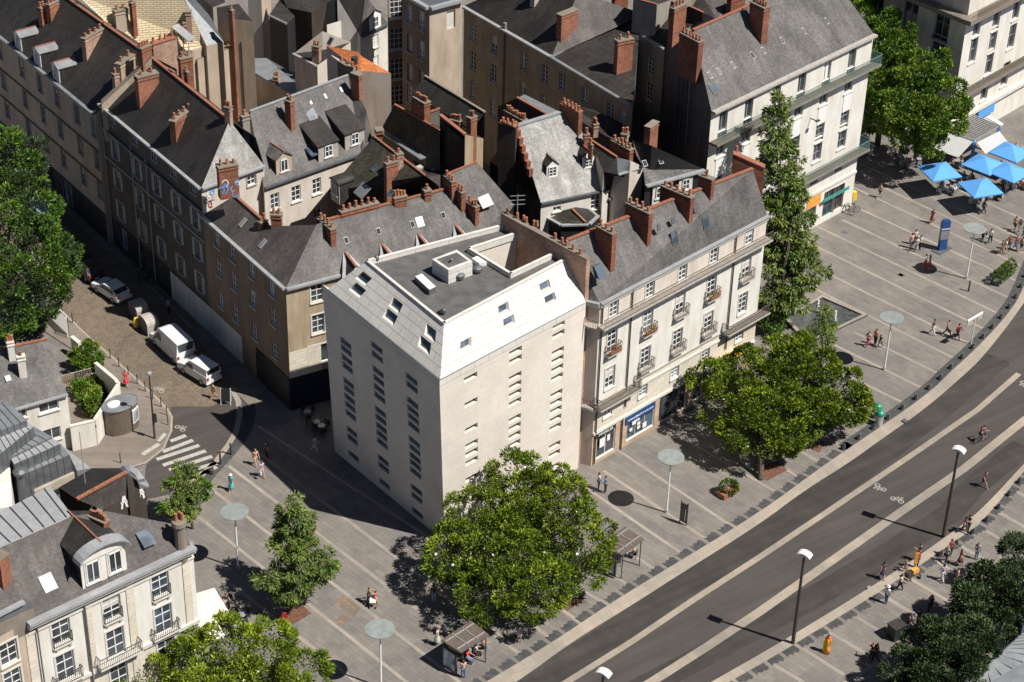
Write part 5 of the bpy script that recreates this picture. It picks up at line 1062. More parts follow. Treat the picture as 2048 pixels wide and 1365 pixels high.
TD = hs('slate roof strip with orange ridge touching the tall cream building', dict(a=('C1500,60', 20.8), b=('C1695,152', 20.8), c=('C1935,45', 20.8), d=('C1800,-60', 22), e=('C1560,-60', 22)), [('a b c d e', 'slate_brown')], 'grey_wall'); chimney(TD.root, 'C1790,-20', 'C1900,-50', 22.8, .7, 18, 2, 'brick_dark')
# brown tower
TW = hs('tall brown block with sunlit blank end wall and shaded window wall', dict(a=('B1185,-60', 22), b=('B1400,62', 22), c=('B1655,-5', 22), d=('B1400,-120', 22)), [('a b c d', 'lead')], 'brown_wall', fin=False, name='apartment_building', cat='building')
TW.front('a', 'b', [(x, .95, 2.0, dict(wj, cols=2)) for x in 'B1245,105 B1338,165 B1340,400 B1250,735'.split()] + [(x, .9, 1.9, dict(wj, fr=None, gl='trim_dim', blind=0)) for x in 'B1247,335 B1245,570 B1338,620'.split()], 'brown_wall', snap=(.4, .5)); TW.front('b', 'c', [('B1568,155', 1.0, 1.9, dict(fr=None, gl='trim', sill=None, blind=0))], 'beige_wall'); TW.finish('brown_wall'); TW.line('cornice', [('a', 'b'), ('b', 'c')], .5, .3, 'zinc_pale', 0, .2)
TW2 = hs('brown wing with large white grid windows beside the brown block', dict(a=('B1072,-75', 21), b=('B1075,-45', 21), c=('B1192,-60', 21), d=('B1130,-120', 21)), [('a b c d', 'lead')], 'brown_wall', fin=False, name='apartment_building', cat='building')
TW2.front('b', 'c', [(x, 1.4, 2.3, dict(cols=3, rows=4, sur=None, sill='trim', fr='frame_white', gl='glass')) for x in 'B1140,60 B1145,305 B1147,540 B1150,750'.split()], 'brown_wall', snap=(.6, .3)); TW2.finish('brown_wall')
# small cream house with dormer
NB = hs('small cream house with slate mansard and pedimented white dormer', dict(a=('B860,292', 15.5), b=('B1072,180', 15.5), c=('B900,-30', 19.5), d=('B680,-20', 19.5), e=('B840,250', 15.9)), [('a b c e', 'slate_grey'), ('e c d', 'slate_dark')], 'house_white', fin=False)
NB.front('a', 'b', [('B978,325', .9, 1.4, wj), ('B985,480', .8, 1.2, wj)], 'house_white', snap=(.3, .3)); NB.finish('house_white'); NB.line('gutter', [('a', 'b')], .3, .2, 'zinc_dark', 0, .15)
X = onplane('B975,225', NB.p('a'), plane_from(NB.p('a'), NB.p('b'), NB.p('c'))); dormer(NB.root, X, outward(NB.p('a'), NB.p('b')), 1.8, 1.5, 2.6, 'gable', 'frame_white', 'frame_white', 'slate_brown', .6, dict(w=.8, h=1.2, cols=2, rows=2))
NW = hs('bright white side wall of the cream house with dark roof valley', dict(a=('B780,285', 14.8), b=('B862,262', 14.8), c=('B850,120', 17), d=('B600,195', 17)), [('a b c d', 'slate_dark')], 'house_white')
# orange roofed tower house
OT = hs('tall narrow house with bright orange clay tile roof and rough beige side wall', dict(a=('B597,358', 18.3), b=('B865,556', 17.6), c=('B1100,575', 17.6), d=('B870,440', 18.5), e=('B840,405', 18.7)), [], 'beige_wall', fin=False)
OT.roofb.poly([OT.p(k) for k in 'abcde'], 'clay_roof'); OT.faces += [('a', 'b'), ('b', 'c'), ('c', 'd')]; OT.front('a', 'b', [], 'pale_wall'); OT.front('b', 'c', [], 'pinkish'); OT.finish('pale_wall')
firewall(OT.root, [('B695,475', 18.1), ('B865,575', 18.0)], .4, 'cap', 8, cap='cap', pots=[('B%d,%d' % p, 18.6) for p in ((715, 475), (755, 500), (800, 520), (835, 550))], name='parapet')
b = MB(); X = g('B815,500', 18.7); b.cyl(X, X + Z3 * .7, .3, .35, 8, 'iron'); b.build('chimney_cowl', OT.root)
# dark house in front of it, with chimney
DH = hs('dark slate house with pink side wall and small brick chimney', dict(a=('B345,418', 14.5), b=('B525,512', 14.5), c=('B785,330', 15.5), d=('B565,245', 17), e=('B600,450', 14.6)), [('a b c d', 'slate_dark')], 'pale_wall'); DH.line('gutter', [('a', 'b')], .3, .15, 'zinc_pale', 0, .15); chim_on(DH.root, (DH.p('a'), plane_from(DH.p('a'), DH.p('b'), DH.p('d'))), 'B495,350', 'B545,360', 27, .6, 2, 'brick_pale'); rooflight(DH.root, 'B628,325', (DH.p('a'), plane_from(DH.p('a'), DH.p('b'), DH.p('d'))), .6, .9, 'dark_hole', 'zinc_pale')
DH2 = hs('tall dark slate-hung block behind the small brick chimney', dict(a=('B150,118', 14), b=('B290,185', 14), c=('B350,130', 14), d=('B230,0', 14)), [('a b c d', 'slate_dark')], 'black', fin=False); DH2.finish('black'); DH2.line('gutter', [('a', 'b')], .25, .15, 'zinc', 0, .1)
DH3 = hs('black roofed range along the top edge, in full shadow', dict(a=('B290,60', 14), b=('B480,100', 14), c=('B590,20', 14.5), d=('B690,-60', 15), e=('B230,-80', 15)), [('a b c d e', 'slate_dark')], 'soot_wall'); 
DH4 = hs('dark slope falling towards the white dormer house', dict(a=('B565,250', 15), b=('B840,262', 15.2), c=('B685,-20', 19.4), d=('B600,20', 19)), [('a b c d', 'slate_dark')], 'black')
CW = hs('tall cream house with a narrow sunlit wall in the back row', dict(a=('B-20,-40', 14), b=('B88,-20', 14), c=('B160,-60', 14), d=('B60,-120', 14)), [], 'house_white', fin=False)
for k in 'abcd': CW.P[k] = CW.P[k] + Z3 * 7
CW.roof(['a', 'b', 'c', 'd'], 'lead'); CW.front('a', 'b', [], 'house_white'); CW.front('b', 'c', [], 'beige_wall'); CW.finish('beige_wall')
FR_ = hs('low zinc flat roofs with small orange chimney in the courtyard', dict(a=('B15,570', 10), b=('B330,760', 10), c=('B520,690', 10), d=('B530,640', 10), e=('B290,545', 10), f=('B130,455', 10), g=('B10,455', 10)), [], 'pinkish', fin=False); FR_.roofb.poly([FR_.p(k) for k in 'abcdefg'], 'zinc_dark'); FR_.faces += [('a', 'b'), ('b', 'c')]; FR_.finish('beige_wall'); chimney(FR_.root, 'B185,590', 'B225,595', 11, .7, 9, 2, 'brick_pale')
b = MB(); P_ = [g(x, 10.25) for x in ('B15,555', 'B330,745', 'B420,700', 'B130,455', 'B10,455')]; b.hexa([p - Z3 * .24 for p in P_], P_, 'zinc'); b.build('flat_roof', FR_.root)
# tile-battened roof under repair, with walls and stacks round it
TR = hs('large roof stripped to pale wooden battens, under repair', dict(a=('A800,150', 18.0), b=('A1075,345', 15.5), c=('A1500,395', 14.8), d=('A1610,350', 15.0), e=('A1420,-40', 20), f=('A600,-40', 20)), [], 'beige_wall', fin=False)
TR.roofb.poly([TR.p(k) for k in 'abcdef'], 'batten_roof'); TR.faces += [('a', 'b'), ('b', 'c'), ('c', 'd'), ('d', 'e')]; TR.finish('beige_wall')
pT = (TR.p('b'), plane_from(TR.p('b'), TR.p('c'), TR.p('e')))
chim_on(TR.root, pT, 'A900,80', 'A985,60', 38, .8, 2, 'beige_wall'); chim_on(TR.root, pT, 'A1035,20', 'A1045,10', 60, .5, 1, 'brick_dark'); chim_on(TR.root, pT, 'A1450,85', 'A1490,85', 14, .5, 0, 'brick_pale'); chim_on(TR.root, pT, 'A1430,175', 'A1445,175', 5, .4, 0, 'brick_pale')
TG = hs('slate and zinc roof strip right of the battened roof', dict(a=('A1610,360', 15.2), b=('A1745,330', 15.2), c=('A1640,130', 17), d=('A1500,-30', 19), e=('A1430,-30', 19)), [('a b c d e', 'lead')], 'beige_wall')
TH = hs('cream rear house with one white window below the battened roof', dict(a=('A1540,470', 13.8), b=('A1815,345', 14.2), c=('A1770,310', 14.2), d=('A1480,410', 13.8)), [('a b c d', 'cap')], 'beige_wall', fin=False); TH.front('a', 'b', [('A1690,490', 1.0, 1.6, wm), ('A1720,680', .8, 1.2, wm)], 'beige_wall'); TH.finish('beige_wall')
b = MB(); 
for k in range(6): b.beam(g('A%d,%d' % (1400 + k * 75, 440 - k * 18), 14.4), g('A%d,%d' % (1400 + k * 75, 395 - k * 18), 14.4), .08, .08, 'wood')
b.beam(g('A1390,445', 14.3), g('A1830,345', 14.3), .1, .1, 'wood'); b.beam(g('A1390,410', 14.3), g('A1820,325', 14.3), .1, .1, 'wood'); b.build('scaffold_deck', TH.root)
b = MB(); p0 = g('A1335,215', 17.2); p1 = g('A1470,330', 16.4); b.hexa([p0, p1, p1 + np.array([.6, .8, 0]), p0 + np.array([.6, .8, 0])], [p + Z3 * .08 for p in (p0, p1, p1 + np.array([.6, .8, 0]), p0 + np.array([.6, .8, 0]))], 'steel')
for k in range(4):
    p = p0 * (1 - k / 3) + p1 * k / 3; b.cyl(p - Z3 * 2.4, p, .05, .05, 6, 'steel')
b.build('scaffold', TH.root)
firewall(TR.root, [('A1180,345', 19.6), ('A1365,290', 19.6)], .6, 'brick_pale', 12, cap='clay', pots=[('A%d,%d' % p, 19.7) for p in ((1195, 330), (1250, 310), (1290, 300), (1340, 280))], name='chimney')
TI = hs('plain beige house with a tall narrow brick pier on its corner', dict(a=('A1830,330', 14.5), b=('A1850,140', 17.5), c=('A1970,165', 16.5), d=('A1985,800', 8)), [], 'beige_wall', fin=False)
TI.P['a'] = g('A1825,150', 17.3); TI.P['b'] = g('A1972,168', 17.3); TI.P['c'] = g('A1860,30', 18); TI.P['d'] = g('A1690,60', 17.6); TI.roof(['a', 'b', 'c', 'd'], 'slate_dark'); TI.front('a', 'b', [], 'beige_wall'); TI.finish('beige_wall')
chimney(TI.root, 'A1795,75', 'A1812,70', 19.2, .7, 3, 1, 'brick'); b = MB(); A = onplane('A1880,330', TI.p('a'), outward(TI.p('a'), TI.p('b'))); b.cyl(A * [1, 1, 0] + Z3, A, .08, .08, 6, 'iron'); b.build('drainpipe', TI.root)
TK = hs('white house at the top edge behind the battened roof', dict(a=('A1510,-60', 14.5), b=('A1660,60', 14.5), c=('A1760,20', 14.5), d=('A1700,-90', 14.5)), [('a b c d', 'slate_dark')], 'grey_wall')
TL = hs('pale house with domed zinc dormer in the far left corner', dict(a=('A-80,150', 14), b=('A160,90', 14), c=('A330,-60', 15), d=('A-50,-150', 16)), [('a b c d', 'slate_brown')], 'beige_wall')
# ================================================================ FAR RIGHT BUILDING
FE = 15.5
FB = House('apartment_building', 'large pale stone building with deep cornices behind the café, far right corner', 'building', dict(a=('D900,-160', FE), b=('D1625,135', FE), c=('D2500,-320', FE), d=('D1500,-600', FE)))
for k in 'abcd': FB.P[k] = FB.P[k] + Z3 * 8
FB.roof(['a', 'b', 'c', 'd'], 'lead')
wf = dict(fr='frame_grey', cols=2, rows=2, sill='trim', gl='glass', pb=0); A_, B_, C_ = FB.p('a'), FB.p('b'), FB.p('c'); n1, n2 = outward(A_, B_), outward(B_, C_)
f1 = lambda s_: onplane(s_, A_, n1); f2 = lambda s_: onplane(s_, B_, n2)
# the corner pier of the shaft (set back under the top cornice) carries the whole facade
ws1 = [('D935,60', 2.0, 4.2, wf), ('D920,230', 2.0, 2.4, wf), ('D1180,140', 2.0, 4.0, wf), ('D1160,350', 2.0, 2.2, wf), ('D1430,180', 2.0, 4.0, wf), ('D1405,370', 2.0, 2.8, wf), ('D1185,260', 1.5, .1, dict(none=1))]
ws2 = [(x, 1.4, 2.9, wf) for x in 'D1700,180 D1660,380 D1845,130 D1820,300 D1785,470 D1995,60 D1965,270 D1620,740 D1760,660 D2130,180 D2110,20 D1900,560'.split()]
FB.front('a', 'b', ws1, 'pale_wall', snap=(.8, .3), depth=.4); FB.front('b', 'c', ws2, 'house_white', snap=(.9, .3), depth=.35); FB.finish('pale_wall')
def ledge(s_, w, h, both=True, m='cap', railm=None):
    z = f2(s_)[2]; b = MB(); d2 = nrm(C_ - B_); d1 = nrm(A_ - B_); Q = B_ * [1, 1, 0] + Z3 * z
    b.beam(Q - d2 * w + n2 * w / 2, Q + d2 * 40 + n2 * w / 2, w, h, m)
    if both: b.beam(Q + n1 * w / 2, Q + d1 * 30 + n1 * w / 2, w, h, m)
    if railm:
        rail(b, Q + n2 * (w - .05) + Z3 * .1, Q + d2 * 25 + n2 * (w - .05) + Z3 * .1, .9, railm, .2, .035)
        if both: rail(b, Q + n1 * (w - .05) + Z3 * .1, Q + d1 * 20 + n1 * (w - .05) + Z3 * .1, .9, railm, .2, .035)
    b.build('cornice', FB.root)
ledge('D1630,130', 1.2, .5, railm='iron'); ledge('D1560,700', 1.0, .4, False, railm='iron'); ledge('D1600,860', .5, .4, False, 'trim')
b = MB(); P0_ = f2('D1690,860'); P1_ = f2('D1815,770'); b.hexa([P0_ + n2 * .05 - Z3 * .6, P1_ * [1, 1, 0] + Z3 * (P0_[2] - .6) + n2 * .05, P1_ * [1, 1, 0] + Z3 * (P0_[2] - .6) + n2 * .3, P0_ + n2 * .3 - Z3 * .6], [P0_ + n2 * .05 + Z3 * .6, P1_ * [1, 1, 0] + Z3 * (P0_[2] + .6) + n2 * .05, P1_ * [1, 1, 0] + Z3 * (P0_[2] + .6) + n2 * .3, P0_ + n2 * .3 + Z3 * .6], 'umbrella_blue'); b.build('cafe_fascia', FB.root)
# ================================================================ LOWER LEFT
ME = 13.5
MC = House('apartment_building', 'cream corner building with mansard, arched double dormer and iron balconies, bottom left', 'building',
           dict(l=('M200,905', ME), r=('M1480,310', ME), ll=((-60, 1305), ME), tr=('M1345,150', 15.8), t=('M560,85', 17.0), tl=('M0,330', 17.0), tll=((-60, 1130), 17.0), u=('M800,40', 17.0)))
MC.roof(['l', 'r', 'tr', 'u', 't', 'tl'], 'slate_brown', 'n') if False else None
MC.planes['f'] = (MC.p('l'), plane_from(MC.p('l'), MC.p('r'), MC.p('t')))
MC.P['tr'] = onplane('M1345,150', *MC.planes['f']); MC.P['u'] = onplane('M820,50', *MC.planes['f']); MC.P['tl'] = onplane('M0,330', *MC.planes['f'])
MC.roofb.poly([MC.p(k) for k in ('l', 'r', 'tr', 'u', 't', 'tl')], 'slate_brown'); MC.roofb.poly([MC.p('l'), MC.p('tl'), MC.p('tll'), MC.p('ll')], 'slate_brown')
MC.P['br'] = MC.p('r') + (MC.p('tr') - MC.p('r')) * [1, 1, 0] * 3.2; MC.P['bt'] = MC.p('tr') + (MC.p('u') - MC.p('tr')) * .2 + (MC.p('tr') - MC.p('r')) * [1, 1, 0] * .8
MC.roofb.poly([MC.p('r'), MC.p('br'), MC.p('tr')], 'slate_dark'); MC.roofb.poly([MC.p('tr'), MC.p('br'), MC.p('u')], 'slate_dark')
MC.faces += [('l', 'r'), ('r', 'br'), ('ll', 'l')]
wmz = dict(cols=2, rows=3, sur='trim', sill='trim', fr='frame_white'); bm_ = dict(ex=.45, d=.4, m='iron', slab='trim')
ws = [('M472,975', 1.35, 2.1, dict(wmz, bal=dict(bm_, d=.2, ex=.1))), ('M858,800', 1.35, 2.1, dict(wmz, bal=dict(bm_, d=.2, ex=.1))), ('M1230,605', 1.35, 2.1, dict(wmz, bal=dict(bm_, d=.2, ex=.1))),
      ('M505,1235', 1.35, 2.4, dict(wmz, bal=dict(bm_, ex=.8))), ('M893,1060', 1.35, 2.4, dict(wmz, bal=dict(bm_, ex=2.0, d=.7))), ('M1258,880', 1.35, 2.4, dict(wmz, bal=dict(bm_, ex=.8))), ('M920,1310', 1.35, 2.3, wmz), ('M1285,1130', 1.35, 2.2, wmz), ('M535,1480', 1.35, 2.3, wmz)]
MC.front('l', 'r', ws, [(onplane('M1060,1110', MC.p('l'), outward(MC.p('l'), MC.p('r')))[2], 'cream_stone'), (99, 'cream')], snap=(.4, .35)); MC.front('ll', 'l', [('M65,1140', 1.3, 1.9, wmz), ('M105,1350', 1.3, 1.9, wmz)], 'beige_wall'); MC.finish('cream')
A_, B_ = MC.p('l'), MC.p('r'); nA = outward(A_, B_); dA = nrm(B_ - A_); LA = np.linalg.norm(B_ - A_); P3 = lambda u, z, o: np.array([*(A_ + dA * u + nA * o)[:2], z])
ua = lambda s_: (np.dot(onplane(s_, A_, nA) - A_, dA), onplane(s_, A_, nA)[2])
MC.line('gutter', [('l', 'r')], .55, .25, 'zinc_pale', 0, .3); MC.line('cornice', [('l', 'r')], .4, .3, 'trim', -.28, .2); MC.line('gutter', [('r', 'br')], .3, .2, 'zinc_pale', .03, 0)
zc_ = ua('M1060,1110')[1]
b = MB(); b.beam(P3(0, zc_, .1), P3(LA, zc_, .1), .2, .3, 'trim'); b.build('string_course', MC.root); b = MB(); b.beam(P3(0, ME - 1.0, .06), P3(LA, ME - 1.0, .06), .12, .16, 'trim'); b.build('string_course', MC.root)
for s_ in ('M680,900', 'M1005,760', 'M1435,560', 'M240,1100'):
    u = ua(s_)[0]; b = MB(); b.hexa([P3(u - .3, .1, .004), P3(u + .3, .1, .004), P3(u + .3, .1, .07), P3(u - .3, .1, .07)], [P3(u - .3, ME - .5, .004), P3(u + .3, ME - .5, .004), P3(u + .3, ME - .5, .07), P3(u - .3, ME - .5, .07)], 'cream_stone'); b.build('pilaster', MC.root)
for s_ in ('M300,1130', 'M650,860'):
    u = ua(s_)[0]; b = MB(); b.cyl(P3(u, .1, .2), P3(u, ME - .3, .2), .06, .06, 6, 'zinc_dark'); b.build('drainpipe', MC.root)
X = P3(ua('M830,620')[0], ME + .15, -.35); dm = dormer(MC.root, X, nA, 3.4, 2.4, 4.3, 'gable', 'slate_dark', 'cream', 'slate_dark', .82, dict(w=1.0, h=1.7, n=2, cols=2, rows=1, sur='trim'), ridge='clay', over=.05)
b = MB(); zf = MB(); K = 10; prf = [(-1.9 * math.cos(math.pi * k / K), 2.3 + .95 * math.sin(math.pi * k / K)) for k in range(K + 1)]; PD = lambda x, y, z: X + dA * x + nA * y + Z3 * z
for k in range(K):
    (xa, za), (xb, zb2) = prf[k], prf[k + 1]; b.hexa([PD(xa, .5, za), PD(xb, .5, zb2), PD(xb, -.5, zb2), PD(xa, -.5, za)], [PD(xa * 1.03, .5, za + .09), PD(xb * 1.03, .5, zb2 + .09), PD(xb * 1.03, -.5, zb2 + .09), PD(xa * 1.03, -.5, za + .09)], 'zinc_pale')
zf.hexa([PD(x * .94, .07, z - .02) for x, z in prf], [PD(x * .94, .16, z - .02) for x, z in prf], 'cream'); b.build('arched_hood', dm); zf.build('pediment', dm)
pF = MC.planes['f']
for s_, op in (('M1115,265', .25), ('M368,600', 0)): rooflight(MC.root, s_, pF, .95, 1.2, openup=op)
chim_on(MC.root, pF, 'M695,70', 'M830,125', 27, .5, 6, 'brick_dark', ref='b'); b = MB(); X = g('M1390,290', 14); b.lathe(X - Z3 * 1.5, [(.42, 0), (.40, 3.0), (.55, 3.1), (.5, 3.4), (.3, 3.45)], 14, 'cap')
for dx, dy in ((-.2, 0), (.2, .1), (0, .3)): b.cyl(X + np.array([dx, dy, 1.95]), X + np.array([dx, dy, 2.5]), .14, .11, 8, 'pot')
b.build('chimney', MC.root); chim_on(MC.root, pF, 'M-20,370', 'M30,400', 44, .9, 1, 'brick')
b = MB(); b.box(g('M90,960', 12.6), (2.6, 2.0, 1.9), math.atan2(dA[1], dA[0]), 'cap', 'zinc_dark'); b.beam(g('M-40,860', 14.9), g('M185,745', 14.9), .35, .2, 'zinc_pale'); b.build('dormer', MC.root)
# zinc roofed annexes behind it
ZA = hs('flat standing-seam zinc roof with red hatch, left edge', dict(a=((-60, 1122), 16.9), b=('M555,80', 16.9), d=('I390,1180', 16.9), e=((-112, 1084), 16.9)), [], 'pale_wall', fin=False)
ZA.roof(['a', 'b', 'd', 'e'], 'zinc_pale'); ZA.finish('pale_wall')
for k in range(9):
    t = (k + .5) / 9; b = MB(); b.beam(ZA.p('a') * (1 - t) + ZA.p('b') * t + Z3 * .05, ZA.p('e') * (1 - t) + ZA.p('d') * t + Z3 * .05, .05, .1, 'zinc_dark'); b.build('seam', ZA.root)
quad_ = MB(); quadbox(quad_, ['I335,1330', 'I360,1350', 'I440,1335', 'I400,1295'], 16.7, 16, 'red'); quad_.build('roof_hatch', ZA.root)
HT = hs('slate roof with orange ridge, curved zinc end and graffiti gable', dict(a=('I600,1285', 15.8), b=('I985,1075', 15.8), c=('I1130,1180', 13.6), d=('I800,1365', 13.6), e=('I720,1040', 14), f=('I460,1190', 14), h=('I930,1040', 14.6)), [], 'soot_wall', fin=False)
HT.roofb.poly([HT.p(k) for k in 'abcd'], 'slate_brown'); HT.roofb.poly([HT.p(k) for k in ('a', 'f', 'e', 'h', 'b')], 'slate_dark'); HT.faces += [('c', 'd'), ('b', 'c'), ('f', 'e')]; HT.finish('soot_wall'); HT.line('ridge_tiles', [('a', 'b')], .25, .15, 'clay', .05)
b = MB(); pa = [g('I930,1045', 14.2), g('I960,1018', 14.6), g('I1010,1012', 14.8), g('I1075,1050', 14.8), g('I1130,1120', 14.3), g('I1160,1165', 13.6)]; pb2 = [g('I985,1075', 15.5), g('I1000,1065', 15.6), g('I1020,1065', 15.6), g('I1050,1085', 15.4), g('I1075,1130', 14.9), g('I1090,1180', 13.9)]
for i in range(5): b.hexa([pa[i] - Z3 * .3, pa[i + 1] - Z3 * .3, pb2[i + 1] - Z3 * .3, pb2[i] - Z3 * .3], [pa[i], pa[i + 1], pb2[i + 1], pb2[i]], 'zinc_pale')
b.build('curved_roof', HT.root)
nh = outward(HT.p('c'), HT.p('d')); dh = nrm(HT.p('c') - HT.p('d')); PLH = (HT.p('d'), nh, dh); b = MB()
for k, s_ in enumerate(('I960,1305', 'I1010,1290', 'I1050,1270', 'I1095,1240')):
    X = onplane(s_, HT.p('d'), nh) + nh * .05; up2 = Z3 * .5; b.beam(X - up2 - dh * .2, X + up2, .03, .16, 'frame_white', up=dh); b.beam(X - up2 + dh * .25, X + up2 + dh * .1, .03, .16, 'frame_white', up=dh); b.beam(X - dh * .25, X + dh * .3, .03, .14, 'frame_white', up=Z3)
b.build('graffiti', HT.root)
b = MB(); X = g('I665,1160', 15); b.cyl(X, X + Z3 * 4.5, .04, .03, 6, 'steel'); b.build('aerial', HT.root)
# small white house with slate roof and garden
WH = House('town_house', 'small white house with slate roof and white chimney beside the walled garden', 'house', dict(l=('I100,582', 5.6), r=('I523,458', 5.6), rb=('I368,35', 8.6), ra=((-60, 712), 8.6), ll=((-60, 838), 5.6)))
WH.roof(['ll', 'l', 'r', 'rb', 'ra'], 'slate_grey'); WH.planes['f'] = (WH.p('l'), plane_from(WH.p('l'), WH.p('r'), WH.p('rb'))); back(WH, [('ra', 'rb', 'r')], 4, dz=2.6); WH.faces.append(('r', 'rb'))
WH.fac[frozenset(('r', 'rb'))] = None; WH.wallb.poly([WH.p('r'), WH.p('rb'), WH.p("rb'"), WH.p("rb'") * [1, 1, 0], WH.p('r') * [1, 1, 0]], 'pale_wall')
ww_ = dict(cols=2, rows=1, sur=None, sill='trim', fr='frame_white', gl='glass'); WH.front('l', 'r', [('I380,570', 1.7, 1.15, ww_), ('I410,775', 1.5, 1.2, ww_), ('I165,600', .9, .9, ww_)], 'house_white'); WH.finish('house_white'); WH.line('gutter', [('l', 'r')], .3, .15, 'zinc_pale', 0, .15); WH.line('ridge_tiles', [('ra', 'rb')], .25, .12, 'clay', .05)
chim_on(WH.root, WH.planes['f'], 'I150,165', 'I190,155', 38, .45, 1, 'house_white', cap='trim'); chimney(WH.root, 'I50,50', 'I100,40', 9.8, .5, 7, 3, 'house_white', cap='trim'); rooflight(WH.root, 'I62,340', WH.planes['f'], .45, .5, 'zinc', 'zinc_pale', t=.03)
# zinc stepped block
ZB = thing('zinc_annex', 'stepped grey standing-seam zinc building with timber sill, left edge', 'building', g('I300,1100'))
def zstep(ps, zt, zb, m='zinc_dark', mt='zinc'):
    b = MB(); quadbox(b, ps, zt, zb, m, mt); o = b.build('roof_step', ZB)
    P = [g(p, zt) for p in ps]; n = max(3, int(np.linalg.norm(P[1] - P[0]) / .55)); s2 = MB()
    for k in range(1, n):
        t = k / n; A = P[0] * (1 - t) + P[1] * t; B = P[3] * (1 - t) + P[2] * t; s2.beam(A + Z3 * .03, B + Z3 * .03, .04, .06, 'zinc_dark'); no = outward(P[0], P[1]) * .02; s2.beam(A + no, A * [1, 1, 0] + Z3 * (zb + .05) + no, .04, .05, 'lead', up=(1, 0, 0))
    s2.build('seam', o)
zstep(['I-200,830', 'I210,665', 'I60,520', 'I-300,640'], 9.2, 0, 'zinc_dark', 'zinc')
zstep(['I-100,1010', 'I265,715', 'I205,670', 'I-150,880'], 8.6, 0, 'zinc_dark', 'zinc_pale')
zstep(['I90,950', 'I405,795', 'I270,720', 'I-40,890'], 7.6, 0, 'zinc_dark', 'zinc')
zstep(['I110,1010', 'I470,850', 'I405,800', 'I85,965'], 7.4, 0, 'zinc_dark', 'zinc_pale')
zstep(['I170,1095', 'I545,935', 'I470,855', 'I115,1015'], 6.4, 0, 'zinc_dark', 'zinc')
b = MB(); quadbox(b, ['I540,935', 'I600,1060', 'I710,1040', 'I470,850'], 5.2, 0, 'zinc', 'zinc_pale'); b.build('lean_to_roof', ZB)
b = MB(); quadbox(b, ['I270,1225', 'I580,1080', 'I570,1065', 'I262,1205'], 5.2, 4.5, 'path', 'path'); b.build('timber_sill', ZB)
b = MB(); quadbox(b, ['I-50,1360', 'I95,1340', 'I75,960', 'I-50,1010'], 6.8, 0, 'house_white'); b.build('wall', ZB)
b = MB(); X = g('I345,1130', 4.6); b.box(X, (.9, .15, 1.6), -.9, 'lime' if False else 'trim'); b.build('door', ZB)
b = MB(); X = g('I185,1300', 4); b.lathe(X, [(.35, 0), (.32, 2.6), (.5, 2.7), (.55, 3.0), (.3, 3.2), (.05, 3.25)], 14, 'lead'); b.build('flue', ZB)
# garden walls, railing
gw = thing('garden_wall', 'cream rendered garden wall running past the round kiosk', 'wall', g('I740,850'))
def lowwall(parent, ps, z, w, m='house_white', cap='trim'):
    P = [g(p, z) for p in ps]; b = MB()
    for i in range(len(P) - 1):
        A, B = P[i], P[i + 1]; d = nrm(B - A); x = np.cross(d, Z3) * w / 2; b.hexa([v * [1, 1, 0] for v in (A - x, B - x, B + x, A + x)], [A - x, B - x, B + x, A + x], m)
        b.hexa([v + Z3 * .003 for v in (A - x * 1.3, B - x * 1.3, B + x * 1.3, A + x * 1.3)], [v + Z3 * .08 for v in (A - x * 1.3, B - x * 1.3, B + x * 1.3, A + x * 1.3)], cap)
    return b.build('wall', parent)
lowwall(gw, ['I545,715', 'I735,670', 'I925,385', 'I900,350', 'I745,220'], 2.6, .25); lowwall(gw, ['I560,15', 'I620,65'], 1.8, .3)
b = MB(); b.box(g('I718,703', 2.0) + np.array([0.02, -.2, -.1]), (.8, .04, .3), -.12, 'blue'); b.build('street_sign', gw)
fn = tag(MB().build('x') , None) if False else None
b = MB(); P_ = [g(x, 0) for x in ('E320,1130', 'E540,1340', 'I530,30')]
for i in range(2): rail(b, P_[i], P_[i + 1], 2.2, 'frame_white', .18, .05)
o = b.build('white_fence', None, off=P_[0]); tag(o, 'white slatted fence along the left pavement', 'fence')
b = MB(); rail(b, g('I490,400', 0), g('I715,340', 0), 1.1, 'trim_dim', .14, .035); o = b.build('garden_railing', None, off=g('I490,400')); tag(o, 'thin grey railing across the small garden', 'railing')
sheet('garden_path', ['I520,470', 'I620,480', 'I700,600', 'I660,720', 'I545,730'], 'sidewalk', .012); sheet('garden_soil', ['I440,330', 'I740,300', 'I890,400', 'I730,660', 'I660,720', 'I600,440'], 'soil', .009)
# oval public kiosk
Kk = thing('public_toilet', 'oval bronze street kiosk with grey lid and white roof dome', 'kiosk', g('I930,740'))
c = (g('I935,528', 2.75) * [1, 1, 0]); ax = .75
b = MB(); b.lathe(c, [(1, 0.02), (1, 2.6)], 28, 'bronze', 1.6, 1.02, ax); b.build('body', Kk)
b = MB(); b.lathe(c + Z3 * 2.6, [(1, 0), (1, .14), (.93, .16), (.93, .10), (.2, .1)], 28, 'zinc', 1.72, 1.12, ax); b.build('roof', Kk)
b = MB(); b.lathe(c + Z3 * 2.7 + np.array([-.5, -.25, 0]), [(.62, 0), (.58, .12), (.35, .2), (.1, .22)], 18, 'frame_white', 1, .75, ax); b.build('skylight_dome', Kk)
b = MB(); X = c + np.array([1.22, .02, .8]); b.box(X, (.9, .08, 1.4), 1.2, 'frame_white'); b.box(X + np.array([.05, -.02, .14]), (.7, .03, 1.1), 1.2, 'glass_pale'); b.build('poster_panel', Kk)

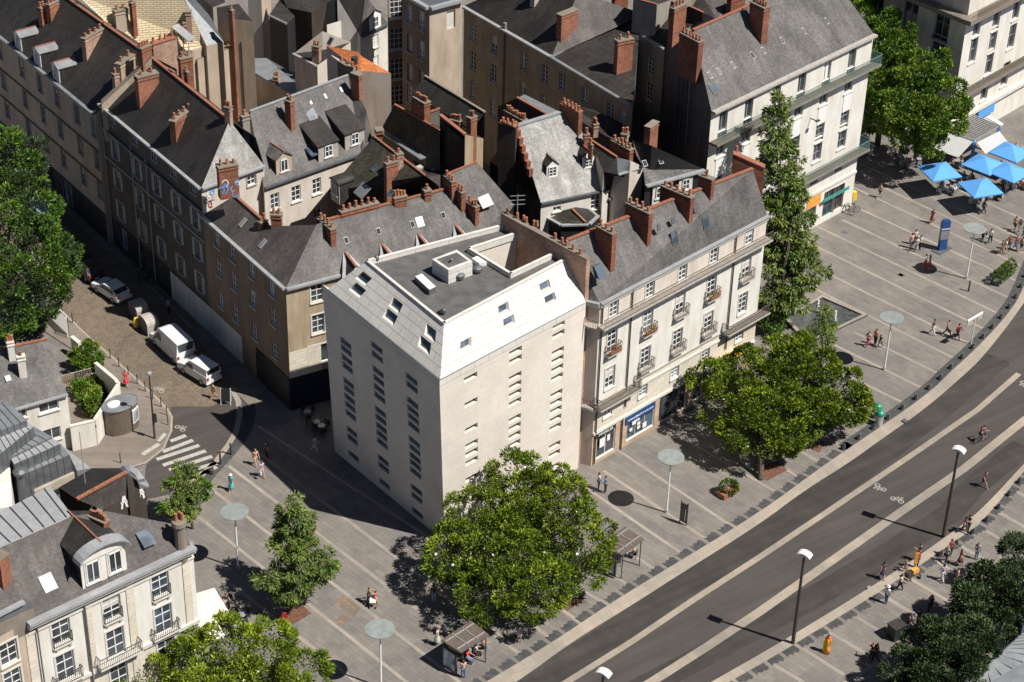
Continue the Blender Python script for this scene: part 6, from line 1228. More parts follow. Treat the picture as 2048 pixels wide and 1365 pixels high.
# ================================================================ STREET FURNITURE
def lamp_disc():
    r = thing('plaza_lamp', 'x', 'street lamp'); b = MB(); b.cyl((0, 0, .0), (0, 0, .35), .16, .13, 10, 'steel'); b.cyl((0, 0, .35), (0, 0, 5.2), .085, .07, 10, 'white_paint'); b.build('pole', r)
    b = MB(); b.cyl((0, 0, 5.2), (0, 0, 5.5), .17, .2, 10, 'steel'); b.build('lamp_head', r); b = MB(); b.lathe((0, 0, 5.62), [(.2, -.1), (1.08, 0), (1.08, .05), (.2, .06)], 32, 'disc'); b.build('reflector_disc', r)
    return r
proto = lamp_disc(); proto.name = 'plaza_lamp'
for i, (s_, lab) in enumerate((((1333, 1025.5), 'white disc-topped plaza lamp in front of the cream apartment building shops'), ((1768.4, 740), 'white disc-topped plaza lamp between the fountain basin and the road'), ((1932.7, 557.5), 'white disc-topped plaza lamp near the blue information column'),
                               ((476.6, 1137.5), 'white disc-topped plaza lamp beside the slim tree, left plaza'), ((762, 1375), 'white disc-topped plaza lamp at the bottom edge with pale turquoise disc'))):
    o = proto if i == 0 else copy_tree(proto); X = g(s_); o.location = tuple(X); o['label'] = lab; o['group'] = 'disc-topped lamps on the plaza'
def lamp_tall():
    r = thing('street_lamp', 'x', 'street lamp'); b = MB(); b.cyl((0, 0, 0), (0, 0, 8.6), .15, .09, 10, 'iron'); b.build('pole', r)
    b = MB(); K = 8
    for k in range(K):
        a0, a1 = math.pi * (.12 + .76 * k / K), math.pi * (.12 + .76 * (k + 1) / K); R = .55
        P = lambda a, y, rr: np.array([rr * math.cos(a), y, 8.45 + rr * math.sin(a) * .75])
        b.hexa([P(a0, -.32, R), P(a1, -.32, R), P(a1, .32, R), P(a0, .32, R)], [P(a0, -.3, R + .05), P(a1, -.3, R + .05), P(a1, .3, R + .05), P(a0, .3, R + .05)], 'frame_white')
    b.build('reflector_hood', r); b = MB(); b.box((0, 0, 8.5), (.5, .3, .12), 0, 'headlamp'); b.box((0, 0, 8.42), (.3, .2, .1), 0, 'iron'); b.build('lamp_head', r); return r
pt_ = lamp_tall()
for i, (s_, lab) in enumerate((((1585.6, 1287), 'tall black road lamp with white curved hood on the east kerb, nearest whole one'), ((1886.7, 1072), 'tall black road lamp with white hood beside the walkers, right edge'), ((1195, 1530), 'tall road lamp with only its white hood showing at the bottom edge'))):
    o = pt_ if i == 0 else copy_tree(pt_); o.location = tuple(g(s_)); o.rotation_euler = (0, 0, -.5); o['label'] = lab; o['group'] = 'tall road lamps'
b = MB(); r = thing('street_lamp', 'slim green street lamp post at the crosswalk by the kiosk', 'street lamp', g('I1208,815')); X = g('I1208,815'); b.cyl(X, X + Z3 * 6.6, .1, .06, 8, 'iron'); b.build('pole', r); b = MB(); b.lathe(X + Z3 * 6.6, [(.1, 0), (.3, .15), (.28, .3), (.06, .42)], 12, 'zinc'); b.build('lamp_head', r); b = MB(); b.box(X + np.array([.18, -.1, 1.9]), (.25, .25, .8), .5, 'black'); b.build('traffic_signal', r)
# sandwich board
def pole_thing(name, label, cat, s_): return thing(name, label, cat, g(s_) if isinstance(s_, str) or len(s_) == 2 else s_)
r = pole_thing('sandwich_board', 'black chalkboard on white legs outside the corner café', 'sign', 'I1765,535'); X = g('I1765,535'); b = MB()
b.hexa([X + v for v in (np.array([-.4, -.25, .35]), np.array([.4, -.2, .35]), np.array([.4, -.15, .35]), np.array([-.4, -.2, .35]))], [X + v for v in (np.array([-.4, .05, 1.5]), np.array([.4, .1, 1.5]), np.array([.4, .15, 1.5]), np.array([-.4, .1, 1.5]))], 'black'); b.build('board', r)
for sx in (-.42, .42):
    for dy in (-.3, .35): b = MB(); b.beam(X + np.array([sx, dy, 0]), X + np.array([sx, .1, 1.55]), .05, .05, 'frame_white'); b.build('leg', r)
# bollards: short black ones with light plates along both kerbs; thin posts on the west street
def boll():
    b = MB(); b.hexa([(-.16, -.12, 0), (.16, -.12, 0), (.16, .12, 0), (-.16, .12, 0)], [(-.1, -.05, .42), (.1, -.05, .42), (.1, .05, .42), (-.1, .05, .42)], 'black'); b.box((.17, 0, 0.02), (.025, .2, .5), 0, 'steel'); return b.mesh('kerb_bollard')
bme = boll()
nb = 0
for pts, st0, lab, rng_ in ((KOw[KS:], .2, 'small black wedge bollard on the dark stone strip of the plaza kerb', (0, 20)), (FOw[FS:], 1.0, 'small black wedge bollard along the east kerb', (0, 20))):
    for p, d in along(pts, 2.15, st0):
        o = bpy.data.objects.new('bollard', bme); COL.objects.link(o); o.location = tuple(p + np.array([-d[1], d[0], 0]) * (.3 if st0 < .5 else -.3)); o.rotation_euler = (0, 0, math.atan2(d[1], d[0]) - .3); tag(o, lab, 'bollard', lab.replace('small ', '').replace('bollard', 'bollards'))
b = MB(); b.cyl((0, 0, 0), (0, 0, .95), .045, .045, 8, 'iron'); b.lathe((0, 0, .95), [(.045, 0), (.06, .03), (.05, .08), (.01, .1)], 8, 'iron'); pme = b.mesh('post_bollard')
for s_ in 'E435,1110 E487,1160 E568,1238 I862,190 I930,258 I1003,322 I1072,390 I1135,448 I1193,508 I1258,570 I1303,635 I1312,712 I942,1008'.split():
    o = bpy.data.objects.new('bollard', pme); COL.objects.link(o); o.location = tuple(g(s_) + Z3 * .1); tag(o, 'thin dark post on the kerb of the cobbled street pavement', 'bollard', 'thin posts along the cobbled street')
for s_, lab in (('I1802,935', 'thick dark post by the curved gutter'), ('I1720,1010', 'dark T-shaped post by the curved gutter'), ('I1650,1085', 'short black bollard at the end of the crosswalk'), ((1937, 583), 'black post with shadow near the disc lamp')):
    b = MB(); r_ = .09 if 'short' not in lab else .2; h_ = 1.1 if 'short' not in lab else .45
    X = g(s_); b.cyl((0, 0, 0), (0, 0, h_), r_, r_ * .9, 10, 'iron'); b.lathe((0, 0, h_), [(r_ * .9, 0), (r_ * 1.2, .04), (r_ * .6, .1)], 10, 'iron')
    if 'T-shaped' in lab: b.box((0, 0, h_ + .1), (.5, .08, .08), .4, 'iron')
    o = b.build('bollard', None, off=(0, 0, 0)); o.location = tuple(X); tag(o, lab, 'bollard')
for s_ in ('W1430,960', 'W1945,345', 'H1990,0', 'L740,930'):
    pass
# blue information column
r = pole_thing('info_column', 'tall curved blue information column on its grey base', 'sign', 'V1935,820'); X = g('V1935,820'); b = MB(); b.box(X, (2.0, 1.1, .06), .75, 'lead'); b.build('base', r)
b = MB(); R_c = lambda x, y: (X[0] + x * math.cos(.3) - y * math.sin(.3), X[1] + x * math.sin(.3) + y * math.cos(.3)); lv = [(0.06, .42, 'blue'), (.9, .40, 'blue'), (1.3, .44, 'zinc'), (2.0, .46, 'zinc'), (2.3, .44, 'blue'), (2.45, .44, 'frame_white'), (2.55, .45, 'blue'), (3.3, .44, 'blue')]
for (z0, w0, m0), (z1, w1, m1) in zip(lv, lv[1:]):
    b.hexa([(*R_c(x * w0, y * .2), z0) for x, y in ((-1, -1), (1, -1), (1, 1), (-1, 1))], [(*R_c(x * w1, y * .2), z1) for x, y in ((-1, -1), (1, -1), (1, 1), (-1, 1))], m0)
b.build('panel', r)
b = MB(); b.hexa([(*R_c(x * .44, y * .2), 3.3) for x, y in ((-1, -1), (1, -1), (1, 1), (-1, 1))], [(*R_c(x * .25, y * .15), 3.5) for x, y in ((-1, -1), (1, -1), (1, 1), (-1, 1))], 'blue'); b.build('cap', r)
# grey information panel
r = pole_thing('info_panel', 'flat rust-grey information panel standing edge-on near the planter', 'sign', 'X1520,1035'); A_, B_ = g('X1430,985'), g('X1520,1035'); b = MB(); b.beam(A_ + Z3 * 1.15, B_ + Z3 * 1.15, .1, 1.9, 'rust_iron'); b.build('panel', r)
for P_ in (A_, B_): b = MB(); b.beam(P_, P_ + Z3 * 2.25, .08, .08, 'iron', up=(1, 0, 0)); b.build('post', r)
for k in range(4): b = MB(); n_ = outward(A_, B_) * .055; t = (k + .7) / 4.6; b.beam(A_ * (1 - t) + B_ * t + n_ + Z3 * .5, A_ * (1 - t) + B_ * t + n_ + Z3 * 1.6, .02, .16, 'trim_dim', up=outward(A_, B_)); b.build('text_panel', r)
# white T-shaped direction sign
r = pole_thing('direction_sign', 'white T-shaped street sign seen from behind beside the walker in red', 'sign', 'W1310,945'); X = g('W1310,945'); b = MB(); b.cyl(X, X + Z3 * 2.9, .06, .05, 8, 'frame_white'); b.build('pole', r)
b = MB(); z = 3.0; A_, B_ = g('W1265,635', z), g('W1470,515', z); b.beam(A_, B_, .12, .2, 'frame_white'); b.build('arm', r); b = MB(); b.beam(A_ - Z3 * .35, A_ * .65 + B_ * .35 - Z3 * .35, .05, .5, 'trim_dim'); b.build('sign_plate', r); b = MB(); b.beam(B_ - Z3 * .35, A_ * .3 + B_ * .7 - Z3 * .35, .05, .5, 'trim_dim'); b.build('sign_plate', r)
# planters
def leaves(n, cx, rad, size, seed, flat=1.0, up=.35, mats=None):
    rng = np.random.default_rng(seed); d = rng.normal(size=(n, 3)); d /= np.linalg.norm(d, axis=1)[:, None]; p = d * (rng.uniform(.55, 1.0, (n, 1)) ** .5) * np.asarray(rad) + np.asarray(cx); return p, d
def bush(parent, name, ctr, rad, n, size, mats, seed=1, hang=0.0, long_=2.4):
    rng = np.random.default_rng(seed); p, d = leaves(n, ctr, rad, size, seed); b = MB(); v = []; f = []; mi = []
    dirs = d + rng.normal(size=(n, 3)) * .7; dirs[:, 2] += .3 - hang; dirs /= np.linalg.norm(dirs, axis=1)[:, None]
    s_ = np.cross(dirs, rng.normal(size=(n, 3))); s_ /= np.linalg.norm(s_, axis=1)[:, None]; L = size * rng.uniform(.7, 1.3, (n, 1))
    V = np.stack([p, p + dirs * L * .5 + s_ * L / long_ * .5, p + dirs * L, p + dirs * L * .5 - s_ * L / long_ * .5], 1).reshape(-1, 3)
    return raw_mesh(name, parent, V, n, rng.integers(0, len(mats), n), mats)
def raw_mesh(name, parent, V, n, mi, mats, off=None):
    me = bpy.data.meshes.new(name); o_ = parent_world(parent) if off is None else np.asarray(off); V = V - o_
    me.vertices.add(len(V)); me.vertices.foreach_set('co', V.astype(np.float32).ravel()); me.loops.add(4 * n); me.loops.foreach_set('vertex_index', np.arange(4 * n, dtype=np.int32)); me.polygons.add(n); me.polygons.foreach_set('loop_start', np.arange(0, 4 * n, 4, dtype=np.int32))
    for m in mats: me.materials.append(MATS[m])
    me.polygons.foreach_set('material_index', np.asarray(mi, dtype=np.int32)); me.update(calc_edges=True); me.validate()
    o = bpy.data.objects.new(name, me); COL.objects.link(o); o.parent = parent; return o
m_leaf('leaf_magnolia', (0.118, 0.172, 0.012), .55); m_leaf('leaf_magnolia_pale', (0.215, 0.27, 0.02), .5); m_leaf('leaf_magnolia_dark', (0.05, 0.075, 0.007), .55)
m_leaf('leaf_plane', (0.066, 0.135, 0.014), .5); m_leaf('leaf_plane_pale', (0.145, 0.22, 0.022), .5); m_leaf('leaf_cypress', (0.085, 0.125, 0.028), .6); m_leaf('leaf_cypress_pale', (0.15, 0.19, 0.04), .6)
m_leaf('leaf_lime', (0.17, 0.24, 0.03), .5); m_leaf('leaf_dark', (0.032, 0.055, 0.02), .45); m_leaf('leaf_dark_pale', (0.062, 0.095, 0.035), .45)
for s_, e_, lab, seed in (('K1720,1280', 'K1840,1210', 'rusty trough planter with mixed flowers near the grey panel', 5), ('W1640,150', 'W1860,-30', 'dark trough planter with tall green plants by the right kerb', 8), ('H1890,870', 'H2010,700', 'x', 9)):
    if lab == 'x': continue
    r = pole_thing('planter', lab, 'planter', s_); A_, B_ = g(s_), g(e_); b = MB(); b.beam(A_ + Z3 * .25, B_ + Z3 * .25, .75, .5, 'clay' if 'rusty' in lab else 'lead'); b.build('trough', r); L = np.linalg.norm(B_ - A_)
    for t_ in ((.12, .38, .62, .88) if 'tall' in lab else ()): bush(r, 'plants', A_ * (1 - t_) + B_ * t_ + Z3 * .9, (.5, .5, .75), 420, .22, ['leaf_plane', 'leaf_dark', 'leaf_plane_pale'], seed + int(t_ * 9))
    if 'rusty' in lab: bush(r, 'plants', (A_ + B_) / 2 + Z3 * .8, (L * .4, L * .4 if 'tall' in lab else .55, .6 if 'rusty' in lab else .9), 1100, .22, ['leaf_plane', 'leaf_dark', 'leaf_lime'], seed)
    if 'rusty' in lab: bush(r, 'flowers', (A_ + B_) / 2 + Z3 * 1.1 + (A_ - B_) * .25, (L * .15, .4, .3), 60, .12, ['frame_white', 'trim'], seed + 1)
# green bins
for s_, lab in (('L945,620', 'grey bin with domed green lid, the rear of two'), ('L962,672', 'grey bin with domed green lid, the front of two')):
    r = pole_thing('litter_bin', lab, 'bin', s_); X = g(s_); b = MB(); b.cyl(X, X + Z3 * 1.1, .32, .34, 14, 'steel'); b.build('body', r); b = MB(); b.lathe(X + Z3 * 1.1, [(.42, 0), (.42, .1), (.36, .28), (.2, .42), (.04, .46)], 16, 'green_paint'); b.build('lid', r); r['group'] = 'green lidded bins by the kerb'
# bus shelters
def _gp():
    m, t, b_ = _new('glass_pane'); b_.inputs['Base Color'].default_value = (.6, .68, .68, 1); b_.inputs['Roughness'].default_value = .05; b_.inputs['Alpha'].default_value = .3
_gp()
def shelter(corners, z, lab, ad=True, seats=(), nseat=3):
    P = [g(c, z) for c in corners]; r = thing('bus_shelter', lab, 'bus shelter', P[0] * [1, 1, 0]); b = MB(); b.hexa([p - Z3 * .12 for p in P], P, 'lead', 'bronze'); b.build('roof', r); b = MB()
    L = lambda i, j, t: P[i] * (1 - t) + P[j] * t
    for t in (.18, .78): b.beam(L(0, 1, .03) * (1 - t) + L(3, 2, .03) * t + Z3 * .04, L(0, 1, .97) * (1 - t) + L(3, 2, .97) * t + Z3 * .04, .06, .06, 'steel')
    for t in (.33, .66): b.beam(L(0, 1, t) * .95 + L(3, 2, t) * .05 + Z3 * .04, L(0, 1, t) * .1 + L(3, 2, t) * .9 + Z3 * .04, .06, .06, 'steel')
    b.build('roof_frame', r)
    for t, i, j in ((.06, 0, 1), (.94, 0, 1), (.06, 3, 2), (.94, 3, 2)): p = L(i, j, t); c = sum(P) / 4; p = p * .92 + c * .08; b = MB(); b.beam(p * [1, 1, 0], p - Z3 * .12, .08, .08, 'iron', up=(1, 0, 0)); b.build('post', r)
    b = MB(); p0, p1 = L(0, 1, .1), L(0, 1, .9); c = sum(P) / 4; p0, p1 = p0 * .8 + c * .2, p1 * .8 + c * .2
    b.beam(p0 * [1, 1, 0] + Z3 * 1.3, p1 * [1, 1, 0] + Z3 * 1.3, .03, 1.9, 'glass_pane'); b.build('rear_glass', r); b = MB(); q0, q1 = p0 * .7 + c * .3, p1 * .7 + c * .3; b.beam(q0 * [1, 1, 0] + Z3 * .45, q1 * [1, 1, 0] + Z3 * .45, .4, .06, 'wood'); b.build('bench', r)
    if ad:
        e0, e1 = L(0, 3, .1), L(0, 3, .8); b = MB(); b.beam(e0 * [1, 1, 0] + Z3 * 1.2, e1 * [1, 1, 0] + Z3 * 1.2, .16, 2.0, 'iron'); b.build('advert_case', r); n = outward(e0, e1); b = MB(); b.beam(e0 * [1, 1, 0] * .9 + e1 * [1, 1, 0] * .1 + Z3 * 1.25 + n * .09, e0 * [1, 1, 0] * .1 + e1 * [1, 1, 0] * .9 + Z3 * 1.25 + n * .09, .012, 1.6, 'poster'); b.build('poster', r)
    return r
shelter(['N1470,1040', 'N1700,890', 'N1840,1000', 'N1620,1135'], 2.6, 'bus shelter with advert panel under the front magnolia, bottom edge')
shelter(['O760,310', 'O960,165', 'O1108,262', 'O935,385'], 2.6, 'bus shelter half hidden behind the magnolia, open bronze roof grid')
# fountain basin
r = pole_thing('fountain', 'sunken square stone fountain basin with three white water jets', 'fountain', 'H500,1150'); FC = ['H540,985', 'H880,1132', 'H430,1350', 'H250,1160']
P = [g(p, .02) for p in FC]; c = sum(P) / 4; b = MB()
for i in range(4): A, B = P[i], P[(i + 1) % 4]; b.hexa([A, B, B * .88 + c * .12, A * .88 + c * .12], [v + Z3 * .25 for v in (A, B, B * .88 + c * .12, A * .88 + c * .12)], 'lead', 'paving_light')
b.build('rim', r); b = MB(); b.hexa([p * .9 + c * .1 for p in P], [p * .9 + c * .1 + Z3 * .1 for p in P], 'water'); b.build('water', r)
for s_, h in (('H500,1110', 1.3), ('H560,1150', 1.1), ('H630,1185', 1.2)):
    X = g(s_); rnd = random.Random(h); b = MB()
    for k in range(70): z = rnd.random() ** .7 * h; rr = .22 * (1 - z / h * .7); a = rnd.random() * 6.3; p = X + np.array([rr * math.cos(a) * rnd.random(), rr * math.sin(a) * rnd.random(), z + .1]); b.box(p, (.07, .07, .12), a, 'foam')
    b.build('water_jet', r)
# yellow mailbox and bicycle, waste cube
r = pole_thing('mailbox', 'pair of yellow mailboxes on a post by the tall cream building corner', 'mailbox', 'V650,200'); X = g('V650,205'); b = MB(); b.box(X + Z3 * .5, (.5, .45, .95), .5, 'yellow'); b.build('box', r); b = MB(); b.box(X + np.array([.55, .25, .5]), (.5, .45, .95), .5, 'yellow'); b.build('box', r); b = MB(); b.box(X, (.12, .12, .5), 0, 'iron'); b.build('post', r)
r = pole_thing('waste_container', 'black box shaped waste container in the tree shade, east side', 'container', 'P1085,960'); X = g('P1085,985'); b = MB(); b.box(X, (1.1, .9, 1.2), .6, 'black'); b.build('body', r); b = MB(); b.box(X + Z3 * 1.205, (1.2, 1.0, .06), .6, 'iron'); b.build('lid', r)
r = pole_thing('recycling_bin', 'pair of rounded grey bottle banks with a yellow one, between parked vehicles', 'container', 'E1110,1200')
for s_, m_ in (('E1085,1180', 'trim_dim'), ('E1165,1290', 'trim_dim'), ('E1065,1260', 'yellow')):
    X = g(s_); b = MB(); 
    if m_ == 'yellow': b.lathe(X, [(.3, 0), (.35, .5), (.2, .9), (.05, 1.0)], 12, m_)
    else:
        K = 8; prof = [(-.95, 0)] + [(-.95 * math.cos(math.pi * k / K), 1.1 + .55 * math.sin(math.pi * k / K)) for k in range(K + 1)] + [(.95, 0)]; W_ = lambda x, y, z: X + np.array([x * math.cos(-.95) - y * math.sin(-.95), x * math.sin(-.95) + y * math.cos(-.95), z]); b.hexa([W_(x, -.6, z) for x, z in prof], [W_(x, .6, z) for x, z in prof], m_, 'lead'); b.m[0] = b.mi('lead')
    b.build('bottle_bank', r)
# ================================================================ TREES
def rosettes(parent, name, lobes, n, size, mats, seed, k=5, weights=None, droop=0.0, long_=2.6, shell=(.72, 1.03), off=None, spread=.9, rc=.6, flat=.8, core=.16):
    """foliage as separate leafy clumps over the outside of overlapping lobes, with gaps between the clumps; each leaf is a small pointed face"""
    rng = np.random.default_rng(seed); lob = np.array(lobes, float); area = lob[:, 3] * lob[:, 4] + lob[:, 3] * lob[:, 5] + lob[:, 4] * lob[:, 5]
    M = max(8, int(area.sum() * 4.2 / 3 / (rc * rc) * (.62 if k != 99 else .5))); which = rng.choice(len(lob), M, p=area / area.sum()); d = rng.normal(size=(M, 3)); d[:, 2] = d[:, 2] * .9 + .12; d /= np.linalg.norm(d, axis=1)[:, None]
    c = lob[which, :3] + d * lob[which, 3:6] * rng.uniform(shell[0] + .08, shell[1] + .06, M)[:, None]; keep = np.ones(M, bool)
    for i in range(len(lob)):
        keep &= ~((np.linalg.norm((c - lob[i, :3]) / lob[i, 3:6], axis=1) < shell[0] * .9) & (which != i))
    c, d = c[keep], d[keep]; M = len(c); per = max(12, int(n / M)); R = rc * rng.uniform(.55, 1.25, M); tone = rng.random(M)
    e = rng.normal(size=(M * per, 3)); e[:, 2] += .25; e /= np.linalg.norm(e, axis=1)[:, None]; out = np.repeat(d, per, 0); e = np.where((np.sum(e * out, 1) < -.25)[:, None], -e, e)
    pos = np.repeat(c, per, 0) + e * np.repeat(R, per)[:, None] * rng.uniform(.6, 1.08, (M * per, 1)) * np.array([1, 1, flat])
    w = weights or [1 / len(mats)] * len(mats); t2 = np.clip(np.repeat(tone, per) * .7 + rng.random(M * per) * .3, 0, .999); mi = np.searchsorted(np.cumsum(w), t2)
    # sparse inner leaves, the crown's shade put into their darker colour; they fill gaps
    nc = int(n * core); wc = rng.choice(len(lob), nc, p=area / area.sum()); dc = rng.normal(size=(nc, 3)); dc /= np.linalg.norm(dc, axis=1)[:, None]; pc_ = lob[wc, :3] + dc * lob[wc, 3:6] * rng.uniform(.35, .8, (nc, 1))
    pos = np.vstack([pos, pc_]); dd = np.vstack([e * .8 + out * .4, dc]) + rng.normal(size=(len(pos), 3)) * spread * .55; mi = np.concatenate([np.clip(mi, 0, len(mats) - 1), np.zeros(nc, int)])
    dd[:, 2] += .3 - droop; dd /= np.linalg.norm(dd, axis=1)[:, None]; N = len(pos)
    s_ = np.cross(dd, rng.normal(size=(N, 3))); s_ /= np.linalg.norm(s_, axis=1)[:, None] + 1e-9; L = size * rng.uniform(.6, 1.35, (N, 1))
    V = np.stack([pos, pos + dd * L * .55 + s_ * L / long_ * .5, pos + dd * L, pos + dd * L * .55 - s_ * L / long_ * .5], 1).reshape(-1, 3)
    return raw_mesh(name, parent, V, N, mi, mats, off)
def trunk(parent, base, top, r0, r1, limbs=(), bend=.2):
    b = MB(); base, top = np.asarray(base, float), np.asarray(top, float); K = 5; pts = [base * (1 - k / K) + top * k / K + np.array([math.sin(k * 1.7) * bend, math.cos(k * 2.1) * bend, 0]) * (k / K) for k in range(K + 1)]
    for k in range(K): b.cyl(pts[k], pts[k + 1] + (pts[k + 1] - pts[k]) * .03, r0 + (r1 - r0) * k / K, r0 + (r1 - r0) * (k + 1) / K, 9, 'bark')
    b.build('trunk', parent)
    for i, (t, e) in enumerate(limbs):
        o = MB(); s_ = pts[min(K, int(t * K))]; e = np.asarray(e, float); m_ = (s_ + e) / 2 + Z3 * .35; o.cyl(s_, m_, r1 * .9, r1 * .55, 7, 'bark'); o.cyl(m_, e, r1 * .55, r1 * .2, 7, 'bark'); o.build('limb', parent)
def flowers(parent, lobes, n, seed, size=.22):
    rng = np.random.default_rng(seed); lob = np.array(lobes); w = rng.integers(0, len(lob), n); d = rng.normal(size=(n, 3)); d[:, 2] = abs(d[:, 2]); d[:, 1] -= .5; d /= np.linalg.norm(d, axis=1)[:, None]; c = lob[w, :3] + d * lob[w, 3:6] * 1.04
    b = MB()
    for p in c:
        for a in (0, 1.05, 2.1): x = np.array([math.cos(a), math.sin(a), .3]) * size * .5; y = np.array([-math.sin(a), math.cos(a), .2]) * size * .28; b.poly([p - x - y, p + x - y, p + x + y, p - x + y], 'frame_white')
    return tag(b.build('blossom', parent, fix=False), kind='stuff')
def crown_from(pxs, z):
    """lobes from (survey px, height, rx, rz)"""
    out = []
    for s_, zz, r, rz in pxs: X = g(s_, zz); out.append((X[0], X[1], zz, r, r, rz))
    return out
def tree(name, label, cat, base, lobes_px, n, size, mats, w, seed, k=5, trunk_r=.28, blossoms=0, droop=0.0, long_=2.6, group=None, shell=(.72, 1.03), limbs=True, spread=.9, htr=None):
    B = g(base) if not isinstance(base, np.ndarray) else base; r = thing(name, label, cat, B, group); L = crown_from(lobes_px, 0); arr = np.array(L); top = np.array([*arr[:, :2].mean(0), arr[:, 2].mean()]) * [1, 1, 1]
    trunk(r, B, [B[0] * .5 + top[0] * .5, B[1] * .5 + top[1] * .5, htr or top[2]], trunk_r, trunk_r * .45, [(.6, l[:3]) for l in L[:6]] if limbs else ())
    mag = 'magnolia' in name; cy = 'cypress' in name
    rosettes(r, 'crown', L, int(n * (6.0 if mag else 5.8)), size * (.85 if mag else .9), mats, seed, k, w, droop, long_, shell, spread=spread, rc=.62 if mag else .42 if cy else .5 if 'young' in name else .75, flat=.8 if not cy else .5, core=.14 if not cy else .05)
    if blossoms: flowers(r, L, blossoms // 3, seed + 50, .2)
    return r
MG = ['leaf_magnolia_dark', 'leaf_magnolia', 'leaf_magnolia_pale']; MW = [.25, .5, .25]
GM = 'big magnolias on the plaza'
# front pair
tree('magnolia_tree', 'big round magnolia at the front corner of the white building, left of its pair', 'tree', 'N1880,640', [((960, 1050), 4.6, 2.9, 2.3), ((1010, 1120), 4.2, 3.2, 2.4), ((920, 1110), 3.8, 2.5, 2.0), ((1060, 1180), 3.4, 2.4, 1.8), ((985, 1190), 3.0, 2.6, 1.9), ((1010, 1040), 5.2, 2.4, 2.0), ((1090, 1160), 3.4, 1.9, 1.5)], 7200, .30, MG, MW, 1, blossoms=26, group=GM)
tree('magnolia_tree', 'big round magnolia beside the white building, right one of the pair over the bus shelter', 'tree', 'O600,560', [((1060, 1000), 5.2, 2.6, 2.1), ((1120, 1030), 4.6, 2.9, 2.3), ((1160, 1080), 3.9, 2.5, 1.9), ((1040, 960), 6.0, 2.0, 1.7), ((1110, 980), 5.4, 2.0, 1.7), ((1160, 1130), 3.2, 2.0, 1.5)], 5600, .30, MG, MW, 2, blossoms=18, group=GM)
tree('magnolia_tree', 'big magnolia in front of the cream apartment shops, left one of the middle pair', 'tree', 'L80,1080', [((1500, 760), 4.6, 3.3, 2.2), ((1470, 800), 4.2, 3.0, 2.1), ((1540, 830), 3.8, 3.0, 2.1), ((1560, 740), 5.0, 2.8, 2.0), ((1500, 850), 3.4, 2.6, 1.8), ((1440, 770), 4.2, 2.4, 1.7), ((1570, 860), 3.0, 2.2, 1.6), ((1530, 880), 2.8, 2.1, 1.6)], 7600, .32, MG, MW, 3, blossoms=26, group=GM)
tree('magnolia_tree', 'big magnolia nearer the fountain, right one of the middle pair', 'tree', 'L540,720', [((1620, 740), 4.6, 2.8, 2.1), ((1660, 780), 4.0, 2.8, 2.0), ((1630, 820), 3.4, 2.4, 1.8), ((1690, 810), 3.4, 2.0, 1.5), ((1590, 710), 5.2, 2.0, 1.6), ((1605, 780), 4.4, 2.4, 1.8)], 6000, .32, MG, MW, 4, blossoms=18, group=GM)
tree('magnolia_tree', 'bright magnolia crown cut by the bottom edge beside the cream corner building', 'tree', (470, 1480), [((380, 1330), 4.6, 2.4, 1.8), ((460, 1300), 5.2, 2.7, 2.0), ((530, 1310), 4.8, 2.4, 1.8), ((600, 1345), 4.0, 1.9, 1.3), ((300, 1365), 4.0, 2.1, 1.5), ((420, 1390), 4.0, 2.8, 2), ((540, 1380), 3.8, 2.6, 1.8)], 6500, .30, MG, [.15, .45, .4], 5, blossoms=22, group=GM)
# swamp cypress like trees
CY = ['leaf_cypress', 'leaf_cypress_pale', 'leaf_plane']
def pyr(name, label, base, px, n, seed, w=(.5, .3, .2), size=.4, group=None, tr=.2):
    return tree(name, label, 'tree', base, px, n, size, CY, list(w), seed, k=6, trunk_r=tr, droop=1.1, long_=4.0, shell=(.35, 1.1), limbs=True, spread=.8, group=group)
pyr('cypress_tree', 'ragged conical conifer standing in the square bark bed on the left plaza', 'N330,790', [((578, 1015), 8.2, .75, .9), ((590, 1050), 7.0, 1.1, 1.2), ((580, 1085), 5.8, 1.45, 1.0), ((612, 1095), 5.4, 1.1, .9), ((553, 1100), 5.2, 1.0, .8), ((590, 1130), 4.3, 1.7, 1.0), ((640, 1130), 4.2, 1.1, .8), ((535, 1160), 3.6, 1.1, .7), ((600, 1165), 3.0, 1.5, .9), ((570, 1180), 2.6, 1.2, .8), ((655, 1140), 3.9, .8, .6)], 3300, 11)
pyr('cypress_tree', 'small fresh green conifer by the crosswalk and curved gutter', (385, 1058), [((368, 935), 5.4, .6, .7), ((375, 960), 4.6, .95, .8), ((355, 985), 3.8, 1.0, .8), ((392, 990), 3.7, 1.0, .8), ((375, 1010), 2.9, 1.25, .9), ((350, 1015), 2.7, .8, .6)], 1700, 12, w=(.3, .3, .4), tr=.12)
pyr('cypress_tree', 'very tall slim conifer between the cream apartments and the tall building', 'H230,1230', [((1555, 215), 19.5, .7, 1.3), ((1548, 245), 18.2, 1.1, 1.4), ((1552, 285), 16.4, 1.4, 1.6), ((1560, 330), 14.4, 1.7, 1.8), ((1560, 375), 12.4, 1.9, 1.8), ((1585, 400), 11.4, 1.4, 1.4), ((1555, 425), 10.3, 2.0, 1.8), ((1590, 450), 9.2, 1.6, 1.4), ((1560, 475), 8.0, 2.0, 1.7), ((1600, 500), 7.0, 1.7, 1.2), ((1560, 520), 6.0, 2.0, 1.6), ((1610, 545), 5.0, 1.9, 1.1), ((1575, 570), 4.0, 2.0, 1.3), ((1550, 600), 2.8, 1.5, 1.0), ((1590, 600), 3.0, 1.3, .9)], 5200, 13, w=(.35, .4, .25), size=.5, tr=.35)
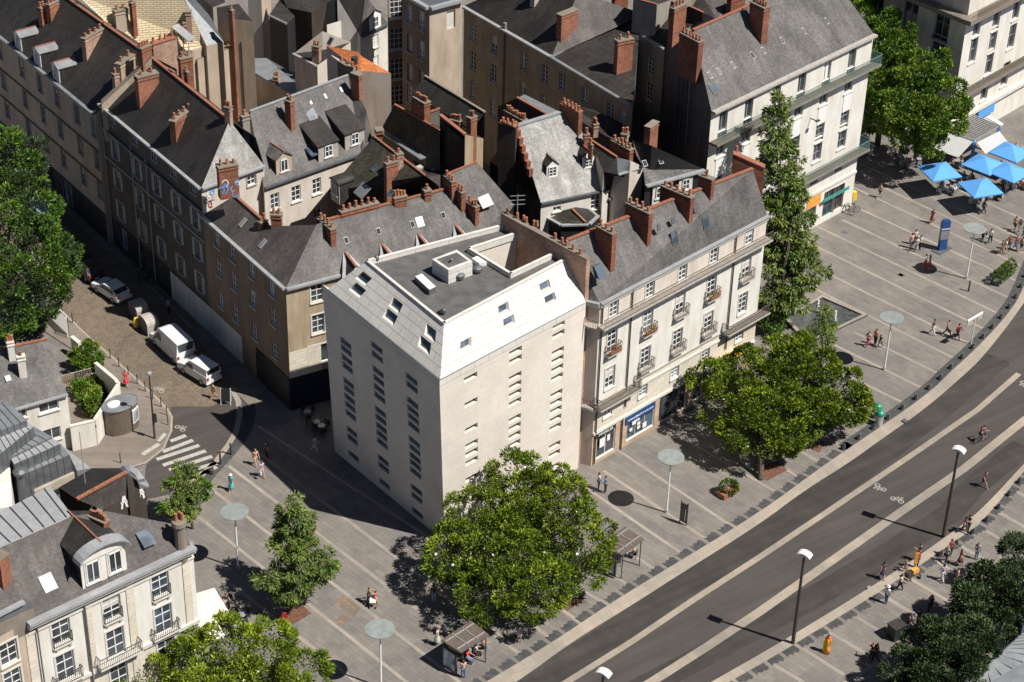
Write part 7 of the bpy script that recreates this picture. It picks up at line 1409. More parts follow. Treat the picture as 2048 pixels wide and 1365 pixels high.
tree('young_tree', 'low green shrub tree at the foot of the tall slim conifer', 'tree', 'H180,1240', [((1545, 640), 1.6, 1.3, 1.0), ((1520, 630), 1.7, 1.0, .8), ((1560, 625), 2.0, 1.0, .8)], 900, .3, ['leaf_plane', 'leaf_cypress'], None, 14, trunk_r=.1, shell=(.3, 1.05))
pyr('young_tree', 'slender young tree in a cage guard beside the fountain basin', 'L535,190', [((1645, 622), 4.2, .7, .8), ((1635, 650), 3.4, .8, .7), ((1660, 640), 3.6, .6, .6), ((1645, 675), 2.5, .9, .8)], 650, 15, w=(.3, .4, .3), size=.3, tr=.08)
# broad green trees
PL = ['leaf_plane', 'leaf_plane_pale', 'leaf_plane']
tree('plane_tree', 'big dense green tree filling the left edge above the garden', 'tree', (20, 690), [((20, 330), 10.5, 3.2, 2.6), ((40, 420), 9.0, 3.6, 2.6), ((60, 500), 7.6, 3.8, 2.6), ((20, 560), 6.6, 3.6, 2.4), ((-20, 460), 8.5, 4.0, 3), ((100, 520), 6.8, 2.4, 2.0), ((70, 580), 5.6, 2.8, 1.8), ((-20, 620), 5.0, 3.4, 2.2), ((15, 630), 4.6, 2.2, 1.5), ((105, 565), 5.6, 1.8, 1.4), ((-10, 300), 11, 2.2, 1.8)], 9500, .34, ['leaf_dark', 'leaf_plane', 'leaf_plane_pale'], [.45, .40, .15], 21, trunk_r=.5)
tree('plane_tree', 'broad green tree over the café awnings, upper right plaza', 'tree', 'D1240,1195', [((1850, 130), 11.0, 2.6, 2.0), ((1830, 180), 9.4, 3.0, 2.2), ((1885, 190), 9.0, 2.6, 2.0), ((1800, 220), 8.0, 2.8, 2.0), ((1850, 240), 7.4, 2.8, 2.0), ((1880, 235), 7.4, 2.2, 1.7), ((1830, 275), 5.6, 2.0, 1.5), ((1860, 290), 5.0, 1.6, 1.2)], 6800, .36, PL, [.4, .35, .25], 22, trunk_r=.35, group='trees by the café terrace')
tree('plane_tree', 'tall green tree pressed between the two pale buildings, upper right', 'tree', (1755, 290), [((1780, 55), 13.0, 1.9, 1.8), ((1775, 100), 11.4, 2.3, 1.9), ((1750, 140), 10.0, 2.2, 1.8), ((1745, 190), 8.6, 2.2, 1.8), ((1790, 90), 12, 1.8, 1.5), ((1755, 240), 6.5, 2.2, 1.8)], 5200, .36, PL, [.5, .2, .3], 23, trunk_r=.35, group='trees by the café terrace')
tree('plane_tree', 'green crown cut by the top edge behind the steep grey roof', 'tree', (1700, 250), [((1690, -10), 14.0, 2.8, 2.2), ((1660, 5), 14.0, 2.4, 2), ((1715, 25), 12.6, 2.0, 1.8)], 2800, .36, PL, [.4, .35, .25], 24, trunk_r=.3, group='trees by the café terrace')
DK = ['leaf_dark', 'leaf_dark_pale', 'leaf_dark']
for i, (lab, base, px, n) in enumerate((('dark evergreen tree at the right edge above the walkers', (2060, 1200), [((2050, 1120), 3.6, 1.8, 1.5), ((2065, 1150), 3.2, 2.0, 1.6), ((2040, 1140), 3.0, 1.2, 1.0)], 2000),
        ('dark evergreen tree beside the zinc-roofed pavilion, upper of the two', (1980, 1300), [((1965, 1195), 4.0, 1.8, 1.5), ((2000, 1180), 4.2, 1.9, 1.5), ((1935, 1205), 3.4, 1.3, 1.1), ((1985, 1230), 3.8, 2.0, 1.6), ((2035, 1200), 4.0, 1.8, 1.5)], 5000),
        ('dark evergreen tree beside the zinc-roofed pavilion, nearest the bottom edge', (1880, 1420), [((1860, 1300), 3.8, 1.9, 1.6), ((1895, 1290), 4.2, 2.0, 1.6), ((1825, 1335), 3.2, 1.6, 1.3), ((1905, 1335), 3.8, 2.2, 1.7), ((1860, 1375), 3.0, 2.0, 1.5), ((1940, 1290), 4.0, 1.8, 1.5), ((1800, 1375), 2.4, 1.2, .9)], 6500))):
    tree('evergreen_tree', lab, 'tree', base, px, n, .28, DK, [.45, .35, .2], 30 + i, trunk_r=.2, group='dark evergreens on the east side')
# garden bushes
def shrub(label, s_, rad, n, size, mats, seed):
    X = g(s_); r = thing('shrub', label, 'shrub', X); b = MB(); b.cyl(X, X + Z3 * rad[2] * .9, .07, .04, 6, 'bark'); b.build('stem', r); rosettes(r, 'foliage', [(X[0], X[1], rad[2] * 1.05, *rad)], n * 4, size, mats, seed, 5, None, 0, 2.4, (.5, 1.0), rc=.35); return r
shrub('round clipped green bush in front of the garden wall', 'I680,260', (1.35, 1.35, 1.2), 1500, .22, ['leaf_plane', 'leaf_magnolia'], 41)
shrub('yellow green hedge plant inside the small garden', 'I700,470', (1.3, 1.5, .7), 1100, .22, ['leaf_lime', 'leaf_plane'], 42)
shrub('long green bush along the inside of the garden wall', 'I740,600', (.7, 1.3, .9), 900, .22, ['leaf_plane', 'leaf_lime'], 43)
shrub('grey green bush under the big tree at the left edge', 'E220,1290', (1.6, 1.2, .9), 1300, .2, ['leaf_dark_pale', 'leaf_plane'], 44)
# bark beds round the trees
def bed(ps, lab=None): sheet('bark_bed', ps, 'soil', .014)
bed(['N380,750', 'N470,835', 'N330,920', 'N240,840']); bed(['N1930,760', 'O660,720', 'O520,815', 'O380,700']); bed(['L200,940', 'L280,1010', 'L130,1090', 'L20,1020']); bed(['L420,840', 'L560,790', 'L520,880']); bed([(365, 1020), (408, 1052), (385, 1068), (350, 1040)])
# ================================================================ CAFÉ TERRACE
def umbrella(size=3.4, m='umbrella_blue', h=2.6, rise=.75):
    r = thing('parasol', 'x', 'umbrella'); b = MB(); s2 = size / 2; top = (0, 0, h + rise); c = [(-s2, -s2, h), (s2, -s2, h), (s2, s2, h), (-s2, s2, h)]
    for i in range(4): b.poly([c[i], c[(i + 1) % 4], top], m); b.poly([c[i], (c[i][0], c[i][1], h - .12), (c[(i + 1) % 4][0], c[(i + 1) % 4][1], h - .12), c[(i + 1) % 4]], m)
    b.build('canopy', r, fix=False); b = MB(); b.cyl((0, 0, 0), (0, 0, h + rise - .03), .035, .035, 8, 'frame_white'); b.build('pole', r); b = MB(); b.cyl((0, 0, 0), (0, 0, .1), .35, .3, 10, 'lead'); b.build('base', r)
    for i in range(4): b = MB(); b.beam((0, 0, h + rise - .08), (c[i][0] * .98, c[i][1] * .98, h - .02), .03, .03, 'frame_white'); b.build('rib', r)
    return r
um = umbrella(); UM = [('U1025,780', 0, 'blue parasol nearest the walkers, leftmost of the blue ones'), ('U1490,965', .0, 'blue parasol at the lower front corner of the terrace'), ('U1530,700', .5, 'blue parasol right of the grey awnings, middle of the terrace'), ('U1815,785', .45, 'blue parasol overlapping its neighbour, second from the right edge'), ('U1835,560', .5, 'blue parasol behind the others beside the pale awning, right edge')]
ump = []
for i, (s_, rz, lab) in enumerate(UM):
    o = um if i == 0 else copy_tree(um); X = g(s_, 2.95); o.location = (X[0], X[1], 0); o.rotation_euler = (0, 0, rz + .35); o['label'] = lab; o['group'] = 'blue parasols of the café'; ump.append(X)
uc = umbrella(2.9, 'awning_cream', 2.7, .15)
for i, (s_, rz, lab) in enumerate((('M1560,760', .5, 'cream square parasol beside the bottom left building, upper one'), ('M1540,960', .5, 'cream square parasol beside the bottom left building, lower one'))):
    o = uc if i == 0 else copy_tree(uc); X = g(s_, 2.8); o.location = (X[0], X[1], 0); o.rotation_euler = (0, 0, rz); o['label'] = lab; o['group'] = 'cream parasols'
def table():
    r = thing('cafe_table', 'x', 'table'); b = MB(); b.lathe((0, 0, .72), [(.33, 0), (.33, .03)], 14, 'steel'); b.build('tabletop', r); b = MB(); b.cyl((0, 0, .03), (0, 0, .72), .03, .03, 6, 'iron'); b.lathe((0, 0, 0), [(.22, 0), (.05, .04)], 10, 'iron'); b.build('pedestal', r); return r
def chair(m='steel'):
    r = thing('cafe_chair', 'x', 'chair'); b = MB(); b.box((0, 0, .44), (.42, .42, .03), 0, m); b.build('seat', r); b = MB(); b.box((0, .2, .47), (.42, .03, .4), 0, m); b.build('backrest', r)
    for x in (-.18, .18):
        for y in (-.18, .18): b = MB(); b.beam((x, y, 0), (x, y, .44), .03, .03, m, up=(1, 0, 0)); b.build('leg', r)
    return r
tb, ch, chd = table(), chair(), chair('iron'); used = {'t': 0, 'c': 0, 'd': 0}
def put(kind, X, rz, lab, grp):
    src = {'t': tb, 'c': ch, 'd': chd}[kind]; o = src if used[kind] == 0 else copy_tree(src); used[kind] += 1; o.location = tuple(X); o.rotation_euler = (0, 0, rz); o['label'] = lab; o['group'] = grp
rnd = random.Random(17); SEATS = []
TB = ['U1090,1010', 'U1170,980', 'U1060,1060', 'U1150,1060', 'U1270,1000', 'U1330,960', 'U1440,1160', 'U1540,1110', 'U1620,1090', 'U1650,1130', 'U1790,1010', 'U1870,960', 'U1930,930', 'U1880,1000', 'U1970,1000', 'U1800,950', 'U640,760', 'U780,740', 'U560,700', 'U1220,760', 'U1980,640', 'U1900,670', 'U1940,600', 'U200,620', 'U120,600', 'U1640,820', 'U1420,1190']
for s_ in TB:
    X = g(s_); put('t', X, rnd.random(), 'round metal café table on the terrace with the blue parasols', 'café tables under the blue parasols'); k = rnd.choice([2, 3, 3, 4]); a0 = rnd.random() * 6
    for j in range(k):
        a = a0 + j * 2 * math.pi / k + rnd.uniform(-.2, .2); C_ = X + np.array([math.cos(a), math.sin(a), 0]) * .62; put('c', C_, a - math.pi / 2, 'metal café chair at a table on the terrace with the blue parasols', 'café chairs under the blue parasols'); SEATS.append((C_, a + math.pi / 2))
for s_ in ('M1690,880', 'M1760,900', 'M1640,920', 'M1830,980', 'M1600,860', 'M1720,790', 'M1860,900', 'J520,730', 'J450,650', 'J560,760'):
    X = g(s_); put('t', X, 0, 'small round café table beside a building wall, away from the blue parasols', 'other café tables')
    for j in range(3): a = j * 2.1 + rnd.random(); put('d', X + np.array([math.cos(a), math.sin(a), 0]) * .6, a - math.pi / 2, 'dark café chair beside a building wall, away from the blue parasols', 'other café chairs')
# pavilion with louvred roof and awnings
r = thing('cafe_pavilion', 'blue framed café pavilion with grey louvred roof', 'pavilion', g('U1400,640')); PV = ['U1110,350', 'U1420,455', 'U1700,295', 'U1400,165']; P = [g(p, 3.2) for p in PV]; b = MB(); b.hexa([p - Z3 * .2 for p in P], P, 'steel', 'trim_dim'); b.build('roof', r)
for k in range(14): t = (k + .5) / 14; b = MB(); b.beam(P[1] * (1 - t) + P[2] * t + Z3 * .06, P[0] * (1 - t) + P[3] * t + Z3 * .06, .1, .1, 'zinc_pale'); b.build('louvre', r)
for p in (P[1], P[2], P[0]): b = MB(); b.beam(p * [1, 1, 0], p - Z3 * .2, .3, .3, 'umbrella_blue', up=(1, 0, 0)); b.build('post', r)
for ps, lab, zz in ((['U1420,455', 'U1110,350', 'U950,560', 'U1230,660'], 'awning', (3.0, 3.0, 2.3, 2.3)), (['U1440,490', 'U1700,360', 'U1790,480', 'U1540,620'], 'awning', (3.0, 3.0, 2.3, 2.3))):
    Q = [g(p, z) for p, z in zip(ps, zz)]; b = MB(); b.hexa(Q, [v + Z3 * .04 for v in Q], 'awning_grey'); b.build('awning', r)
b = MB(); Q = [g(p, 3.35) for p in ('U1550,200', 'U1720,295', 'U1745,270', 'U1590,175')]; b.hexa([v - Z3 * .1 for v in Q], Q, 'frame_white'); b.build('side_roof', r)
r = thing('awning', 'long pale awning half hidden by the terrace tree', 'awning', g('U400,420')); Q = [g(p, z) for p, z in (('U330,140', 3.4), ('U740,290', 3.4), ('U620,440', 2.6), ('U230,310', 2.6))]; b = MB(); b.hexa(Q, [v + Z3 * .05 for v in Q], 'awning_grey'); b.build('canopy', r)
for v in Q[2:]: b = MB(); b.beam(v * [1, 1, 0], v, .06, .06, 'iron', up=(1, 0, 0)); b.build('post', r)
# pavilion bottom right
r = thing('zinc_pavilion', 'grey standing-seam zinc roofed pavilion, bottom right corner', 'pavilion', g((2030, 1380))); 
PA = [g(p, z) for p, z in (('P1870,700', 4.2), ('P2048,590', 4.9), ((2140, 1120), 4.9), ((2160, 1250), 4.2), ('P2048,860', 4.0))]; b = MB(); b.hexa([p * [1, 1, 0] for p in PA], PA, 'frame_blue', 'zinc'); b.build('upper_block', r)
PB = [g(p, z) for p, z in (('P1600,1327', 3.4), ('P2048,950', 4.2), ((2200, 1230), 4.2), ((2000, 1520), 3.2), ((1860, 1440), 3.2))]; b = MB(); b.hexa([p * [1, 1, 0] for p in PB], PB, 'zinc_dark', 'zinc'); b.build('roof', r)
for k in range(16): t = (k + .5) / 16; A = PB[0] * (1 - t) + PB[1] * t; B = PB[4] * (1 - t) + PB[2] * t; b = MB(); b.beam(A + Z3 * .05, B + Z3 * .05, .04, .08, 'zinc_dark'); b.build('seam', r)
for k in range(7): t = (k + .5) / 7; A = PA[0] * (1 - t) + PA[1] * t; B = PA[4] * (1 - t) + PA[3] * t; b = MB(); b.beam(A + Z3 * .05, B + Z3 * .05, .04, .08, 'zinc_dark'); b.build('seam', r)
# ================================================================ VEHICLES
def car(L=4.2, W=1.75, body='car_white', kind='hatch'):
    r = thing('car', 'x', 'car'); b = MB(); w = W / 2
    pr = {'hatch': [(-L / 2, .35), (-L / 2, .75), (-L / 2 + .9, .95), (L / 2 - .15, .95), (L / 2, .7), (L / 2, .35)], 'van': [(-L / 2, .35), (-L / 2, .85), (-L / 2 + .75, 1.1), (-L / 2 + 1.5, 1.15), (L / 2 - .03, 1.15), (L / 2, .35)]}['van' if kind != 'hatch' else 'hatch']
    b.hexa([(x, -w, z) for x, z in pr], [(x, w, z) for x, z in pr], body); b.build('body', r)
    ht = {'hatch': 1.45, 'small_van': 1.8, 'van': 2.3}[kind]; b = MB()
    cab = {'hatch': ([(-L / 2 + 1.0, .96), (-L / 2 + 1.75, ht - .05), (-L / 2 + 2.2, ht), (L / 2 - .8, ht - .05), (L / 2 - .2, .96)]), 'small_van': [(-L / 2 + .95, 1.1), (-L / 2 + 1.6, ht - .06), (-L / 2 + 2.0, ht), (L / 2 - .15, ht), (L / 2 - .03, 1.12)], 'van': [(-L / 2 + .8, 1.1), (-L / 2 + 1.5, ht - .15), (-L / 2 + 1.9, ht), (L / 2 - .1, ht), (L / 2 - .02, 1.12)]}[kind]
    b.hexa([(x, -w + .03, z) if z < 1.2 else (x, -w + .16, z) for x, z in cab], [(x, w - .03, z) if z < 1.2 else (x, w - .16, z) for x, z in cab], body); b.build('roof', r)
    lerp = lambda a, c, t: (a[0] * (1 - t) + c[0] * t, a[1] * (1 - t) + c[1] * t)
    def glz(pa, pb, t0, t1, name, y=.82, o=.02):
        A, B = lerp(pa, pb, t0), lerp(pa, pb, t1); dx, dz = -(B[1] - A[1]), B[0] - A[0]; n_ = math.hypot(dx, dz); dx, dz = dx / n_ * o, dz / n_ * o
        if pa[0] > 0: pass
        else: pass
        yy = w * y; bb = MB(); s = 1
        bb.hexa([(A[0], -yy, A[1]), (A[0], yy, A[1]), (B[0], yy * .9, B[1]), (B[0], -yy * .9, B[1])], [(A[0] + dx * s, -yy, A[1] + dz * s), (A[0] + dx * s, yy, A[1] + dz * s), (B[0] + dx * s, yy * .9, B[1] + dz * s), (B[0] + dx * s, -yy * .9, B[1] + dz * s)], 'glass'); bb.build(name, r)
    glz(cab[0], cab[1], .12, .92, 'windscreen'); glz(cab[-2], cab[-1], .1, .75, 'rear_window')
    for sy in (-1, 1):
        ends = (-L / 2 + 1.35, L / 2 - .75) if kind == 'hatch' else (-L / 2 + 1.25, -L / 2 + 2.1); z0, z1 = (1.0, ht - .14) if kind == 'hatch' else (1.2, ht - .25 if kind == 'small_van' else 1.8); bb = MB()
        y0, y1 = w - .035, w - .155; f = (z1 - z0) / (ht - .96); bb.hexa([(ends[0] - .1, sy * y0, z0), (ends[1] + .15, sy * y0, z0), (ends[1] - .05, sy * (y0 - .12 * f), z1), (ends[0] + .35, sy * (y0 - .12 * f), z1)], [(ends[0] - .1, sy * (y0 + .02), z0), (ends[1] + .15, sy * (y0 + .02), z0), (ends[1] - .05, sy * (y0 - .12 * f + .02), z1), (ends[0] + .35, sy * (y0 - .12 * f + .02), z1)], 'glass'); bb.build('side_window', r)
        bb = MB(); bb.box((-L / 2 - .01, sy * (w - .28), .62), (.04, .35, .16), 0, 'headlamp'); bb.build('headlight', r); bb = MB(); bb.box((L / 2 + .0, sy * (w - .15), .75), (.05, .2, .3), 0, 'lamp_red'); bb.build('tail_light', r)
        bb = MB(); bb.box((-L / 2 + 1.2, sy * (w + .1), 1.0), (.1, .18, .13), 0, 'black'); bb.build('mirror', r)
        for x in (-L / 2 + .8, L / 2 - .8):
            bb = MB(); bb.cyl((x, sy * (w - .2), .31), (x, sy * (w + .01), .31), .31, .31, 14, 'tyre'); tw = bb.build('wheel', r); bb = MB(); bb.cyl((x, sy * (w + .012), .31), (x, sy * (w + .02), .31), .19, .19, 10, 'steel'); bb.build('rim', tw)
    bb = MB(); bb.box((L / 2 + .02, 0, .5), (.03, .5, .12), 0, 'frame_white'); bb.build('number_plate', r)
    return r
VH = [('E700,1000', 'E1000,1030', 'hatch', 'x')]
def park(front, rear, label, kind='hatch', body='car_white', L=None, W=None, name=None):
    A, B = g(front), g(rear); d = B - A; Lr = L or {'hatch': 4.1, 'small_van': 4.1, 'van': 5.2}[kind]; c = car(Lr, W or {'hatch': 1.75, 'small_van': 1.75, 'van': 1.95}[kind], body, kind); c.location = tuple((A + B) / 2 + Z3 * .004); c.rotation_euler = (0, 0, math.atan2(d[1], d[0])); c['label'] = label; c['category'] = 'car' if kind == 'hatch' else 'van'; c.name = name or ('parked_car' if kind == 'hatch' else 'parked_van'); c['group'] = 'vehicles parked along the cobbled street'
park('E790,960', 'E960,1070', 'white hatchback parked in the building shadow, front of the row')
park('I1270,50', 'I1430,200', 'large white panel van parked between bottle banks and small van', 'van'); park('I1480,270', 'I1640,370', 'small white van parked nearest the café chalkboard', 'small_van')
park('E540,690', 'E660,800', 'black car in deep shade behind the white hatchback', body='car_black'); park('E430,560', 'E520,640', 'dark grey car in deep shade, farther up the street', body='car_grey'); park('E310,400', 'E360,500', 'pale van just showing beside the big tree', 'van', 'frame_blue'); park('E640,800', 'E740,900', 'black car directly behind the white hatchback', body='car_black')
# ================================================================ PEOPLE
def cloth(c):
    k = 'cloth_%02x%02x%02x' % tuple(int(x * 255) for x in c)
    if k not in MATS: m_plain(k, c, .85, var=.08, scale=8)
    return k
def skin_mesh(name, V, E, R, sub=1):
    """one continuous surface grown round a skeleton"""
    me = bpy.data.meshes.new('sk'); me.from_pydata(V, E, []); o = bpy.data.objects.new('sk', me); COL.objects.link(o)
    md = o.modifiers.new('s', 'SKIN'); md.use_smooth_shade = True; 
    for i, sv in enumerate(me.skin_vertices[0].data): sv.radius = (R[i], R[i]); sv.use_root = i == 0
    ss = o.modifiers.new('u', 'SUBSURF'); ss.levels = sub; ss.render_levels = sub
    dg = bpy.context.evaluated_depsgraph_get(); r = bpy.data.meshes.new_from_object(o.evaluated_get(dg)); r.name = name; bpy.data.objects.remove(o); bpy.data.meshes.remove(me); r.materials.clear(); r.materials.append(MATS['skin']); return r
POSE = {  # hip angle fwd L/R, knee bend L/R, arm fwd L/R, elbow L/R, lean
    'walk_a': (.45, -.35, .1, .35, -.4, .4, .3, .3, .05), 'walk_b': (-.3, .4, .45, .1, .35, -.35, .4, .2, .05), 'stand': (.03, -.03, .02, .04, .05, -.03, .15, .15, 0),
    'talk': (.08, -.05, .05, .05, .5, .1, 1.4, .2, .02), 'sit': (1.5, 1.45, 1.5, 1.45, .5, .6, .9, .8, .05), 'push': (.35, -.3, .1, .35, .7, .7, .6, .6, .12), 'ride': (1.25, .75, 1.4, .8, .9, .9, .3, .3, .45)}
PC = {}
def figure(pose):
    if pose in PC: return PC[pose]
    hl, hr, kl, kr, al, ar, el, er, ln = POSE[pose]; zp = .93 if pose not in ('sit', 'ride') else (.50 if pose == 'sit' else .98)
    V = []; E = []; R = []
    def add(p, r, par=None):
        V.append(tuple(p)); R.append(r)
        if par is not None: E.append((par, len(V) - 1))
        return len(V) - 1
    f = lambda a, L: np.array([0, math.sin(a) * L, -math.cos(a) * L]); up = lambda L: np.array([0, math.sin(ln) * L, math.cos(ln) * L]); P0 = np.array([0, 0, zp])
    pel = add(P0, .125); sp1 = add(P0 + up(.2), .115, pel); che = add(P0 + up(.42), .135, sp1); nk = add(P0 + up(.58), .055, che); hd = add(P0 + up(.66) + [0, .02, 0], .078, nk); ht = add(P0 + up(.76) + [0, .02, 0], .082, hd)
    J = {'pel': P0, 'sp': P0 + up(.2), 'che': P0 + up(.42), 'hd': P0 + up(.72) + np.array([0, .02, 0])}; add(J['hd'] + np.array([0, .10, -.02]), .014, hd)
    for s_, h, k, a, e in ((-1, hl, kl, al, el), (1, hr, kr, ar, er)):
        sh_ = P0 + up(.50) + np.array([s_ * .175, 0, 0]); i = add(sh_, .055, che); elb = sh_ + f(a, .29) + np.array([s_ * .05, 0, 0]); i2 = add(elb, .042, i); wr = elb + f(a + e, .26); i3 = add(wr, .028, i2); pm = wr + f(a + e, .07); i4 = add(pm, .03, i3)
        for t, (dx, L) in enumerate(((-.028, .07), (-.01, .08), (.01, .078), (.028, .06))):
            m_ = pm + f(a + e + .2, L * .5) + np.array([0, 0, 0]) + np.array([dx * .3, dx, 0]) ; j = add(m_, .009, i4); add(m_ + f(a + e + .7, L * .5), .007, j)
        add(wr + f(a + e, .04) + np.array([-s_ * .04, .02, 0]), .010, i3)
        hp = P0 + np.array([s_ * .09, 0, -.04]); g1 = add(hp, .095, pel); kn = hp + f(h, .43); g2 = add(kn, .06, g1); ak = kn + f(h - k, .41); g3 = add(ak, .04, g2); add(ak + np.array([0, .13, -.03]), .035, g3)
        J.update({'sh%d' % s_: sh_, 'el%d' % s_: elb, 'wr%d' % s_: wr, 'hp%d' % s_: hp, 'kn%d' % s_: kn, 'ak%d' % s_: ak})
    lo = min(v[2] for v in V) - .035
    if pose in ('sit', 'ride'): lo = 0
    sh0 = np.array([0, 0, -lo]); d = {'body': skin_mesh('body', [tuple(np.array(v) + sh0) for v in V], E, R)}; J = {k_: v + sh0 for k_, v in J.items()}
    def chain(name, links, rr): 
        idx = {}; v = []; r_ = []; e_ = []
        for a_, b_ in links:
            for n_ in (a_, b_):
                if n_ not in idx: idx[n_] = len(v); v.append(tuple(n_ if isinstance(n_, tuple) else J[n_])); r_.append(rr[n_])
            e_.append((idx[a_], idx[b_]))
        return skin_mesh(name, v, e_, r_)
    sh_l = {'sp': .135, 'che': .155, 'pel': .14, 'sh-1': .072, 'sh1': .072, 'el-1': .056, 'el1': .056, 'wr-1': .042, 'wr1': .042, 'hp-1': .115, 'hp1': .115, 'kn-1': .078, 'kn1': .078, 'ak-1': .06, 'ak1': .06}
    d['shirt'] = chain('shirt', [('sp', 'che'), ('che', 'sh-1'), ('che', 'sh1'), ('sh-1', tuple(J['sh-1'] * .5 + J['el-1'] * .5)), ('sh1', tuple(J['sh1'] * .5 + J['el1'] * .5)), ('sp', 'pel')], {**sh_l, tuple(J['sh-1'] * .5 + J['el-1'] * .5): .062, tuple(J['sh1'] * .5 + J['el1'] * .5): .062})
    d['jacket'] = chain('jacket', [('sp', 'che'), ('che', 'sh-1'), ('che', 'sh1'), ('sh-1', 'el-1'), ('sh1', 'el1'), ('el-1', 'wr-1'), ('el1', 'wr1'), ('sp', 'pel')], sh_l)
    d['trousers'] = chain('trousers', [('pel', 'hp-1'), ('pel', 'hp1'), ('hp-1', 'kn-1'), ('hp1', 'kn1'), ('kn-1', 'ak-1'), ('kn1', 'ak1')], dict(sh_l, pel=.13))
    tl_, tr_ = tuple(J['hp-1'] * .25 + J['kn-1'] * .75), tuple(J['hp1'] * .25 + J['kn1'] * .75); d['shorts'] = chain('shorts', [('pel', 'hp-1'), ('pel', 'hp1'), ('hp-1', tl_), ('hp1', tr_)], {**sh_l, 'pel': .13, tl_: .095, tr_: .095})
    m_ = MB(); kn = (J['kn-1'] + J['kn1']) / 2; n = 14; P0 = J['pel']; rings = [(P0 + Z3 * .1, .125, .11), (P0 - Z3 * .06, .17, .15), (P0 * .45 + kn * .55, .22, .22), (kn + Z3 * -.02, .25, .25)]
    for (c0, a0, b0), (c1, a1, b1) in zip(rings, rings[1:]):
        for k in range(n): t0, t1 = 6.2832 * k / n, 6.2832 * (k + 1) / n; m_.poly([c0 + np.array([a0 * math.cos(t0), b0 * math.sin(t0), 0]), c0 + np.array([a0 * math.cos(t1), b0 * math.sin(t1), 0]), c1 + np.array([a1 * math.cos(t1), b1 * math.sin(t1), 0]), c1 + np.array([a1 * math.cos(t0), b1 * math.sin(t0), 0])], 'black')
    d['skirt'] = m_.mesh('skirt')
    h = J['hd']; hb = bmesh.new(); bmesh.ops.create_icosphere(hb, subdivisions=2, radius=1.0); 
    for v in hb.verts: v.co.x = v.co.x * .098 + h[0]; v.co.y = v.co.y * .108 + h[1] - .022; v.co.z = v.co.z * .105 + h[2] + .022
    me = bpy.data.meshes.new('hair'); hb.to_mesh(me); hb.free(); me.materials.append(MATS['black']); d['hair'] = me
    hb = bmesh.new(); bmesh.ops.create_icosphere(hb, subdivisions=2, radius=1.0)
    for v in hb.verts: v.co.x = v.co.x * .105 + h[0]; v.co.y = v.co.y * .09 + h[1] - .045; v.co.z = v.co.z * .19 + h[2] - .05
    me = bpy.data.meshes.new('long_hair'); hb.to_mesh(me); hb.free(); me.materials.append(MATS['black']); d['long'] = me
    for k in ('shirt', 'jacket', 'trousers', 'shorts', 'skirt', 'body', 'hair', 'long'): d[k].polygons.foreach_set('use_smooth', [True] * len(d[k].polygons))
    d['J'] = J; PC[pose] = d; return d
HAIR = [(.03, .02, .015), (.09, .05, .025), (.25, .16, .07), (.35, .33, .3)]
def person(s_, rz, label, pose='walk_a', top=('shirt', (.7, .7, .7)), bot=('trousers', (.05, .05, .07)), hair=0, long=False, sk='skin', h=1.0, bag=None, hat=None, z=0.0, group=None):
    X = g(s_, z) if not isinstance(s_, np.ndarray) else s_; r = thing('person', label, 'person', X, group); d = figure(pose); r.rotation_euler = (0, 0, rz); r.scale = (h, h, h)
    def part(nm, me, m):
        o = bpy.data.objects.new(nm, me); COL.objects.link(o); o.parent = r; o.material_slots[0].link = 'OBJECT'; o.material_slots[0].material = MATS[m]; return o
    part('body', d['body'], sk); part('hair', d['long'] if long else d['hair'], cloth(HAIR[hair]))
    part(top[0], d[top[0]], cloth(top[1])); part(bot[0], d[bot[0]], cloth(bot[1]))
    if bag: b = MB(); J = d['J']; c = J['che'] - np.array([0, .22, .28]) if bag[0] == 'backpack' else J['wr1'] + np.array([.03, 0, -.3]); b.box(c, (.3, .16, .42) if bag[0] == 'backpack' else (.12, .3, .26), 0, cloth(bag[1])); o = bpy.data.objects.new(bag[0], b.mesh(bag[0])); COL.objects.link(o); o.parent = r
    if hat: b = MB(); b.lathe(d['J']['hd'] + np.array([0, -.01, .06]), [(.17, 0), (.11, .01), (.1, .09), (.03, .11)], 14, cloth(hat)); o = bpy.data.objects.new('hat', b.mesh('hat')); COL.objects.link(o); o.parent = r
    return r
Wt, Bk, Tn, Rd, Nv, Gy, Dn, Pk, Li, Te, Or = (.72, .72, .72), (.02, .02, .025), (.42, .28, .17), (.5, .03, .04), (.03, .04, .09), (.28, .28, .29), (.1, .16, .28), (.6, .35, .34), (.42, .36, .52), (.05, .4, .42), (.75, .25, .04)
Q_ = person; Wk = ('walk_a', 'walk_b')
Q_('H967,248', -1.2, 'person in a sand top striding with bare legs beside the tree shadow', 'walk_a', ('shirt', (.5, .36, .25)), ('shorts', Bk), 1)
Q_('H1358,438', 2.6, 'person in a short brown dress walking alone above the blue column', 'walk_b', ('shirt', (.2, .07, .05)), ('skirt', (.2, .07, .05)), 1, True)
Q_('V1510,800', .3, 'person in a pale pink shirt and grey trousers, left front of the group of four', 'stand', ('shirt', Pk), ('trousers', (.22, .2, .2)), 0)
Q_('V1575,850', 2.8, 'person in a striped white top and light trousers, front right of the group of four', 'talk', ('shirt', Wt), ('trousers', (.5, .5, .52)), 1)
Q_('V1560,750', 3.3, 'person in a pink top at the back of the group of four', 'stand', ('shirt', (.65, .48, .46)), ('trousers', Bk), 0)
Q_('V1630,830', 2.0, 'person in a lilac white shirt and black trousers, right of the group of four', 'talk', ('shirt', (.6, .58, .66)), ('trousers', Bk), 0)
Q_('V1700,1090', 1.0, 'person in a blue and white shirt with red trousers standing in the lamp shadow', 'stand', ('shirt', (.4, .42, .6)), ('trousers', Rd), 0)
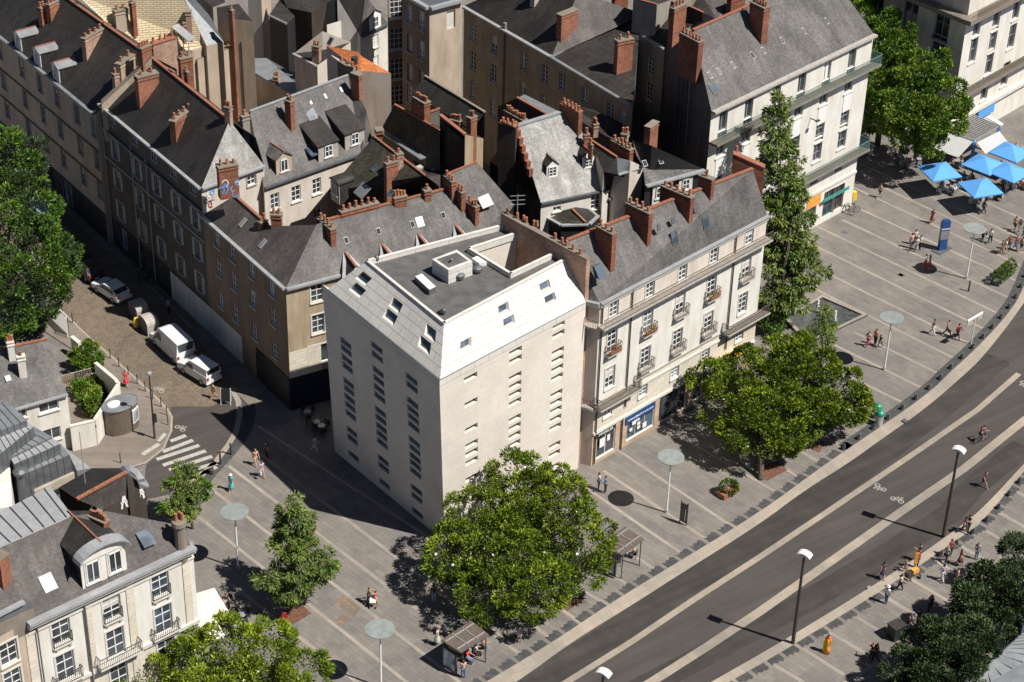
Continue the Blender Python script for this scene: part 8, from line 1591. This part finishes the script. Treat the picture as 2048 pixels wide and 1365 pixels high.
Q_('V1755,1100', -2, 'person in a salmon vest and dark skirt standing in the lamp shadow', 'stand', ('shirt', (.55, .25, .2)), ('skirt', (.25, .05, .04)), 0, True)
Q_('H1735,568', -.5, 'person in white shirt and black trousers, dark bag, left of two walkers', 'walk_a', ('shirt', Wt), ('trousers', Bk), 0, bag=('bag', Bk))
Q_('H1790,588', -.5, 'person in white shirt and navy trousers walking right of a matching companion', 'walk_b', ('shirt', (.55, .6, .66)), ('trousers', Nv), 1)
Q_('H1740,368', -1.4, 'person all in dark clothes striding beneath the front blue parasol', 'walk_a', ('jacket', Nv), ('trousers', Bk), 0)
for i, (s_, lab, t, b_) in enumerate((('H1975,495', 'person in tan top and dark skirt, upper pair at the right edge', Tn, Bk), ('H2010,515', 'person in black vest beside the tan one, upper pair at the right edge', Bk, Gy), ('H1880,670', 'person in dark green top, left of the right edge group', (.05, .08, .05), Tn), ('H1900,665', 'person in white top and shorts, front of the right edge group', Wt, (.5, .45, .4)), ('H1930,635', 'person in dark red top, behind the white one at the right edge', (.25, .05, .05), Bk), ('H1982,640', 'person in maroon top near the tall planter', (.3, .03, .05), Dn), ('H2022,650', 'person in grey patterned top near the tall planter', Gy, Bk), ('H2042,560', 'person cut by the right edge in a black top', Bk, Gy))):
    Q_(s_, -.6 + i * .9, lab, Wk[i % 2], ('shirt', t), ('trousers' if i % 3 else 'shorts', b_), i % 3, i % 2 == 1)
Q_('W785,815', -2.3, 'person in dark vest, left of three walkers', 'walk_b', ('shirt', (.12, .1, .1)), ('trousers', (.62, .62, .6)), 0)
Q_('W982,825', -2.3, 'person in a tan shirt with a dark shoulder bag, middle of three walkers', 'walk_a', ('shirt', (.35, .2, .15)), ('trousers', (.12, .1, .08)), 1, bag=('bag', Bk))
Q_('W1120,872', -2.3, 'person in a bright red jacket and black trousers, right of three walkers', 'walk_b', ('jacket', (.6, .02, .04)), ('trousers', Bk), 0)
Q_('L878,88', 2.4, 'person in pink top and crimson trousers, left of the trio by the disc lamp', 'walk_a', ('shirt', Pk), ('trousers', (.45, .05, .15)), 1, True)
Q_('L933,76', 2.4, 'person in an orange top, middle of the trio by the disc lamp', 'stand', ('shirt', (.55, .2, .1)), ('trousers', Bk), 0)
Q_('L970,96', 2.2, 'small dark clothed person, right of the trio by the disc lamp', 'walk_b', ('shirt', Bk), ('trousers', (.1, .1, .1)), 0, h=.85)
Q_('L1745,1140', -2.6, 'person in dark top crossing the bus lane with bare legs', 'walk_a', ('shirt', (.05, .03, .04)), ('shorts', (.05, .03, .03)), 0, True, z=-.127)
Q_('X318,545', -1.2, 'person in a white shirt and jeans embracing a companion in denim', 'talk', ('shirt', (.55, .62, .72)), ('trousers', Dn), 0)
Q_('X412,590', 1.6, 'person in a blue denim jacket and dark trousers beside one in white', 'talk', ('jacket', (.07, .16, .32)), ('trousers', Bk), 1)
Q_('Y900,212', -2.6, 'person in a peach top and beige shorts at the edge of the building shadow', 'walk_b', ('shirt', (.55, .3, .2)), ('shorts', (.5, .4, .3)), 2)
Q_('Y1050,115', 2.4, 'person in dark clothes just inside the big building shadow', 'stand', ('shirt', (.04, .06, .03)), ('trousers', Bk), 0)
Q_('Y985,372', -2.6, 'person in a lilac shirt and pink shorts walking with a pale bag', 'walk_a', ('shirt', Li), ('shorts', (.5, .3, .3)), 1, bag=('bag', (.5, .7, .8)))
Q_('Y568,558', 2.9, 'person in a teal dress and sun hat on the left plaza', 'walk_b', ('shirt', Te), ('skirt', Te), 2, hat=(.7, .6, .58))
Q_('Y1690,1165', -.4, 'person in black top with a red bag behind the ragged conifer', 'walk_a', ('shirt', Bk), ('trousers', (.3, .05, .05)), 0, bag=('backpack', (.06, .08, .04)))
Q_('Z940,740', -1.3, 'tall person in khaki shirt pushing a stroller on the left plaza', 'push', ('shirt', (.28, .24, .12)), ('trousers', Bk), 2)
Q_('Z1030,745', -2.0, 'child in a red shirt walking beside the stroller', 'walk_a', ('shirt', (.6, .03, .04)), ('shorts', Tn), 0, h=.78)
Q_('Z1825,718', .4, 'person in dark top and pale blue jeans in the magnolia shade', 'stand', ('shirt', (.05, .02, .03)), ('trousers', (.35, .42, .6)), 0)
Q_('I985,402', -2.2, 'person in a red dress walking on the pavement by the garden wall', 'walk_b', ('shirt', (.6, .03, .05)), ('skirt', (.6, .03, .05)), 1, True, z=.1)
Q_('I1668,497', 2.2, 'person in a brown top beside the chalkboard', 'walk_a', ('shirt', Tn), ('shorts', (.3, .15, .1)), 0)
Q_('J505,915', -1.8, 'person in white top and trousers in the shade of the café corner', 'walk_b', ('shirt', Wt), ('trousers', (.6, .6, .62)), 0)
Q_('E1320,1170', 1, 'person in a lilac top standing in the dark street', 'stand', ('shirt', Li), ('trousers', Bk), 0)
for i, (s_, lab, t, b_, kind) in enumerate((('P990,548', 'person in a purple dress stepping onto the east kerb', (.07, .05, .1), (.07, .05, .1), 'skirt'), ('P1262,415', 'person in black top with red shorts near the road lamp', Bk, (.3, .03, .04), 'shorts'), ('P1160,500', 'child in a lilac top by the orange cart', Li, Gy, 'shorts'), ('P1240,470', 'person in dark red top behind the orange cart', (.22, .03, .04), Bk, 'trousers'),
        ('P1115,640', 'person in a white shirt leaning towards the orange cart', Wt, Bk, 'trousers'), ('P1015,738', 'person in a white T-shirt and cap with jeans', Wt, Dn, 'trousers'), ('P1435,568', 'person in a pale lilac shirt and white trousers walking right', Li, (.5, .48, .5), 'trousers'), ('P1540,600', 'person in a brown checked shirt by the evergreen trees', Tn, (.2, .12, .08), 'shorts'),
        ('P1462,430', 'person in a grey shirt in the middle of the east walkers', Gy, Bk, 'trousers'), ('P1490,385', 'person in a maroon shirt behind the grey one', (.25, .04, .06), Bk, 'trousers'), ('P1565,455', 'person in dark red dress standing alone on the east side', (.15, .03, .03), (.12, .03, .03), 'skirt'), ('P1690,408', 'person in grey top and light jeans stretching one arm', (.3, .3, .32), (.3, .4, .5), 'trousers'),
        ('P1600,212', 'person in black beside the road lamp, left of two in black', Bk, Bk, 'trousers'), ('P1630,200', 'person in black beside the road lamp, right of two in black', Bk, Nv, 'trousers'), ('P1340,800', 'person with a crimson backpack in the evergreen shade', Nv, Bk, 'trousers'), ('P1250,910', 'person in black deep in the evergreen shade', Bk, Bk, 'trousers'), ('P1170,960', 'person in dark clothes next to the waste container', Bk, Nv, 'trousers'),
        ('P905,1160', 'person in a black jacket at the stone edge, left of two', Bk, Bk, 'trousers'), ('P935,1165', 'person in dark maroon jacket at the stone edge, right of two', (.1, .02, .03), Bk, 'trousers'))):
    Q_(s_, i * 1.1, lab, ('walk_a', 'talk', 'walk_b', 'stand')[i % 4] if 'leaning' not in lab else 'push', ('shirt', t), (kind, b_), i % 3, i % 2 == 0, h=.72 if 'child' in lab else 1.0, bag=('backpack', (.5, .03, .06)) if 'crimson' in lab else None, hat=Wt if 'cap' in lab else None)
r = Q_('P572,1105', 2.6, 'person in a long orange and yellow robe with orange headscarf', 'stand', ('jacket', (.75, .2, .03)), ('trousers', (.7, .6, .02)), 0, hat=None)
b = MB(); b.lathe((0, 0, 0.02), [(.27, 0), (.22, .5), (.16, .95), (.2, 1.35), (.08, 1.5)], 16, cloth((.75, .30, .02))); o = bpy.data.objects.new('robe', b.mesh('robe', smooth=True)); COL.objects.link(o); o.parent = r
b = MB(); b.lathe((0, -.02, 1.42), [(.17, 0), (.15, .12), (.125, .22), (.05, .31)], 14, cloth((.8, .12, .02))); o = bpy.data.objects.new('headscarf', b.mesh('headscarf', smooth=True)); COL.objects.link(o); o.parent = r
b = MB(); b.box((.2, .12, .1), (.18, .06, 1.2), .3, cloth((.6, .65, .02))); o = bpy.data.objects.new('sash', b.mesh('sash')); COL.objects.link(o); o.parent = r
# stroller
X = g('Z1000,760'); r = thing('stroller', 'white and grey child stroller pushed across the left plaza', 'stroller', X); b = MB(); b.hexa([X + np.array(v) for v in ((-.22, -.3, .35), (.22, -.3, .35), (.22, .3, .3), (-.22, .3, .3))], [X + np.array(v) for v in ((-.25, -.4, .6), (.25, -.4, .6), (.25, .35, .75), (-.25, .35, .75))], 'trim'); b.build('seat', r); b = MB(); b.beam(X + np.array([-.2, .3, .4]), X + np.array([-.2, .6, 1.0]), .03, .03, 'iron'); b.beam(X + np.array([.2, .3, .4]), X + np.array([.2, .6, 1.0]), .03, .03, 'iron'); b.beam(X + np.array([-.2, .6, 1.0]), X + np.array([.2, .6, 1.0]), .03, .03, 'iron'); b.build('handle', r)
for dx, dy in ((-.25, -.35), (.25, -.35), (-.25, .35), (.25, .35)): b = MB(); b.cyl(X + np.array([dx - .02, dy, .12]), X + np.array([dx + .02, dy, .12]), .12, .12, 10, 'tyre'); b.build('wheel', r)
# bicycles and riders
def bicycle(s_, rz, label, z=0.0):
    X = g(s_, z); r = thing('bicycle', label, 'bicycle', X); r.rotation_euler = (0, 0, rz)
    for y in (-.52, .52):
        b = MB(); K = 18
        for k in range(K):
            a0, a1 = 6.2832 * k / K, 6.2832 * (k + 1) / K; b.beam((0, y + .33 * math.cos(a0), .34 + .33 * math.sin(a0)), (0, y + .33 * math.cos(a1), .34 + .33 * math.sin(a1)), .035, .04, 'tyre', up=(1, 0, 0))
        for k in range(6): a0 = math.pi * k / 6; b.beam((0, y - .31 * math.cos(a0), .34 - .31 * math.sin(a0)), (0, y + .31 * math.cos(a0), .34 + .31 * math.sin(a0)), .008, .008, 'steel', up=(1, 0, 0))
        o = bpy.data.objects.new('wheel', b.mesh('wheel')); COL.objects.link(o); o.parent = r
    b = MB(); B = lambda p, q2, w=.035: b.beam((0, *p), (0, *q2), w, w, 'iron', up=(1, 0, 0)); B((-.52, .34), (-.05, .3)); B((-.05, .3), (-.18, .85)); B((-.18, .82), (.36, .82)); B((-.05, .3), (.38, .75)); B((-.52, .34), (-.17, .78)); B((.52, .34), (.36, .95)); o = bpy.data.objects.new('frame', b.mesh('frame')); COL.objects.link(o); o.parent = r
    b = MB(); b.box((0, -.2, .88), (.14, .26, .05), 0, 'black'); o = bpy.data.objects.new('saddle', b.mesh('saddle')); COL.objects.link(o); o.parent = r
    b = MB(); b.beam((-.25, .33, 1.0), (.25, .33, 1.0), .03, .03, 'steel'); b.beam((0, .36, .92), (0, .33, 1.0), .03, .03, 'steel'); o = bpy.data.objects.new('handlebar', b.mesh('handlebar')); COL.objects.link(o); o.parent = r
    return r
bicycle('L1725,800', -1.0, 'black bicycle ridden along the middle of the road', -.12); X = g('L1725,800', -.12); Q_(X + np.array([math.sin(1.0) * -.2, math.cos(1.0) * -.2, 0]), -1.0, 'person in a dark top riding the bicycle on the road', 'ride', ('shirt', (.12, .05, .05)), ('shorts', Bk), 0)
bicycle('Y225,690', 2.5, 'white and dark bicycle ridden past the small conifer'); X = g('Y225,690'); Q_(X + np.array([-math.sin(2.5) * -.2, math.cos(2.5) * -.2, 0]), 2.5, 'person in a red and white top riding past the small conifer', 'ride', ('shirt', (.6, .1, .06)), ('shorts', Gy), 2, hat=Wt)
bicycle('V640,320', .8, 'bicycle parked below the yellow mailboxes'); bicycle('V700,290', 1.2, 'second bicycle parked below the yellow mailboxes, right of the first')
for i, s_ in enumerate(('E1090,900', 'E1140,930', 'E1180,890', 'E1220,920')): bicycle(s_, .4 + i * .5, 'parked cycle in the heap by the dark shopfront, %s' % ('leftmost', 'second from the left', 'third from the left', 'rightmost')[i])
# orange cart
X = g('P1225,530'); r = thing('vendor_cart', 'orange framed cart with dark crate among the east walkers', 'cart', X); b = MB(); b.box(X + Z3 * .35, (.6, .4, .35), .6, 'orange'); b.build('box', r); b = MB(); b.box(X + np.array([-.5, -.3, .1]), (.5, .45, .5), .6, 'iron'); b.build('crate', r)
b = MB(); b.beam(X + np.array([.1, .5, .8]), X + np.array([.1, .5, 1.9]), .28, .06, 'orange', up=(0, 1, 0)); b.build('banner', r)
for dx in (-.4, .4): b = MB(); b.cyl(X + np.array([dx, -.3, .2]), X + np.array([dx + .05, -.3, .2]), .2, .2, 12, 'tyre'); b.build('wheel', r)
# red leaning board near the bark bed
X = g('N255,930'); r = thing('street_sign', 'small red and white sign with black base beside the bark bed', 'sign', X); b = MB(); b.beam(X + Z3 * .2, X + np.array([.15, 0, 1.3]), .35, .06, 'red', up=(0, 1, 0)); b.build('board', r); b = MB(); b.box(X, (.6, .5, .12), .3, 'black'); b.build('base', r)
# people seated on the terrace
rnd = random.Random(5); CL = [Wt, Bk, Tn, Gy, Nv, Pk, (.5, .5, .45), Dn, Rd, (.1, .1, .1)]; wd_ = {Wt: 'white', Bk: 'black', Tn: 'tan', Gy: 'grey', Nv: 'navy', Pk: 'pale pink', (.5, .5, .45): 'beige', Dn: 'denim blue', Rd: 'red', (.1, .1, .1): 'charcoal'}
for i, (C_, a) in enumerate(SEATS):
    if rnd.random() > .62: continue
    c = rnd.choice(CL); Q_(np.asarray(C_), a, 'seated café guest in a %s top under the blue parasols' % wd_[c], 'sit', ('shirt', c), ('trousers', rnd.choice([Bk, Dn, Gy, Tn])), rnd.randrange(4), rnd.random() < .5, group='café guests seated in %s tops' % wd_[c])
for i, (s_, c, lab) in enumerate((('N1670,1210', Rd, 'seated person in red on the bench of the front bus shelter'), ('N1730,1170', Wt, 'seated person in white on the bench of the front bus shelter'), ('N1790,1130', Tn, 'person in tan at the end of the front bus shelter bench'), ('O900,470', Gy, 'seated person in grey in the rear bus shelter'), ('O1030,410', Tn, 'person seated on the low red seat beside the rear bus shelter'), ('M1650,850', (.8, .5, .05), 'seated person in yellow by the cream parasols'), ('M1700,800', Rd, 'seated person in red by the cream parasols'), ('M1740,780', Bk, 'seated person in black by the cream parasols'))):
    Q_(s_, i * .8 - 2, lab, 'sit', ('shirt', c), ('trousers', Bk if i % 2 else Dn), i % 3)
    X = g(s_); put('d', X, i * .8 - 2 + math.pi, 'dark seat under %s' % ' '.join(lab.replace('seated person', 'the sitter').replace('person seated', 'the sitter').replace('person', 'the sitter').split()[:10]), 'single seats under sitters')
Q_('N1640,1330', .3, 'person in pink top and jeans in front of the advert panel', 'stand', ('shirt', Pk), ('trousers', Dn), 1, True); Q_('N1440,1080', 1.3, 'person in a pale green skirt behind the front bus shelter', 'stand', ('shirt', (.5, .4, .35)), ('skirt', (.4, .55, .4)), 1)
Q_('O150,1060', .6, 'person in a white shirt with bare legs in the magnolia shade at the kerb', 'stand', ('shirt', (.2, .2, .25)), ('shorts', Wt), 0)
